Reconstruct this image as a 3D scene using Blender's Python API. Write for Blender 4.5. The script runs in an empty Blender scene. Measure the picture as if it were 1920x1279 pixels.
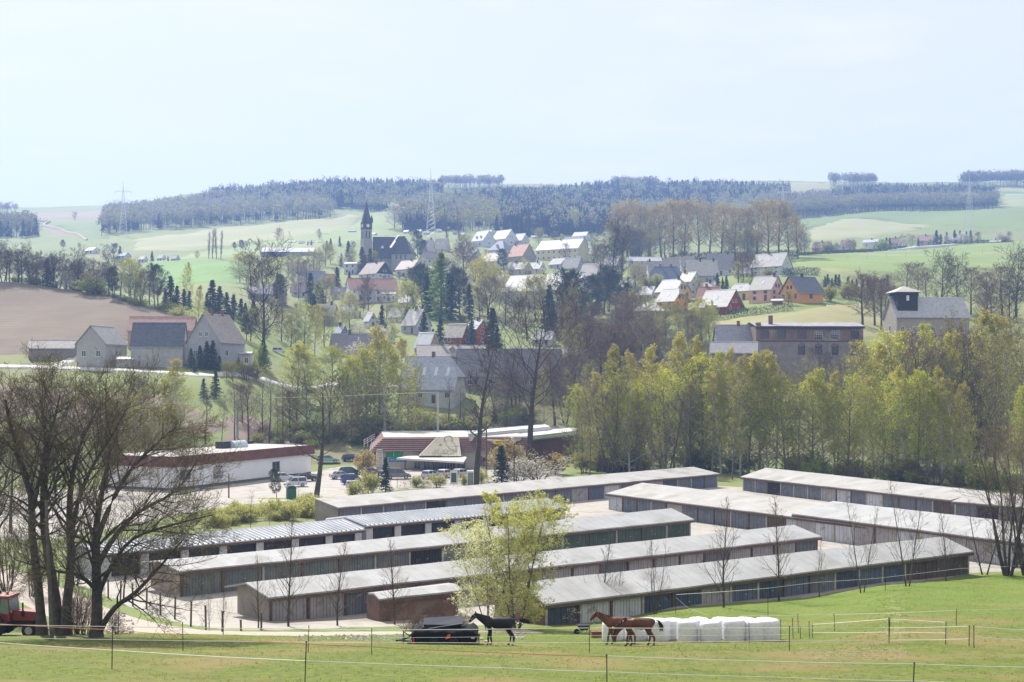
import bpy, bmesh, math, random
import numpy as np
from mathutils import Vector, Matrix, geometry
R = math.radians
SC = bpy.context.scene
COL = SC.collection
# ---------------------------------------------------------------- camera
F, CX, HY = 2350.0, 960.0, 707.0
cam_d = bpy.data.cameras.new('camera'); cam = bpy.data.objects.new('camera', cam_d); COL.objects.link(cam)
cam.location = (0, 0, 0); cam.rotation_euler = (R(90), 0, 0)
cam_d.sensor_width = 36; cam_d.lens = 36 * F / 1920; cam_d.shift_y = (HY - 639.5) / 1920
cam_d.clip_start = 0.5; cam_d.clip_end = 20000
SC.camera = cam
# ---------------------------------------------------------------- light
SUN_AZ, SUN_EL = R(-30), R(46)          # azimuth from +Y, negative = to the left
world = bpy.data.worlds.new('World'); SC.world = world; world.use_nodes = True
nt = world.node_tree; bg = nt.nodes['Background']
sky = nt.nodes.new('ShaderNodeTexSky'); sky.sky_type = 'NISHITA'; sky.sun_disc = False
sky.sun_elevation = SUN_EL; sky.sun_rotation = SUN_AZ
sky.air_density = 1.0; sky.dust_density = 1.0; sky.ozone_density = 2.0; sky.altitude = 400
tc = nt.nodes.new('ShaderNodeTexCoord'); mp = nt.nodes.new('ShaderNodeMapping'); mp.inputs['Scale'].default_value = (3.0, 3.0, 16.0)
nz = nt.nodes.new('ShaderNodeTexNoise'); nz.inputs['Scale'].default_value = 2.2; nz.inputs['Detail'].default_value = 6
cr = nt.nodes.new('ShaderNodeMapRange'); cr.inputs[1].default_value = 0.5; cr.inputs[2].default_value = 0.85; cr.inputs[3].default_value = 0.74; cr.inputs[4].default_value = 0.97
mx = nt.nodes.new('ShaderNodeMix'); mx.data_type = 'RGBA'; mx.inputs[7].default_value = (7.9, 7.6, 7.2, 1)
L = nt.links.new
L(tc.outputs['Generated'], mp.inputs[0]); L(mp.outputs[0], nz.inputs['Vector']); L(nz.outputs[0], cr.inputs[0])
L(cr.outputs[0], mx.inputs[0]); L(sky.outputs[0], mx.inputs[6]); L(mx.outputs[2], bg.inputs[0])
bg.inputs[1].default_value = 0.085
sl = bpy.data.lights.new('sun', 'SUN'); sun = bpy.data.objects.new('sun', sl); COL.objects.link(sun)
sl.energy = 5.0; sl.angle = R(0.5); sl.color = (1.0, 0.955, 0.88)
sv = Vector((math.sin(SUN_AZ) * math.cos(SUN_EL), math.cos(SUN_AZ) * math.cos(SUN_EL), math.sin(SUN_EL)))
sun.rotation_euler = sv.to_track_quat('Z', 'Y').to_euler()
sun.location = (0, 0, 200)
SC.view_settings.view_transform = 'Standard'; SC.view_settings.look = 'None'
SC.view_settings.exposure = 0.72; SC.view_settings.gamma = 1.0
SC.cycles.max_bounces = 6; SC.cycles.volume_bounces = 1; SC.cycles.transparent_max_bounces = 6
SC.cycles.diffuse_bounces = 3; SC.cycles.glossy_bounces = 2

# ---------------------------------------------------------------- pixels of the survey photo -> points of the place
def P(px, py, d): return Vector(((px - CX) * d / F, d, (HY - py) * d / F))
def Pz(px, py, z):
    d = F * z / (HY - py); return Vector(((px - CX) * d / F, d, z))

# ---------------------------------------------------------------- terrain heights
DD = [-60, 8, 20, 37, 53, 65, 75, 85, 95, 112, 150, 200, 232, 250, 270, 290, 320, 340, 360, 390, 420, 500, 600, 750, 900, 1100, 1350, 1700, 2100, 2700, 6000]
NEAR = {'L': [-0.5, -2.6, -5.5, -9.1, -11.8, -13.9, -15.5, -17.1, -17.9, -18, -18, -18, -17.9],
        'M': [-0.5, -2.6, -5.5, -9.2, -11.6, -13.8, -15.1, -16.3, -17.3, -18, -18, -18, -18],
        'R': [-0.5, -2.6, -5.5, -9.2, -11.4, -13.0, -14.2, -15.2, -16.2, -17.8, -18, -18, -18]}
#        250  270  290  320  340  360  390  420  500  600  750  900  1100 1350 1700 2100   (rows in the photo)
FAR = {
 -900: ('L', [835, 780, 725, 668, 641, 615, 570, 530, 500, 500, 495, 480, 450, 425, 402, 398]),
 0:    ('L', [835, 780, 725, 668, 641, 615, 570, 530, 545, 560, 520, 480, 450, 425, 402, 397]),
 200:  ('L', [828, 768, 712, 670, 640, 610, 574, 552, 560, 560, 520, 480, 450, 425, 400, 393]),
 400:  ('L', [822, 768, 712, 672, 650, 630, 607, 590, 560, 532, 497, 480, 452, 418, 385, 368]),
 600:  ('L', [868, 842, 800, 742, 708, 690, 668, 648, 600, 550, 500, 470, 440, 405, 372, 348]),
 850:  ('L', [874, 858, 815, 748, 712, 695, 672, 650, 597, 546, 496, 466, 437, 405, 372, 352]),
 1100: ('L', [875, 860, 838, 775, 738, 708, 680, 655, 600, 548, 497, 470, 445, 410, 376, 353]),
 1300: ('M', [874, 855, 838, 775, 715, 665, 620, 590, 548, 515, 487, 468, 445, 412, 374, 347]),
 1500: ('M', [874, 852, 825, 740, 670, 615, 583, 562, 528, 501, 479, 465, 440, 410, 374, 345]),
 1700: ('R', [874, 850, 800, 690, 655, 630, 602, 582, 545, 510, 486, 468, 440, 405, 376, 349]),
 1920: ('R', [876, 850, 790, 700, 665, 640, 612, 590, 550, 515, 482, 462, 430, 397, 370, 346]),
 2900: ('R', [876, 850, 790, 700, 665, 640, 612, 590, 550, 515, 482, 462, 430, 397, 370, 346]),
}
cpx = np.array(sorted(FAR)); cz = []
for k in sorted(FAR):
    n, far = FAR[k]
    z = list(NEAR[n]) + [(HY - py) * d / F for py, d in zip(far, DD[13:29])]
    z += [z[-1] * 1.02, z[-1] * 0.9]; cz.append(z)
cz = np.array(cz); dd = np.array(DD, float)
def pchip(x, xs, ys):
    h = np.diff(xs); dl = np.diff(ys) / h; m = np.zeros(len(xs))
    for i in range(1, len(xs) - 1):
        if dl[i - 1] * dl[i] > 0: m[i] = 2 / (1 / dl[i - 1] + 1 / dl[i])
    m[0] = dl[0]; m[-1] = dl[-1]
    i = np.clip(np.searchsorted(xs, x) - 1, 0, len(h) - 1); t = (x - xs[i]) / h[i]
    return ((2*t**3-3*t*t+1)*ys[i] + (t**3-2*t*t+t)*h[i]*m[i] + (-2*t**3+3*t*t)*ys[i+1] + (t**3-t*t)*h[i]*m[i+1])
FD = np.concatenate([np.arange(-60, 400, 1.0), np.arange(400, 6001, 5.0)])
FZ = np.array([pchip(FD, dd, row) for row in cz])
def Hn(x, y):
    x = np.asarray(x, float); y = np.asarray(y, float)
    px = CX + F * x / np.maximum(y, 30.0)
    i = np.clip(np.searchsorted(cpx, px) - 1, 0, len(cpx) - 2)
    t = np.clip((px - cpx[i]) / (cpx[i+1] - cpx[i]), 0, 1); t = t * t * (3 - 2 * t)
    k = np.interp(y, FD, np.arange(len(FD))); k0 = np.clip(k.astype(int), 0, len(FD) - 2); fk = k - k0
    za = FZ[i, k0] * (1 - fk) + FZ[i, k0+1] * fk; zb = FZ[i+1, k0] * (1 - fk) + FZ[i+1, k0+1] * fk
    far = np.clip((y - 230) / 500, 0, 1)
    near = np.clip((110 - y) / 30, 0, 1)
    w = (np.sin(x * .021 + y * .013) + np.sin(x * .047 - y * .031)) * .7 * far + (np.sin(x * .31 + y * .11) * np.sin(y * .27)) * .06 * near
    return za * (1 - t) + zb * t + w
def H(x, y): return float(Hn([x], [y])[0])
def G(px, py, d0=20, d1=2600):
    d = np.exp(np.linspace(math.log(d0), math.log(d1), 3000)); x = (px - CX) * d / F
    z = (HY - py) * d / F; g = Hn(x, d) - z
    k = np.where((g[1:] >= 0) & (g[:-1] < 0))[0]
    if len(k) == 0:
        k0 = int(np.argmin(np.abs(g) / d)); dk = d[k0]
    else:
        k0 = k[0]; a = g[k0]; b = g[k0+1]; dk = d[k0] + (d[k0+1] - d[k0]) * (-a / (b - a + 1e-9))
    X = (px - CX) * dk / F
    return Vector((X, float(dk), H(X, dk)))

# ---------------------------------------------------------------- objects
def tag(o, label=None, cat=None, group=None, kind=None):
    if label: o['label'] = label
    if cat: o['category'] = cat
    if group: o['group'] = group
    if kind: o['kind'] = kind
    return o
def empty(name, loc, rz=0, label=None, cat=None, group=None):
    o = bpy.data.objects.new(name, None); COL.objects.link(o); o.location = loc; o.rotation_euler = (0, 0, rz)
    o.empty_display_size = 0.5
    return tag(o, label, cat, group)
def copy_tree(o, parent=None):
    c = o.copy(); COL.objects.link(c)
    if parent: c.parent = parent
    for ch in KIDS.get(o.name, []): copy_tree(ch, c)
    return c
KIDS = {}
class MB:
    """collects verts/faces, builds one mesh object"""
    def __init__(s): s.v = []; s.f = []; s.m = []; s.n = 0
    def add(s, v, f, mi=0):
        v = np.asarray(v, float).reshape(-1, 3); s.v.append(v)
        f = np.asarray(f, int)
        s.f.append(f + s.n); s.m.append((len(f), mi)); s.n += len(v); return s
    def box(s, x0, x1, y0, y1, z0, z1, mi=0):
        v = [(x, y, z) for x in (x0, x1) for y in (y0, y1) for z in (z0, z1)]
        s.add(v, [(0, 1, 3, 2), (4, 6, 7, 5), (0, 4, 5, 1), (2, 3, 7, 6), (0, 2, 6, 4), (1, 5, 7, 3)], mi); return s
    def prism(s, poly, a, b, axis=0, mi=0):
        """poly (u,v) extruded from a to b along axis 0:x 1:y 2:z"""
        n = len(poly)
        def pt(t, u, v): return ((t, u, v), (u, t, v), (u, v, t))[axis]
        v = [pt(a, u, w) for u, w in poly] + [pt(b, u, w) for u, w in poly]
        s.add(v, [(i, (i+1) % n, n + (i+1) % n, n + i) for i in range(n)], mi)
        # caps as triangle fans (convex polygons only)
        s.add(v, [(0, i, i+1) for i in range(1, n-1)] + [(n, n+i+1, n+i) for i in range(1, n-1)], mi); return s
    def tube(s, pts, rad, n=6, mi=0, cap=True):
        pts = [Vector(p) for p in pts]; k = len(pts)
        rad = [rad] * k if isinstance(rad, (int, float)) else rad
        vs = []
        for i, p in enumerate(pts):
            t = (pts[min(i+1, k-1)] - pts[max(i-1, 0)]).normalized()
            a = t.cross(Vector((0, 0, 1)) if abs(t.z) < .9 else Vector((1, 0, 0))).normalized(); b = t.cross(a)
            vs += [tuple(p + (a * math.cos(2*math.pi*j/n) + b * math.sin(2*math.pi*j/n)) * rad[i]) for j in range(n)]
        f = [(i*n+j, i*n+(j+1) % n, (i+1)*n+(j+1) % n, (i+1)*n+j) for i in range(k-1) for j in range(n)]
        s.add(vs, f, mi)
        if cap:
            for i in (0, k-1): s.add(vs[i*n:(i+1)*n], [(0, j, j+1) for j in range(1, n-1)], mi)
        return s
    def cyl(s, p0, p1, r, n=16, mi=0): return s.tube([p0, p1], r, n, mi)
    def build(s, name, mats, parent=None, smooth=False, loc=None):
        me = bpy.data.meshes.new(name)
        V = np.concatenate(s.v) if s.v else np.zeros((0, 3))
        sizes = np.concatenate([np.full(len(f), f.shape[1]) for f in s.f]); fl = np.concatenate([f.ravel() for f in s.f])
        me.vertices.add(len(V)); me.vertices.foreach_set('co', V.ravel())
        me.loops.add(len(fl)); me.loops.foreach_set('vertex_index', fl.astype(np.int32))
        me.polygons.add(len(sizes)); st = np.concatenate([[0], np.cumsum(sizes)[:-1]])
        me.polygons.foreach_set('loop_start', st.astype(np.int32))
        mats = mats if isinstance(mats, (list, tuple)) else [mats]
        for m in mats: me.materials.append(m)
        if len(mats) > 1: me.polygons.foreach_set('material_index', np.concatenate([np.full(n, mi) for n, mi in s.m]).astype(np.int32))
        me.polygons.foreach_set('use_smooth', np.full(len(sizes), bool(smooth)))
        me.update(calc_edges=True); me.validate()
        return link(name, me, parent, loc)
def link(name, me, parent=None, loc=None):
    o = bpy.data.objects.new(name, me); COL.objects.link(o)
    if parent is not None:
        o.parent = parent; KIDS.setdefault(parent.name, []).append(o)
    if loc is not None: o.location = loc
    return o
def sm_part(name, parent, bm, m, smooth=True):
    me = bpy.data.meshes.new(name); bm.to_mesh(me); bm.free(); me.materials.append(m)
    me.polygons.foreach_set('use_smooth', [bool(smooth)] * len(me.polygons))
    return link(name, me, parent)

# ---------------------------------------------------------------- materials
MC = {}
def mat(key, col, rough=.8, var=.15, scale=1.5, spec=.3, col2=None, tl=0, metal=0, stripes=None, bump=0, det=5, rnd=0, blotch=None, sc3=None, alpha_sky=None):
    """procedural material: base colour broken up by noise (col -> col2), optional stripes, bump, translucency"""
    if key in MC: return MC[key]
    m = bpy.data.materials.new(key); m.use_nodes = True; n = m.node_tree.nodes; l = m.node_tree.links.new
    b = n['Principled BSDF']; b.inputs['Roughness'].default_value = rough; b.inputs['Metallic'].default_value = metal
    b.inputs['Specular IOR Level'].default_value = spec
    t = n.new('ShaderNodeTexCoord'); mpn = n.new('ShaderNodeMapping')
    if sc3: mpn.inputs['Scale'].default_value = sc3
    l(t.outputs['Object'], mpn.inputs[0])
    nz = n.new('ShaderNodeTexNoise'); nz.inputs['Scale'].default_value = scale; nz.inputs['Detail'].default_value = det; nz.inputs['Roughness'].default_value = .65
    l(mpn.outputs[0], nz.inputs['Vector'])
    rp = n.new('ShaderNodeMapRange'); rp.inputs[1].default_value = .32; rp.inputs[2].default_value = .68
    l(nz.outputs[0], rp.inputs[0])
    c2 = col2 if col2 else tuple(max(0, c * (1 - 2 * var)) for c in col)
    mixn = n.new('ShaderNodeMix'); mixn.data_type = 'RGBA'
    mixn.inputs[6].default_value = (*c2, 1); mixn.inputs[7].default_value = (*col, 1); l(rp.outputs[0], mixn.inputs[0])
    out = mixn.outputs[2]
    if blotch:      # (colour, scale, threshold, amount)
        bc, bs, th, am = blotch
        n2 = n.new('ShaderNodeTexNoise'); n2.inputs['Scale'].default_value = bs; n2.inputs['Detail'].default_value = 4
        l(t.outputs['Object'], n2.inputs['Vector'])
        r2 = n.new('ShaderNodeMapRange'); r2.inputs[1].default_value = th; r2.inputs[2].default_value = th + .12; r2.inputs[4].default_value = am
        l(n2.outputs[0], r2.inputs[0]); m2 = n.new('ShaderNodeMix'); m2.data_type = 'RGBA'
        l(r2.outputs[0], m2.inputs[0]); l(out, m2.inputs[6]); m2.inputs[7].default_value = (*bc, 1); out = m2.outputs[2]
    if stripes:     # (axis vector direction 'X'/'Y'/'Z', period m, darkness, colour)
        ax, per, dk = stripes[:3]
        sp = n.new('ShaderNodeSeparateXYZ'); l(t.outputs['Object'], sp.inputs[0])
        mu = n.new('ShaderNodeMath'); mu.operation = 'MULTIPLY'; mu.inputs[1].default_value = 1 / per; l(sp.outputs['XYZ'.index(ax)], mu.inputs[0])
        fr = n.new('ShaderNodeMath'); fr.operation = 'FRACT'; l(mu.outputs[0], fr.inputs[0])
        gt = n.new('ShaderNodeMath'); gt.operation = 'GREATER_THAN'; gt.inputs[1].default_value = stripes[3] if len(stripes) > 3 else .82; l(fr.outputs[0], gt.inputs[0])
        ml = n.new('ShaderNodeMath'); ml.operation = 'MULTIPLY'; ml.inputs[1].default_value = dk; l(gt.outputs[0], ml.inputs[0])
        m3 = n.new('ShaderNodeMix'); m3.data_type = 'RGBA'; l(ml.outputs[0], m3.inputs[0]); l(out, m3.inputs[6])
        m3.inputs[7].default_value = (*[c * .25 for c in col], 1); out = m3.outputs[2]
    if rnd:
        oi = n.new('ShaderNodeObjectInfo'); hs = n.new('ShaderNodeHueSaturation')
        r3 = n.new('ShaderNodeMapRange'); r3.inputs[3].default_value = 1 - rnd; r3.inputs[4].default_value = 1 + rnd; l(oi.outputs['Random'], r3.inputs[0])
        l(r3.outputs[0], hs.inputs['Value']); l(out, hs.inputs['Color']); out = hs.outputs[0]
    l(out, b.inputs['Base Color'])
    if bump:
        bp = n.new('ShaderNodeBump'); bp.inputs['Strength'].default_value = bump; bp.inputs['Distance'].default_value = .1
        l(nz.outputs[0], bp.inputs['Height']); l(bp.outputs[0], b.inputs['Normal'])
    if tl:
        tr = n.new('ShaderNodeBsdfTranslucent'); l(out, tr.inputs[0]); ms = n.new('ShaderNodeMixShader'); ms.inputs[0].default_value = tl
        l(b.outputs[0], ms.inputs[1]); l(tr.outputs[0], ms.inputs[2]); l(ms.outputs[0], n['Material Output'].inputs[0])
    MC[key] = m; return m
ORD = ['zeroth', 'first', 'second', 'third', 'fourth', 'fifth', 'sixth', 'seventh', 'eighth', 'ninth', 'tenth', '11th', '12th', '13th', '14th', '15th', '16th', '17th', '18th', '19th', '20th']
def ordn(i): return ORD[i] if i < len(ORD) else '%d%s' % (i, {1: 'st', 2: 'nd', 3: 'rd'}.get(i % 10, 'th') if i % 100 not in (11, 12, 13) else 'th')
# ================================================================ ground and fields
m_grassfar = mat('meadow green', (.185, .22, .06), .9, scale=.03, col2=(.13, .17, .05), blotch=((.19, .19, .075), .012, .5, .7), det=8)
def ground_mesh():
    ys = np.concatenate([np.arange(-60, 30, 6.0), np.arange(30, 120, .9), np.exp(np.linspace(math.log(120), math.log(420), 150)), np.exp(np.linspace(math.log(424), math.log(2900), 160))])
    s = np.linspace(-1, 1, 361); s = np.sign(s) * (np.abs(s) * .75 + .25 * np.abs(s) ** 3)
    Y, S = np.meshgrid(ys, s, indexing='ij'); X = S * (np.maximum(Y, 0) * .62 + 45); Z = Hn(X.ravel(), Y.ravel())
    V = np.stack([X.ravel(), Y.ravel(), Z], 1); n = len(s)
    i, j = np.meshgrid(np.arange(len(ys)-1), np.arange(n-1), indexing='ij'); a = (i*n+j).ravel()
    m = MB(); m.add(V, np.stack([a, a+1, a+n+1, a+n], 1)); return m
ground = ground_mesh().build('ground', m_grassfar, smooth=True); tag(ground, kind='structure')
def patch_xy(name, pts, m, lift=None, step=None, kind='structure', wob=0):
    """sheet following the ground inside an outline of world points"""
    pts = [Vector((p[0], p[1])) for p in pts]
    ymin = min(p.y for p in pts); ymax = max(p.y for p in pts); xmin = min(p.x for p in pts); xmax = max(p.x for p in pts)
    dm = (ymin + ymax) / 2; step = step or max(.9, dm * .012); rg = random.Random(len(name))
    out = []
    for i, p in enumerate(pts):
        q = pts[(i+1) % len(pts)]; k = max(1, int((q - p).length / step))
        for t in range(k):
            w = p.lerp(q, t / k)
            out.append(w + Vector((rg.uniform(-wob, wob), rg.uniform(-wob, wob))) if t else w)
    n = len(out); vs = list(out)
    def inside(x, y):
        c = False; j = n - 1
        for i in range(n):
            a, b = out[i], out[j]
            if (a.y > y) != (b.y > y) and x < (b.x - a.x) * (y - a.y) / (b.y - a.y) + a.x: c = not c
            j = i
        return c
    gx = np.arange(xmin, xmax, step); gy = np.arange(ymin, ymax, step)
    if len(gx) * len(gy) > 9000:
        k = math.sqrt(len(gx) * len(gy) / 9000); gx = np.arange(xmin, xmax, step * k); gy = np.arange(ymin, ymax, step * k)
    for x in gx:
        for y in gy:
            if inside(x, y): vs.append(Vector((x, y)))
    r = geometry.delaunay_2d_cdt(vs, [(i, (i+1) % n) for i in range(n)], [], 1, 1e-4)
    V = np.array([(v.x, v.y) for v in r[0]]); lf = lift if lift is not None else .05
    Z = Hn(V[:, 0], V[:, 1]) + np.maximum(lf, (V[:, 1] - 150) * .0011 * (lf / .05) ** .5)
    T = np.array([tuple(f) for f in r[2] if len(f) == 3])
    E_ = np.sort(np.vstack([T[:, [0, 1]], T[:, [1, 2]], T[:, [2, 0]]]), 1); u, cn = np.unique(E_, axis=0, return_counts=True)
    rim = np.unique(u[cn == 1]); Z[rim] -= np.maximum(lf, (V[rim, 1] - 150) * .0011 * (lf / .05) ** .5) * 1.3
    b = MB(); b.add(np.column_stack([V, Z]), T)
    o = b.build(name, m, smooth=True); tag(o, kind=kind); return o
def patch(name, px_pts, m, d0=20, d1=2600, **k):
    return patch_xy(name, [G(x, y, d0, d1) for x, y in px_pts], m, **k)
def ribbon(name, pts, w, m, lift=.08, kind='structure'):
    """road of width w metres along world points"""
    pts = [Vector((p[0], p[1])) for p in pts]; c = []
    for i in range(len(pts)-1):
        k = max(2, int((pts[i+1]-pts[i]).length / max(1, pts[i].y * .01)))
        for t in range(k): c.append(pts[i].lerp(pts[i+1], t / k))
    c.append(pts[-1]); vs = []
    for i, p in enumerate(c):
        t = (c[min(i+1, len(c)-1)] - c[max(i-1, 0)]).normalized(); nn = Vector((-t.y, t.x))
        for s in (-.54, -.46, .46, .54): vs.append(p + nn * w * s)
    V = np.array([(v.x, v.y) for v in vs]); Z = Hn(V[:, 0], V[:, 1]) + np.maximum(lift, (V[:, 1] - 150) * .002) * np.where(np.arange(len(V)) % 4 % 3 == 0, -.3, 1)
    b = MB(); b.add(np.column_stack([V, Z]), [(i*4+j, i*4+j+1, i*4+j+5, i*4+j+4) for i in range(len(c)-1) for j in range(3)])
    o = b.build(name, m, smooth=True); tag(o, kind=kind); return o
m_pad = mat('paddock grass', (.158, .190, .034), .9, scale=2.6, col2=(.068, .090, .018), blotch=((.20, .155, .065), .13, .5, .8), det=12, bump=.9, spec=.15)
def greener(m, lo, hi, col, am):
    """fresher grass towards the foot of the slope (a function of the place itself)"""
    n = m.node_tree.nodes; l = m.node_tree.links; b = n['Principled BSDF']; src = b.inputs['Base Color'].links[0].from_socket
    t = n.new('ShaderNodeTexCoord'); sp = n.new('ShaderNodeSeparateXYZ'); l.new(t.outputs['Object'], sp.inputs[0])
    nz = n.new('ShaderNodeTexNoise'); nz.inputs['Scale'].default_value = .22; nz.inputs['Detail'].default_value = 7; l.new(t.outputs['Object'], nz.inputs['Vector'])
    ma = n.new('ShaderNodeMath'); ma.operation = 'MULTIPLY_ADD'; ma.inputs[1].default_value = 46; l.new(nz.outputs[0], ma.inputs[0]); l.new(sp.outputs[1], ma.inputs[2])
    r = n.new('ShaderNodeMapRange'); r.inputs[1].default_value = lo+23; r.inputs[2].default_value = hi+23; r.inputs[4].default_value = am; l.new(ma.outputs[0], r.inputs[0])
    x = n.new('ShaderNodeMix'); x.data_type = 'RGBA'; l.new(r.outputs[0], x.inputs[0]); l.new(src, x.inputs[6]); x.inputs[7].default_value = (*col, 1); l.new(x.outputs[2], b.inputs['Base Color'])
greener(m_pad, 62, 92, (.13, .195, .03), .65)
m_gravel = mat('gravel lane', (.42, .36, .30), .9, scale=2.5, col2=(.36, .31, .26), blotch=((.16, .2, .06), .5, .62, .5), det=9, bump=.3)
m_conc = mat('concrete yard', (.40, .37, .33), .85, scale=.7, col2=(.29, .27, .24), blotch=((.2, .18, .15), .2, .56, .6), det=8)
m_road = mat('pale road', (.60, .58, .55), .8, scale=.5, var=.1)
m_plough = mat('ploughed soil', (.185, .145, .10), .95, scale=.06, col2=(.135, .105, .072), det=9, stripes=('Y', 3.1, .14, .5), blotch=((.25, .20, .145), .02, .55, .5))
m_soil = mat('bare soil', (.24, .185, .15), .95, scale=.15, col2=(.16, .125, .10), det=8, blotch=((.12, .16, .05), .1, .6, .5))
m_tan = mat('dry meadow', (.30, .27, .13), .9, scale=.1, col2=(.22, .22, .09), det=8, blotch=((.17, .21, .06), .05, .55, .6))
m_bright = mat('bright green crop', (.15, .26, .05), .9, scale=.05, col2=(.12, .21, .045), det=6)
m_fgrn = mat('far pale green field', (.23, .28, .10), .9, scale=.01, col2=(.18, .24, .085), blotch=((.27, .25, .13), .004, .5, .6), det=6)
m_fdark = mat('far dark green field', (.16, .21, .065), .9, scale=.01, col2=(.13, .18, .055), det=6)
m_ftan = mat('far tan field', (.30, .29, .15), .9, scale=.01, col2=(.24, .25, .12), det=6)
m_fbrn = mat('far brown field', (.25, .20, .14), .9, scale=.01, col2=(.21, .17, .12), det=6)
m_scrub = mat('rough undergrowth ground', (.19, .19, .075), .95, scale=.25, col2=(.15, .12, .075), det=10, bump=.5, blotch=((.16, .20, .05), .06, .5, .7))

# foreground paddock in world metres
xa = lambda px, d: (px - CX) * d / F
patch_xy('paddock', [(-55, 4), (-62, 60), (xa(-150, 76), 76), (xa(120, 77), 77), (xa(330, 77), 77), (xa(520, 76.5), 76.5), (xa(730, 77), 77), (xa(860, 84), 84), (xa(1060, 88), 88), (xa(1300, 93), 93), (xa(1460, 97.5), 97.5), (xa(1640, 103), 103), (xa(1830, 112), 112), (xa(2000, 118), 118), (xa(2500, 120), 120), (100, 60), (60, 4)], m_pad, lift=.03, step=1.3)
# garage yard (concrete), gravel lane on the left, car park
patch_xy('garage_yard', [(xa(735, 87), 87), (xa(1060, 89), 89), (xa(1300, 94), 94), (xa(1640, 104), 104), (xa(1830, 113.5), 113.5), (xa(2050, 118), 118), (xa(2300, 140), 140), (xa(1900, 172), 172), (xa(1500, 200), 200), (xa(1330, 208), 208), (xa(1000, 180), 180), (xa(610, 150), 150), (xa(430, 135), 135), (xa(230, 125), 125), (xa(120, 112), 112), (xa(225, 99), 99), (xa(330, 90), 90), (xa(420, 84.5), 84.5), (xa(520, 83.5), 83.5)], m_conc, lift=.045, step=2.5)
ribbon('gravel_lane', [(xa(1000, 82), 82), (xa(850, 80.5), 80.5), (xa(700, 79.5), 79.5), (xa(560, 79), 79), (xa(430, 79.5), 79.5), (xa(330, 82), 82), (xa(250, 87), 87), (xa(150, 95), 95), (xa(60, 106), 106), (xa(-60, 120), 120), (xa(-250, 140), 140)], 4.6, m_gravel, lift=.06)
patch_xy('car_park', [(xa(360, 186), 186), (xa(560, 186), 186), (xa(640, 188), 188), (xa(740, 200), 200), (xa(1060, 214), 214), (xa(1060, 246), 246), (xa(820, 246), 246), (xa(640, 246), 246), (xa(585, 236), 236), (xa(560, 228), 228), (xa(340, 200), 200)], m_conc, lift=.05, step=3)
patch_xy('parking_lane', [(xa(-200, 135), 135), (xa(120, 140), 140), (xa(400, 172), 172), (xa(560, 184), 184), (xa(360, 190), 190), (xa(300, 206), 206), (xa(-200, 190), 190)], m_conc, lift=.055, step=3)
# rising ground behind the shops
patch('rough_ground', [(560, 868), (1100, 868), (1960, 872), (1960, 640), (1650, 660), (1500, 690), (1330, 668), (1180, 680), (1000, 740), (760, 800), (560, 820)], m_scrub, d0=236, d1=400, lift=.1)
patch('soil_field', [(120, 755), (210, 735), (330, 748), (420, 790), (420, 815), (330, 820), (100, 812)], m_soil, d0=240, d1=300)
patch('soil_strip', [(-60, 728), (30, 722), (140, 730), (120, 770), (-60, 790)], m_soil, d0=240, d1=300)
patch('soil_slope', [(400, 782), (450, 778), (640, 792), (660, 835), (420, 835)], m_soil, d0=240, d1=300)
ribbon('farm_road', [G(-60, 687, 270, 330), G(60, 689, 270, 330), G(180, 693, 270, 330), G(300, 699, 270, 330), G(400, 706, 270, 330), G(500, 714, 270, 330), G(620, 722, 270, 340), G(780, 728, 270, 340)], 2.6, m_road, lift=.3)
ribbon('farm_drive', [G(105, 690, 270, 330), G(128, 678, 270, 340), G(150, 668, 270, 340)], 3.0, m_road, lift=.2)
patch('ploughed_field', [(-200, 660), (0, 668), (55, 664), (150, 650), (240, 640), (330, 600), (318, 588), (250, 571), (180, 550), (90, 531), (0, 512), (-200, 500)], m_plough, d0=300, d1=460, lift=.12)
patch('dry_meadow', [(1330, 603), (1400, 592), (1490, 584), (1560, 572), (1640, 570), (1665, 600), (1660, 632), (1500, 640), (1330, 632)], m_tan, d0=335, d1=460, lift=.12)
patch('crop_field', [(270, 492), (350, 489), (430, 487), (470, 500), (440, 532), (330, 540), (268, 535)], m_bright, d0=560, d1=900, lift=.1)
patch('upper_field', [(1480, 484), (1650, 472), (1780, 464), (2000, 458), (2000, 512), (1850, 506), (1720, 512), (1560, 512), (1500, 500)], mat('spring pasture', (.19, .26, .06), .9, scale=.02, col2=(.15, .20, .05), blotch=((.28, .27, .11), .012, .5, .6), det=7), d0=500, d1=1000, lift=.1)
# far hillsides
patch('pale_hillside', [(250, 470), (250, 448), (420, 425), (560, 415), (640, 408), (690, 395), (640, 440), (470, 455), (350, 474)], m_ftan, d0=950, d1=1800)
patch('green_hillside', [(330, 487), (350, 476), (480, 458), (640, 430), (700, 400), (745, 400), (740, 440), (600, 466), (450, 482)], m_fgrn, d0=780, d1=1700)
patch('green_crop_hillside', [(98, 421), (200, 416), (190, 446), (170, 455), (150, 442), (110, 428)], m_fdark, d0=950, d1=1900)
patch('brown_crest_field', [(40, 402), (190, 396), (340, 391), (360, 400), (200, 413), (110, 414), (60, 412)], m_fbrn, d0=1500, d1=2090)
patch('brown_hill_field', [(85, 433), (128, 432), (150, 446), (100, 442)], m_fbrn, d0=1000, d1=1800)
ribbon('hill_track', [G(60, 413, 1200, 2050), G(95, 417, 1200, 2050), G(82, 424, 1000, 1900), G(105, 429, 1000, 1900), G(148, 443, 1000, 1700), G(163, 452, 900, 1500)], 1.3, m_gravel, lift=.5)
patch('green_hilltop', [(868, 372), (940, 356), (1040, 355), (1060, 362), (960, 373), (900, 377)], m_fgrn, d0=1500, d1=2090)
ribbon('hilltop_track', [G(862, 371, 1500, 2090), G(915, 360, 1500, 2090), G(950, 356, 1500, 2090)], 3, m_road)
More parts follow.
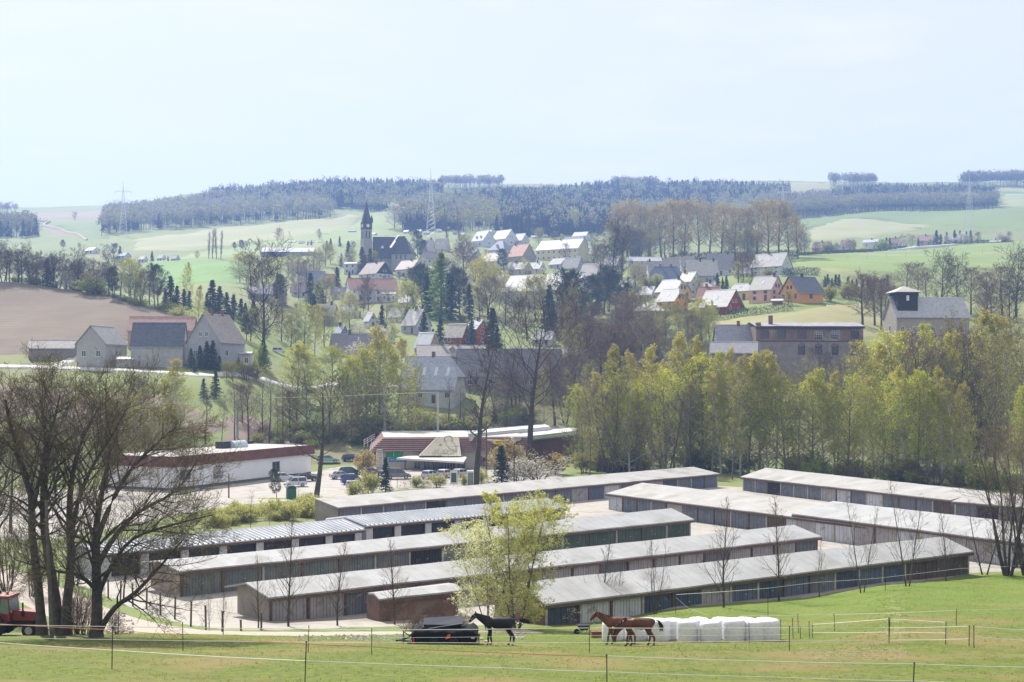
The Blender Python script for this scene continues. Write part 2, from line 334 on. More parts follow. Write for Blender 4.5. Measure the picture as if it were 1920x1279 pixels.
patch('pale_crest_field', [(1340, 348), (1450, 342.8), (1600, 347), (1600, 360), (1500, 362), (1420, 355)], m_ftan, d0=1750, d1=2095)
patch('dark_green_field', [(1490, 412), (1600, 402), (1750, 398), (1960, 392), (1960, 437), (1850, 430), (1760, 424), (1640, 411), (1600, 412), (1540, 425), (1500, 432)], m_fdark, d0=950, d1=1800)
patch('tan_field', [(1515, 432), (1560, 416), (1590, 411), (1640, 412), (1750, 423), (1700, 434), (1640, 446), (1520, 452)], m_ftan, d0=900, d1=1700)
patch('right_green_hill', [(1880, 366), (1960, 362), (1960, 390), (1870, 390)], m_fgrn, d0=1300, d1=2090)
patch('right_pale_hill', [(1840, 352), (1960, 349), (1960, 360), (1870, 360)], m_ftan, d0=1700, d1=2090)
ribbon('field_road', [G(1640, 473, 600, 1100), G(1720, 466, 600, 1100), G(1790, 461, 600, 1100)], 4, m_road)
# ================================================================ rows of garages
m_groof = mat('grey bitumen roof', (.385, .39, .395), .75, scale=.35, col2=(.29, .29, .285), det=9, spec=.25, blotch=((.22, .21, .19), .3, .56, .55), stripes=('X', 1.05, .3, .94))
m_groof2 = mat('warm grey bitumen roof', (.39, .385, .37), .75, scale=.35, col2=(.29, .28, .26), det=9, spec=.25, blotch=((.22, .20, .16), .3, .56, .55), stripes=('X', 1.05, .3, .94))
m_metal = mat('corrugated metal sheet', (.50, .52, .55), .6, scale=.5, var=.12, metal=.1, spec=.4)
m_fascia = mat('brown fascia board', (.16, .10, .07), .8, scale=2, var=.25)
m_gwall = mat('weathered garage wall', (.30, .27, .24), .9, scale=.8, col2=(.20, .17, .15), det=8)
m_brick = mat('old brick wall', (.24, .145, .115), .95, scale=1.5, col2=(.14, .09, .075), det=8, blotch=((.3, .26, .22), .5, .6, .5), stripes=('Z', .09, .4, .8))
m_post = mat('pale wooden post', (.48, .44, .38), .9, scale=3, var=.2)
m_postd = mat('dark wooden post', (.13, .105, .085), .9, scale=3, var=.2)
DC = {'blue': ((.17, .20, .26), (.11, .13, .18)), 'slate': ((.22, .235, .27), (.15, .16, .19)), 'white': ((.62, .63, .66), (.48, .49, .53)),
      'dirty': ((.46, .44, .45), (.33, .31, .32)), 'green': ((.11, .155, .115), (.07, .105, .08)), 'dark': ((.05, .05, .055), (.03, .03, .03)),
      'navy': ((.115, .14, .19), (.07, .09, .125)), 'brown': ((.15, .115, .095), (.09, .07, .06)), 'greygreen': ((.22, .25, .23), (.14, .16, .15))}
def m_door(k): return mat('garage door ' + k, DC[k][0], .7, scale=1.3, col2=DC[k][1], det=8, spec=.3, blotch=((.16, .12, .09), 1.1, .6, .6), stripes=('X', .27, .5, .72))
def solve_ridge(e, px, py, W):
    """ridge end seen at (px,py), W metres from eave corner e: find its height"""
    c = []
    for r in np.linspace(.2, 2.2, 100):
        q = Pz(px, py, e.z + r); c.append(((Vector((q.x, q.y)) - Vector((e.x, e.y))).length, q))
    k = min(range(len(c)), key=lambda i: c[i][0])
    return min(c[:k+1], key=lambda t: abs(t[0] - W))[1]
def garage(name, eave, ridge, W, colors, label, n=None, mono=False, ze=-15.75, roofm=None, wallm=None, corr=False, pitch=2.9, seed=1, gablem=None, bays=False, sag=.018, doors=True, postm=None):
    """eave/ridge: two photo points each (left, right); W = eave-to-ridge distance in metres"""
    rg = random.Random(seed); a = Pz(*eave[0], ze); b = Pz(*eave[1], ze)
    ra = solve_ridge(a, *ridge[0], W); rb = solve_ridge(b, *ridge[1], W)
    ux = (Vector((b.x, b.y)) - Vector((a.x, a.y))); Ln = ux.length; ux.normalize(); yaw = math.atan2(ux.y, ux.x)
    root = empty(name, (a.x, a.y, -18.0), yaw, label, 'garage', 'rows of garages')
    uy = Vector((-ux.y, ux.x))
    def loc(p): q = Vector((p.x - a.x, p.y - a.y)); return (q.dot(ux), q.dot(uy), p.z + 18)
    A, B, RA, RB = loc(a), loc(b), loc(ra), loc(rb)
    RA = (min(max(RA[0], -.35), .35), RA[1], RA[2]); RB = (min(max(RB[0], B[0]-.35), B[0]+.35), RB[1], RB[2])
    wv = max(RA[1], RB[1])*.5 + min(RA[1], RB[1])*.5; RA = (RA[0], max(RA[1], wv*.85), RA[2]); RB = (RB[0], max(RB[1], wv*.85), RB[2])
    print('GAR', name, [round(v,2) for v in (Ln, RA[0], RA[1], RA[2], RB[0]-B[0], RB[1], RB[2])])
    def back(e, r): return (2*r[0]-e[0], 2*r[1]-e[1], e[2])
    BA, BB = (RA, RB) if mono else (back(A, RA), back(B, RB))
    K = max(8, int(Ln / 1.5)); jit = [rg.uniform(-sag, sag) for _ in range(K+1)]; jit2 = [rg.uniform(-sag, sag) for _ in range(K+1)]
    rows = []
    for k in range(K+1):
        t = k / K; L_ = lambda p, q: np.array(p) * (1-t) + np.array(q) * t
        e, r, bk = L_(A, B), L_(RA, RB), L_(BA, BB)
        e[2] += jit[k]; r[2] += jit2[k]
        rows.append([e, r] if mono else [e, r, bk])
    rows = np.array(rows); c = rows.shape[1]
    m = MB(); V = rows.reshape(-1, 3); V2 = V - np.array([0, 0, .12]); nV = len(V)
    fs = [(k*c+j, (k+1)*c+j, (k+1)*c+j+1, k*c+j+1) for k in range(K) for j in range(c-1)]
    fb = [tuple(nV + q for q in reversed(f)) for f in fs]
    rim = [(k*c, k*c+nV, (k+1)*c+nV, (k+1)*c) for k in range(K)] + [((k+1)*c+c-1, (k+1)*c+c-1+nV, k*c+c-1+nV, k*c+c-1) for k in range(K)]
    rim += [(j+1, j+1+nV, j+nV, j) for j in range(c-1)] + [(K*c+j, K*c+j+nV, K*c+j+1+nV, K*c+j+1) for j in range(c-1)]
    m.add(np.vstack([V, V2]), fs + fb + rim)
    m.build('roof', roofm or m_groof, root)
    if corr:
        s = MB(); q = 0.0
        while q < Ln - .1:
            t = q / Ln; e = np.array(A)*(1-t)+np.array(B)*t; r = np.array(RA)*(1-t)+np.array(RB)*t; bk = np.array(BA)*(1-t)+np.array(BB)*t
            for p0, p1 in ((e, r), (r, bk)):
                up = np.array([0, 0, .16]); w = np.array([.10, 0, 0])
                s.add([p0-w, p0+w, p0+up*1.0, p1-w, p1+w, p1+up], [(0, 3, 5, 2), (2, 5, 4, 1)])
            q += .55
        s.build('roof_ribs', m_metal, root)
    # fascia
    fm = MB(); y0 = .12
    fm.box(-.05, Ln+.05, -.02, .03, A[2]-.34, A[2]-.14); fm.build('fascia', m_fascia, root)
    # walls: gable ends and back, with a thickness
    o = .32; x0, x1 = .25, Ln - .25; wz = A[2] - .13
    yb = (min(BA[1], BB[1]) - .3)
    wl = MB(); th = .12
    def gable(x, r, yb):
        if mono: pr = [(o, -.6), (yb, -.6), (yb, r[2]-.15), (o, wz)]
        else: pr = [(o, -.6), (yb, -.6), (yb, wz), (r[1], r[2]-.14), (o, wz)]
        return pr
    ybA = (BA[1] - .3); ybB = BB[1] - .3
    wl.prism(gable(x0, RA, ybA), x0, x0+th, 0); wl.prism(gable(x1, RB, ybB), x1-th, x1, 0)
    zb0 = (RA[2]-.15) if mono else wz; zb1 = (RB[2]-.15) if mono else wz
    wl.add([(x0, ybA-.1, -.6), (x1, ybB-.1, -.6), (x1, ybB-.1, zb1), (x0, ybA-.1, zb0), (x0, ybA, -.6), (x1, ybB, -.6), (x1, ybB, zb1), (x0, ybA, zb0)],
           [(0, 1, 2, 3), (5, 4, 7, 6), (3, 2, 6, 7)])
    if not doors: wl.box(x0, x1, o-.02, o+.1, -.6, wz)
    wl.build('wall', gablem or wallm or m_gwall, root)
    if not doors: return root
    # front: lintel + posts + doors
    N = n or max(1, round((x1-x0) / pitch)); pw = (x1-x0) / N
    ln = MB(); ln.box(x0, x1, o+.02, o+.14, wz-.12, wz); ln.box(x0, x1, o+.03, o+.13, -.6, .02); ln.build('lintel', m_fascia if not bays else m_gwall, root)
    for k in range(N+1):
        if rg.random() < .3 and not bays and 0 < k < N: pass
        w = .4 if bays else .09
        xx = min(max(x0+k*pw, x0+w), x1-w)
        MB().box(xx-w, xx+w, o-.03, o+.1, -.6, wz-.12).build('post', (postm or (m_post if rg.random() < .55 else m_fascia)) if not bays else mat('white pillar', (.55, .55, .56), .8), root)
    for k in range(N):
        ck = colors[k % len(colors)] if isinstance(colors, list) else colors
        a0 = x0+k*pw+(.41 if bays else .1); a1 = x0+(k+1)*pw-(.41 if bays else .1); dm = MB()
        nn = int((a1-a0) / .17); zz = wz - .14
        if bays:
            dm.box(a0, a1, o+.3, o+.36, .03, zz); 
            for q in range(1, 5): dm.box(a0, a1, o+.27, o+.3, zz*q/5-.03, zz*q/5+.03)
        else:
            xs = np.linspace(a0, a1, 2*nn+1); ys = np.where(np.arange(2*nn+1) % 2, o+.02, o+.09)
            V = [(x, y, .03) for x, y in zip(xs, ys)] + [(x, y, zz) for x, y in zip(xs, ys)]
            dm.add(V, [(i, i+1, 2*nn+2+i, 2*nn+1+i) for i in range(2*nn)])
            dm.box(a0, a1, o+.1, o+.12, .03, zz)
            dm.box((a0+a1)/2-.015, (a0+a1)/2+.015, o+.02, o+.05, .03, zz)
        d_ = dm.build('door', m_door(ck), root)
        if not bays: MB().box((a0+a1)/2+.06, (a0+a1)/2+.2, o-.01, o+.02, 1.0, 1.05).build('handle', m_metal, d_)
    return root
garage('garage_row', [(1022, 1133), (1826, 1034)], [(975, 1092), (1743, 1009)], 3.5,
       ['navy', 'white', 'white', 'navy', 'navy', 'dirty', 'blue', 'navy', 'blue', 'slate', 'navy', 'blue', 'navy', 'brown', 'brown', 'brown'],
       'front garage row with blue corrugated doors and two white ones beside the grass', seed=3, gablem=m_brick)
garage('garage_row', [(503, 1120), (1541, 1006)], [(443, 1094), (1482, 985)], 3.4, ['dirty', 'dirty', 'slate', 'dirty'],
       'long garage row with dirty whitish doors, second from the front', seed=4, pitch=3.1, postm=m_fascia)
garage('garage_row', [(336, 1071), (1302, 974)], [(295, 1053), (1246, 954)], 3.5, ['greygreen', 'greygreen', 'greygreen', 'greygreen', 'greygreen', 'greygreen', 'dark', 'greygreen', 'greygreen', 'green', 'green', 'green', 'green', 'green', 'green', 'green'],
       'garage row with dark green plank doors, third from the front', n=16, seed=5, gablem=mat('pinkish plank gable', (.40, .33, .29), .9, scale=1, col2=(.30, .24, .21), stripes=('Y', .55, .5, .9)))
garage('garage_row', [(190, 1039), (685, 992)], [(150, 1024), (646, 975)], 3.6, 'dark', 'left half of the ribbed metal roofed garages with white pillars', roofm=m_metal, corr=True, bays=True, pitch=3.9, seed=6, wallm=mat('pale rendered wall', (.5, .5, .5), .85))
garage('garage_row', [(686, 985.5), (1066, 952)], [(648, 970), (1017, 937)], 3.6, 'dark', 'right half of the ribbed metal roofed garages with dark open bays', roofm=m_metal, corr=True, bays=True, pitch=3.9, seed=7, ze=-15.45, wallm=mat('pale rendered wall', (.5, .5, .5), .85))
garage('garage_row', [(634, 951.5), (1350, 888)], [(597, 934), (1300, 875)], 5.6, ['slate', 'blue', 'slate', 'slate', 'dark', 'slate', 'slate', 'slate', 'slate', 'slate', 'slate', 'slate', 'dirty', 'blue', 'white', 'slate', 'slate', 'dirty', 'navy'],
       'rearmost garage row with slate blue doors, in front of the car park', mono=True, seed=8, roofm=m_groof2, pitch=3.4)
garage('garage_row', [(1136, 925), (1625, 986)], [(1214, 906), (1705, 962)], 6.3, ['white', 'slate', 'slate', 'slate', 'dirty', 'slate', 'slate', 'slate', 'slate', 'slate', 'brown'],
       'wide garage block whose nearest left door is white, right of the yard', seed=9, roofm=m_groof2, pitch=3.0)
garage('garage_row', [(1485, 963), (2010, 1030)], [(1574, 941), (2120, 1003)], 6.3, ['dirty', 'white', 'white', 'dirty'], 'wide garage block with whitish plank doors behind the bare bushes at right', seed=10, pitch=2.9, ze=-15.4)
garage('garage_row', [(1388, 894), (1782, 937.5)], [(1465, 880), (1860, 922)], 6.3, ['slate', 'slate', 'dark', 'slate', 'slate', 'slate', 'dirty', 'white', 'slate', 'white', 'slate', 'slate', 'slate', 'brown'], 'farthest right garage row below the birch wood', seed=11, roofm=m_groof2, pitch=3.0)
garage('garage_row', [(1784, 940), (2060, 962)], [(1862, 924), (2140, 942)], 6.3, ['slate', 'dark'], 'garage row at the right edge half hidden behind bare bushes', seed=12, roofm=m_groof2)
g0 = garage('brick_shed', [(711, 1123), (868, 1106)], [(700, 1112), (858, 1094)], 2.6, 'brown', 'low brick shed with thin grey roof left of the pale leafing tree', seed=13, gablem=m_brick, doors=False, sag=.02, ze=-15.9)
g0['category'] = 'shed'; del g0['group']
# ================================================================ houses
def m_wall(c): return mat('plaster wall %.2f %.2f %.2f' % c, c, .9, scale=.9, var=.09, det=7, rnd=.04, blotch=(tuple(q*.6 for q in c), .6, .6, .35))
def m_rooft(c, gl=.3):
    c = tuple(min(.72, q*1.22) for q in c)
    return mat('roof tiles %.2f %.2f %.2f' % c, c, .65, scale=1.6, var=.17, det=9, spec=gl, stripes=('Z', .33, .22, .75), blotch=(tuple(q*.62 for q in c), .7, .55, .5))
m_glass = mat('dark window glass', (.05, .06, .075), .12, scale=2, spec=.7)
m_white = mat('white painted wood', (.74, .74, .73), .6, scale=2, var=.04)
m_frameb = mat('brown painted wood', (.13, .085, .06), .7, scale=2)
m_gutter = mat('zinc gutter', (.5, .52, .54), .45, scale=2, metal=.3)
m_skyl = mat('skylight glass', (.55, .6, .66), .08, scale=1, var=.05, spec=.9)
W_, CR, YE, OR, PK, RD, GY, SL, TN, BR, LG, DG, RT, WD, BU = (.66, .65, .62), (.60, .55, .43), (.66, .55, .27), (.66, .33, .12), (.60, .42, .33), (.33, .06, .045), (.36, .36, .36), (.14, .155, .185), (.36, .31, .26), (.20, .145, .12), (.42, .42, .40), (.11, .12, .13), (.36, .16, .10), (.11, .085, .07), (.36, .43, .55)
HOUSE_N = {}
def roof_mesh(L, W, zw, hr, hip0, hip1, o, t=.16):
    """roof over a box L x W, eaves at zw, rise hr; hip0/hip1 hipping (0..1) at -x/+x end"""
    sl = hr / (W / 2); ze = zw - o * sl; zr = zw + hr
    X, Y = L/2 + o, W/2 + o
    def end(sx, hip):
        if hip <= 0: return [(sx*X, -Y, ze), (sx*X, Y, ze)], (sx*X, 0, zr), None
        zc = ze + (zr - ze) * (1 - hip); yc = Y * hip; ins = (zr - zc) / max(sl, .1) * .8
        return [(sx*X, -Y, ze), (sx*X, Y, ze)], (sx*max(.1, X-ins), 0, zr), ((sx*X, -yc, zc), (sx*X, yc, zc))
    e0, r0, h0 = end(-1, hip0); e1, r1, h1 = end(1, hip1)
    bm = bmesh.new(); vv = {}
    def V(p):
        k = tuple(round(q, 4) for q in p)
        if k not in vv: vv[k] = bm.verts.new(p)
        return vv[k]
    for sy in (0, 1):
        f = [e0[sy], e1[sy]]
        if h1 and hip1 < .999: f.append(h1[sy])
        f.append(r1); f.append(r0)
        if h0 and hip0 < .999: f.append(h0[sy])
        bm.faces.new([V(p) for p in (f if sy == 0 else f[::-1])])
    if h1: bm.faces.new([V(h1[0] if hip1 < .999 else e1[0]), V(h1[1] if hip1 < .999 else e1[1]), V(r1)])
    if h0: bm.faces.new([V(h0[1] if hip0 < .999 else e0[1]), V(h0[0] if hip0 < .999 else e0[0]), V(r0)])
    g = bmesh.ops.extrude_face_region(bm, geom=list(bm.faces))
    for v in [x for x in g['geom'] if isinstance(x, bmesh.types.BMVert)]: v.co.z += t
    bmesh.ops.recalc_face_normals(bm, faces=bm.faces)
    return bm
def wall_profile(W, zw, hr, hip, z0=-11):
    if hip <= 0: return [(-W/2, z0), (W/2, z0), (W/2, zw), (0, zw+hr-.02), (-W/2, zw)]
    y = W/2 * hip; return [(-W/2, z0), (W/2, z0), (W/2, zw), (y, zw + hr*(1-hip)-.02), (-y, zw + hr*(1-hip)-.02), (-W/2, zw)]
def window(root, face, u, z, w, h, frame=None, name='window', L=0, W=0, glass=None, bars=1):
    """window on face 'F' (-y) 'L' (-x) 'R' (+x) 'B' (+y) at u along the face"""
    fr = MB(); pn = MB(); b = .07
    def bx(m, u0, u1, z0, z1, d0, d1):
        if face == 'F': m.box(u0, u1, -W/2-d1, -W/2-d0, z0, z1)
        elif face == 'B': m.box(u0, u1, W/2+d0, W/2+d1, z0, z1)
        elif face == 'L': m.box(-L/2-d1, -L/2-d0, u0, u1, z0, z1)
        else: m.box(L/2+d0, L/2+d1, u0, u1, z0, z1)
    bx(fr, u-w/2-b, u-w/2, z-b, z+h+b, .0, .07); bx(fr, u+w/2, u+w/2+b, z-b, z+h+b, .0, .07)
    bx(fr, u-w/2, u+w/2, z+h, z+h+b, .0, .07); bx(fr, u-w/2-b*1.5, u+w/2+b*1.5, z-b*1.6, z-.001, .0, .12)
    for k in range(1, bars+1): bx(fr, u-w/2+w*k/(bars+1)-.03, u-w/2+w*k/(bars+1)+.03, z, z+h, .02, .055)
    bx(pn, u-w/2, u+w/2, z, z+h, .003, .02)
    f = fr.build(name, frame or m_white, root); pn.build('pane', glass or m_glass, f); return f
def house(px, py, wpx, yaw, ratio, hw, hr, wc, rc, label, win=(2, 3, 2), chim=(.2,), skyl=0, hip=(0, 0), over=.35, d0=290, d1=1300, cat='house', group='village houses', name='house', frame=None, dz=0, dist=None, gcol=None, dormer=0, base=None, gcl=None, side=None, gable_win=True, soc=None):
    """px,py: middle of the base in the photo; wpx: overall width; hw, hr: wall and roof height (pixels); yaw: degrees (ridge direction)"""
    g = G(px, py, d0, d1) if dist is None else None
    if dist is not None: X = (px-CX)*dist/F; g = Vector((X, dist, H(X, dist)))
    k = g.y / F; a = R(yaw); Wt = wpx * k; W = Wt / (ratio * abs(math.cos(a)) + abs(math.sin(a))); L = W * ratio; hw = hw * k; hr = hr * k
    # shift so that the overall silhouette is centred on px: object origin at the base centre
    root = empty(name, (g.x, g.y + .5*(abs(L*math.sin(a)) + abs(W*math.cos(a))) * .3, g.z + dz), a, label, cat, group)
    wl = MB(); pf0 = wall_profile(W, hw, hr, hip[0]); pf1 = wall_profile(W, hw, hr, hip[1])
    if hip[0] == hip[1]: wl.prism(pf0, -L/2, L/2, 0)
    else: wl.prism(pf0, -L/2, 0, 0); wl.prism(pf1, 0, L/2, 0)
    if min(hip) > .99: wl = MB(); wl.box(-L/2, L/2, -W/2, W/2, -11, hw)
    wl.build('wall', m_wall(wc), root)
    if gcol:       # boarded or coloured gable
        for sx in (-1, 1):
            if gcl and sx != gcl: continue
            MB().prism([(-W/2+.02, hw), (W/2-.02, hw), (0, hw+hr-.15)], sx*L/2 - .02, sx*(L/2 + .06), 0).build('gable_boarding', m_wall(gcol), root)
    rf = sm_part('roof', root, roof_mesh(L, W, hw, hr, hip[0], hip[1], over), m_rooft(rc), False)
    sl = hr / (W/2)
    # ridge cap and verges
    cp = MB(); ri = 0 if hip[0] == 0 else hr*.8*hip[0]/sl; ri1 = 0 if hip[1] == 0 else hr*.8*hip[1]/sl
    if L/2-ri1 > -L/2+ri+.3:
        cp.prism([(-.16, hw+hr+.10), (0, hw+hr+.27), (.16, hw+hr+.10)], -L/2+ri-over*.9, L/2-ri1+over*.9, 0); cp.build('ridge_cap', m_rooft(tuple(min(.6, c*1.25) for c in rc)), rf)
    gt = MB()
    for sy in (-1, 1): gt.tube([(-L/2-over, sy*(W/2+over+.05), hw-over*sl-.02), (L/2+over, sy*(W/2+over+.05), hw-over*sl-.02)], .07, 6)
    gt.build('gutter', m_gutter, rf)
    for c in chim:
        cx = (c - .5) * L * .9; w = .38
        MB().box(cx-w, cx+w, -.3, .35, hw+hr-.5, hw+hr+1.1).box(cx-w-.06, cx+w+.06, -.36, .41, hw+hr+1.1, hw+hr+1.22).build('chimney', m_brick if (len(label) % 2) else mat('dark slate chimney', (.09, .09, .10), .8), rf)
    rows, nf, ns = win; wh = min(1.35, hw/max(1, rows)*.48)
    faces = [('F', L, nf), ('L' if yaw > 0 else 'R', W, ns)]
    if abs(yaw) < 8: faces = [('F', L, nf)] + [('L', W, ns)]
    for fc, ln, n in faces:
        for r in range(rows):
            for i in range(n):
                u = (-.5 + (i+.5)/n) * ln
                if r == 0 and fc == 'F' and i == n//2 and nf > 1:
                    dr = MB().box(u-.5, u+.5, -W/2-.06, -W/2+.0, 0, 2.05).build('door', m_frameb, root)
                    MB().box(u+.32, u+.4, -W/2-.12, -W/2-.062, 1.0, 1.06).build('handle', m_gutter, dr); continue
                window(root, fc, u, (r+.5)/rows*hw - wh*.45, min(1.1, ln/n*.45), wh, frame, L=L, W=W)
    if gable_win and hr > 2.4 and hip[0] < .9 and ns:
        fc = 'L' if yaw > 0 else 'R'
        for u in ((-.9, .9) if hr > 3.4 else (0,)): window(root, fc, u, hw+hr*.18, .8, 1.0, frame, L=L+.12 if gcol else L, W=W)
    for i in range(skyl):
        u = (-.5 + (i+.7)/(skyl+.4)) * L; t0 = .35
        y0 = -W/2*(1-t0); y1 = -W/2*(1-t0-.26); z0 = hw+hr*t0+.17; z1 = hw+hr*(t0+.26)+.17
        m = MB(); V = [(u-.4, y0, z0), (u+.4, y0, z0), (u+.4, y1, z1), (u-.4, y1, z1)]; V2 = [(x, y, z+.09) for x, y, z in V]
        m.add(V+V2, [(4, 5, 6, 7), (0, 1, 5, 4), (1, 2, 6, 5), (2, 3, 7, 6), (3, 0, 4, 7)]); m.build('skylight', m_skyl, rf)
    for i in range(dormer):
        u = (-.5 + (i+.5)/dormer) * L*.7; dw, dh = 1.5, 1.5; yb = -W/2*.75; zb = hw+hr*.2
        m = MB(); m.box(u-dw/2, u+dw/2, yb, 0, zb, zb+dh); dm = m.build('dormer', m_wall(wc), rf)
        MB().prism([(u-dw/2-.2, zb+dh), (u, zb+dh+.9), (u+dw/2+.2, zb+dh)], yb-.2, .2, 1).build('dormer_roof', m_rooft(rc), dm)
    if base: MB().box(-L/2-.03, L/2+.03, -W/2-.03, W/2+.03, -4, .5).build('plinth', m_wall(base), root)
    return root, L, W, hw, hr
# ---- right-hand village edge
house(1506, 566, 76, 27, 1.15, 19, 28, OR, (.13, .145, .17), 'orange house with steep dark slate roof and tall chimney, rightmost of the village', win=(1, 1, 3), chim=(.5,), d0=360, d1=480, over=.55, frame=m_frameb)
house(1439, 565, 66, -42, 1.0, 22, 25, (.62, .40, .31), (.30, .29, .28), 'pink house with grey roof directly left of the orange slate roofed house', win=(2, 2, 2), chim=(.9,), skyl=1, d0=360, d1=480, frame=m_frameb)
house(1449, 515, 78, -38, 1.35, 15, 25, (.56, .58, .52), (.36, .35, .34), 'large pale house with grey roof standing alone at the edge of the upper field', win=(2, 3, 3), chim=(.4,), skyl=3, d0=430, d1=700)
house(1354, 586, 80, -44, 1.15, 13, 29, RD, (.40, .40, .39), 'dark red wooden house with steep mottled grey roof and white windows', win=(1, 2, 2), chim=(), skyl=1, d0=350, d1=460, over=.7)
house(1347, 588, 50, -12, 1.7, 15, 5, (.40, .08, .05), (.66, .66, .66), 'low red annex with white roof in front of the red wooden house', win=(1, 2, 0), chim=(), d0=345, d1=440, gable_win=False, group='small buildings', cat='annex')
house(1334, 572, 56, -25, 1.2, 12, 22, (.22, .25, .28), (.28, .14, .11), 'grey house with brownish red roof behind the red wooden house', win=(1, 2, 1), chim=(.3,), hip=(0, .4), d0=370, d1=500)
house(1392, 562, 40, -30, 1.4, 17, 13, YE, (.58, .58, .57), 'yellow house with nearly white roof between the red and the pink house', win=(1, 2, 2), chim=(), skyl=1, hip=(.5, .5), d0=370, d1=500)
house(1458, 571, 21, -10, 1.5, 7, 2.5, (.30, .12, .08), (.75, .75, .74), 'small garage with white fascia between pink and orange houses', win=(1, 0, 0), chim=(), d0=350, d1=450, group='small buildings', cat='garage', gable_win=False)
house(1262, 588, 60, -46, 1.0, 24, 22, (.68, .36, .13), (.36, .36, .35), 'bright orange house with half-hipped grey roof, lower of the orange pair', win=(2, 2, 2), chim=(), skyl=1, hip=(0, .42), d0=350, d1=480, over=.5, frame=m_frameb)
house(1264, 568, 66, -46, 1.0, 22, 22, (.66, .45, .22), (.36, .36, .36), 'pale orange house with half-hipped roof right behind the brighter orange one', win=(2, 2, 2), chim=(.8,), hip=(0, .42), d0=380, d1=520, over=.5, frame=m_frameb)
house(1234, 594, 92, -6, 1.5, 15, 15, CR, (.58, .58, .57), 'low pavilion with white hipped roof below the orange houses', win=(1, 5, 2), chim=(), hip=(1, 1), d0=330, d1=430, over=.8)
house(1294, 556, 44, -48, 1.0, 28, 17, (.50, .53, .53), (.42, .42, .36), 'pale grey gabled house with mottled light roof behind the orange houses', win=(2, 2, 2), chim=(.1,), d0=400, d1=560, gable_win=True)
house(1316, 532, 58, 3, 1.7, 16, 27, (.44, .42, .40), (.43, .42, .39), 'house with broad light speckled roof above the pale grey gable', win=(1, 4, 2), chim=(.45, .95), d0=430, d1=620)
house(1249, 532, 62, -8, 1.3, 8, 24, (.34, .36, .38), (.10, .125, .17), 'house with dark blue half-hipped roof in front of the terraced houses', win=(1, 3, 2), chim=(.3, .7), hip=(.45, .45), d0=420, d1=600)
house(1352, 517, 52, -6, 1.25, 13, 28, (.52, .52, .48), (.25, .235, .245), 'house with steep brown grey roof next to the upper green field', win=(1, 3, 2), chim=(.8,), d0=450, d1=700)
for i, (px, py, w, hh, t) in enumerate([(1197, 524, 34, 22, 'lowest'), (1230, 520, 34, 21, 'second'), (1259, 512, 31, 20, 'third'), (1289, 508, 29, 18, 'highest')]):
    house(px, py, w, 4, 1.2, 9, hh, CR, (.33, .30, .285), 'terraced house with tan grey roof, %s of the stepped row of four' % t, win=(1, 2, 1), chim=(.1,), d0=430, d1=760, over=.2, group='stepped terraced houses')
house(1208, 495, 64, 4, 3.2, 5, 8, W_, (.72, .71, .69), 'long low building with bright white roof behind the stepped terrace', win=(1, 6, 1), chim=(), d0=560, d1=900, gable_win=False)
# ---- middle
house(1009, 575, 134, -36, 2.1, 31, 30, (.52, .56, .62), (.66, .64, .63), 'large long house with whitish roof, row of skylights and half-timbered gable', win=(2, 7, 3), chim=(.62,), skyl=7, d0=420, d1=560, over=.6)
house(1057, 577, 46, -48, .9, 26, 19, (.58, .34, .20), (.50, .47, .43), 'small terracotta gabled house in front of the large white roofed one', win=(1, 1, 2), chim=(), d0=400, d1=540)
house(1055, 489, 100, -30, 1.9, 21, 19, (.66, .61, .40), (.66, .64, .60), 'long pale yellow house with bright white roof above the village centre', win=(2, 8, 0), chim=(.45,), d0=640, d1=950)
house(978, 492, 54, -42, 1.0, 11, 23, TN, RT, 'tan gabled house with the reddest tiled roof of the upper village', win=(1, 2, 3), chim=(.05,), skyl=1, d0=640, d1=950)
house(939, 483, 48, -32, 1.0, 14, 18, (.52, .54, .55), (.22, .25, .31), 'house with pyramid slate roof next to the red tiled house', win=(1, 2, 2), chim=(), hip=(.95, .95), dormer=1, d0=640, d1=950)
house(928, 503, 50, -40, 1.2, 13, 16, (.50, .52, .47), (.40, .36, .32), 'grey gabled house with tan roof below the pyramid roofed house', win=(1, 2, 2), chim=(), d0=600, d1=900)
house(976, 514, 46, -36, 1.3, 9, 13, (.50, .46, .38), (.30, .29, .30), 'small tan gabled house with grey roof below the red roofed house', win=(1, 2, 2), chim=(.2,), d0=560, d1=850)
house(906, 462, 46, -46, 1.0, 10, 19, (.60, .62, .66), (.45, .44, .44), 'white gabled house with two dark dormers, left in the top row of houses', win=(1, 2, 1), dormer=2, chim=(), d0=700, d1=1100)
house(913, 453, 34, -40, 1.0, 8, 13, (.60, .62, .66), (.52, .50, .49), 'white house peeping out behind the dormered white house', win=(1, 1, 1), chim=(), d0=760, d1=1150)
house(946, 461, 50, -44, 1.1, 12, 18, (.62, .62, .66), (.43, .41, .41), 'white gabled house with four skylights in the top row of houses', win=(1, 2, 1), skyl=3, chim=(), d0=700, d1=1100)
house(977, 462, 30, -44, 1.2, 11, 13, (.58, .54, .52), (.55, .53, .50), 'beige gabled house with pale roof, right in the top row of houses', win=(1, 1, 1), chim=(), d0=700, d1=1100)
house(1049, 504, 40, -40, 1.0, 8, 12, (.50, .50, .52), (.21, .20, .22), 'small house with dark roof and white gable below the yellow long house', win=(1, 2, 1), chim=(), d0=560, d1=850, gcol=(.62, .62, .62))
house(1075, 508, 42, -38, 1.5, 6, 20, (.36, .36, .36), (.33, .32, .31), 'house with plain grey roof right of the small dark roofed house', win=(1, 2, 1), chim=(), skyl=1, d0=560, d1=850)
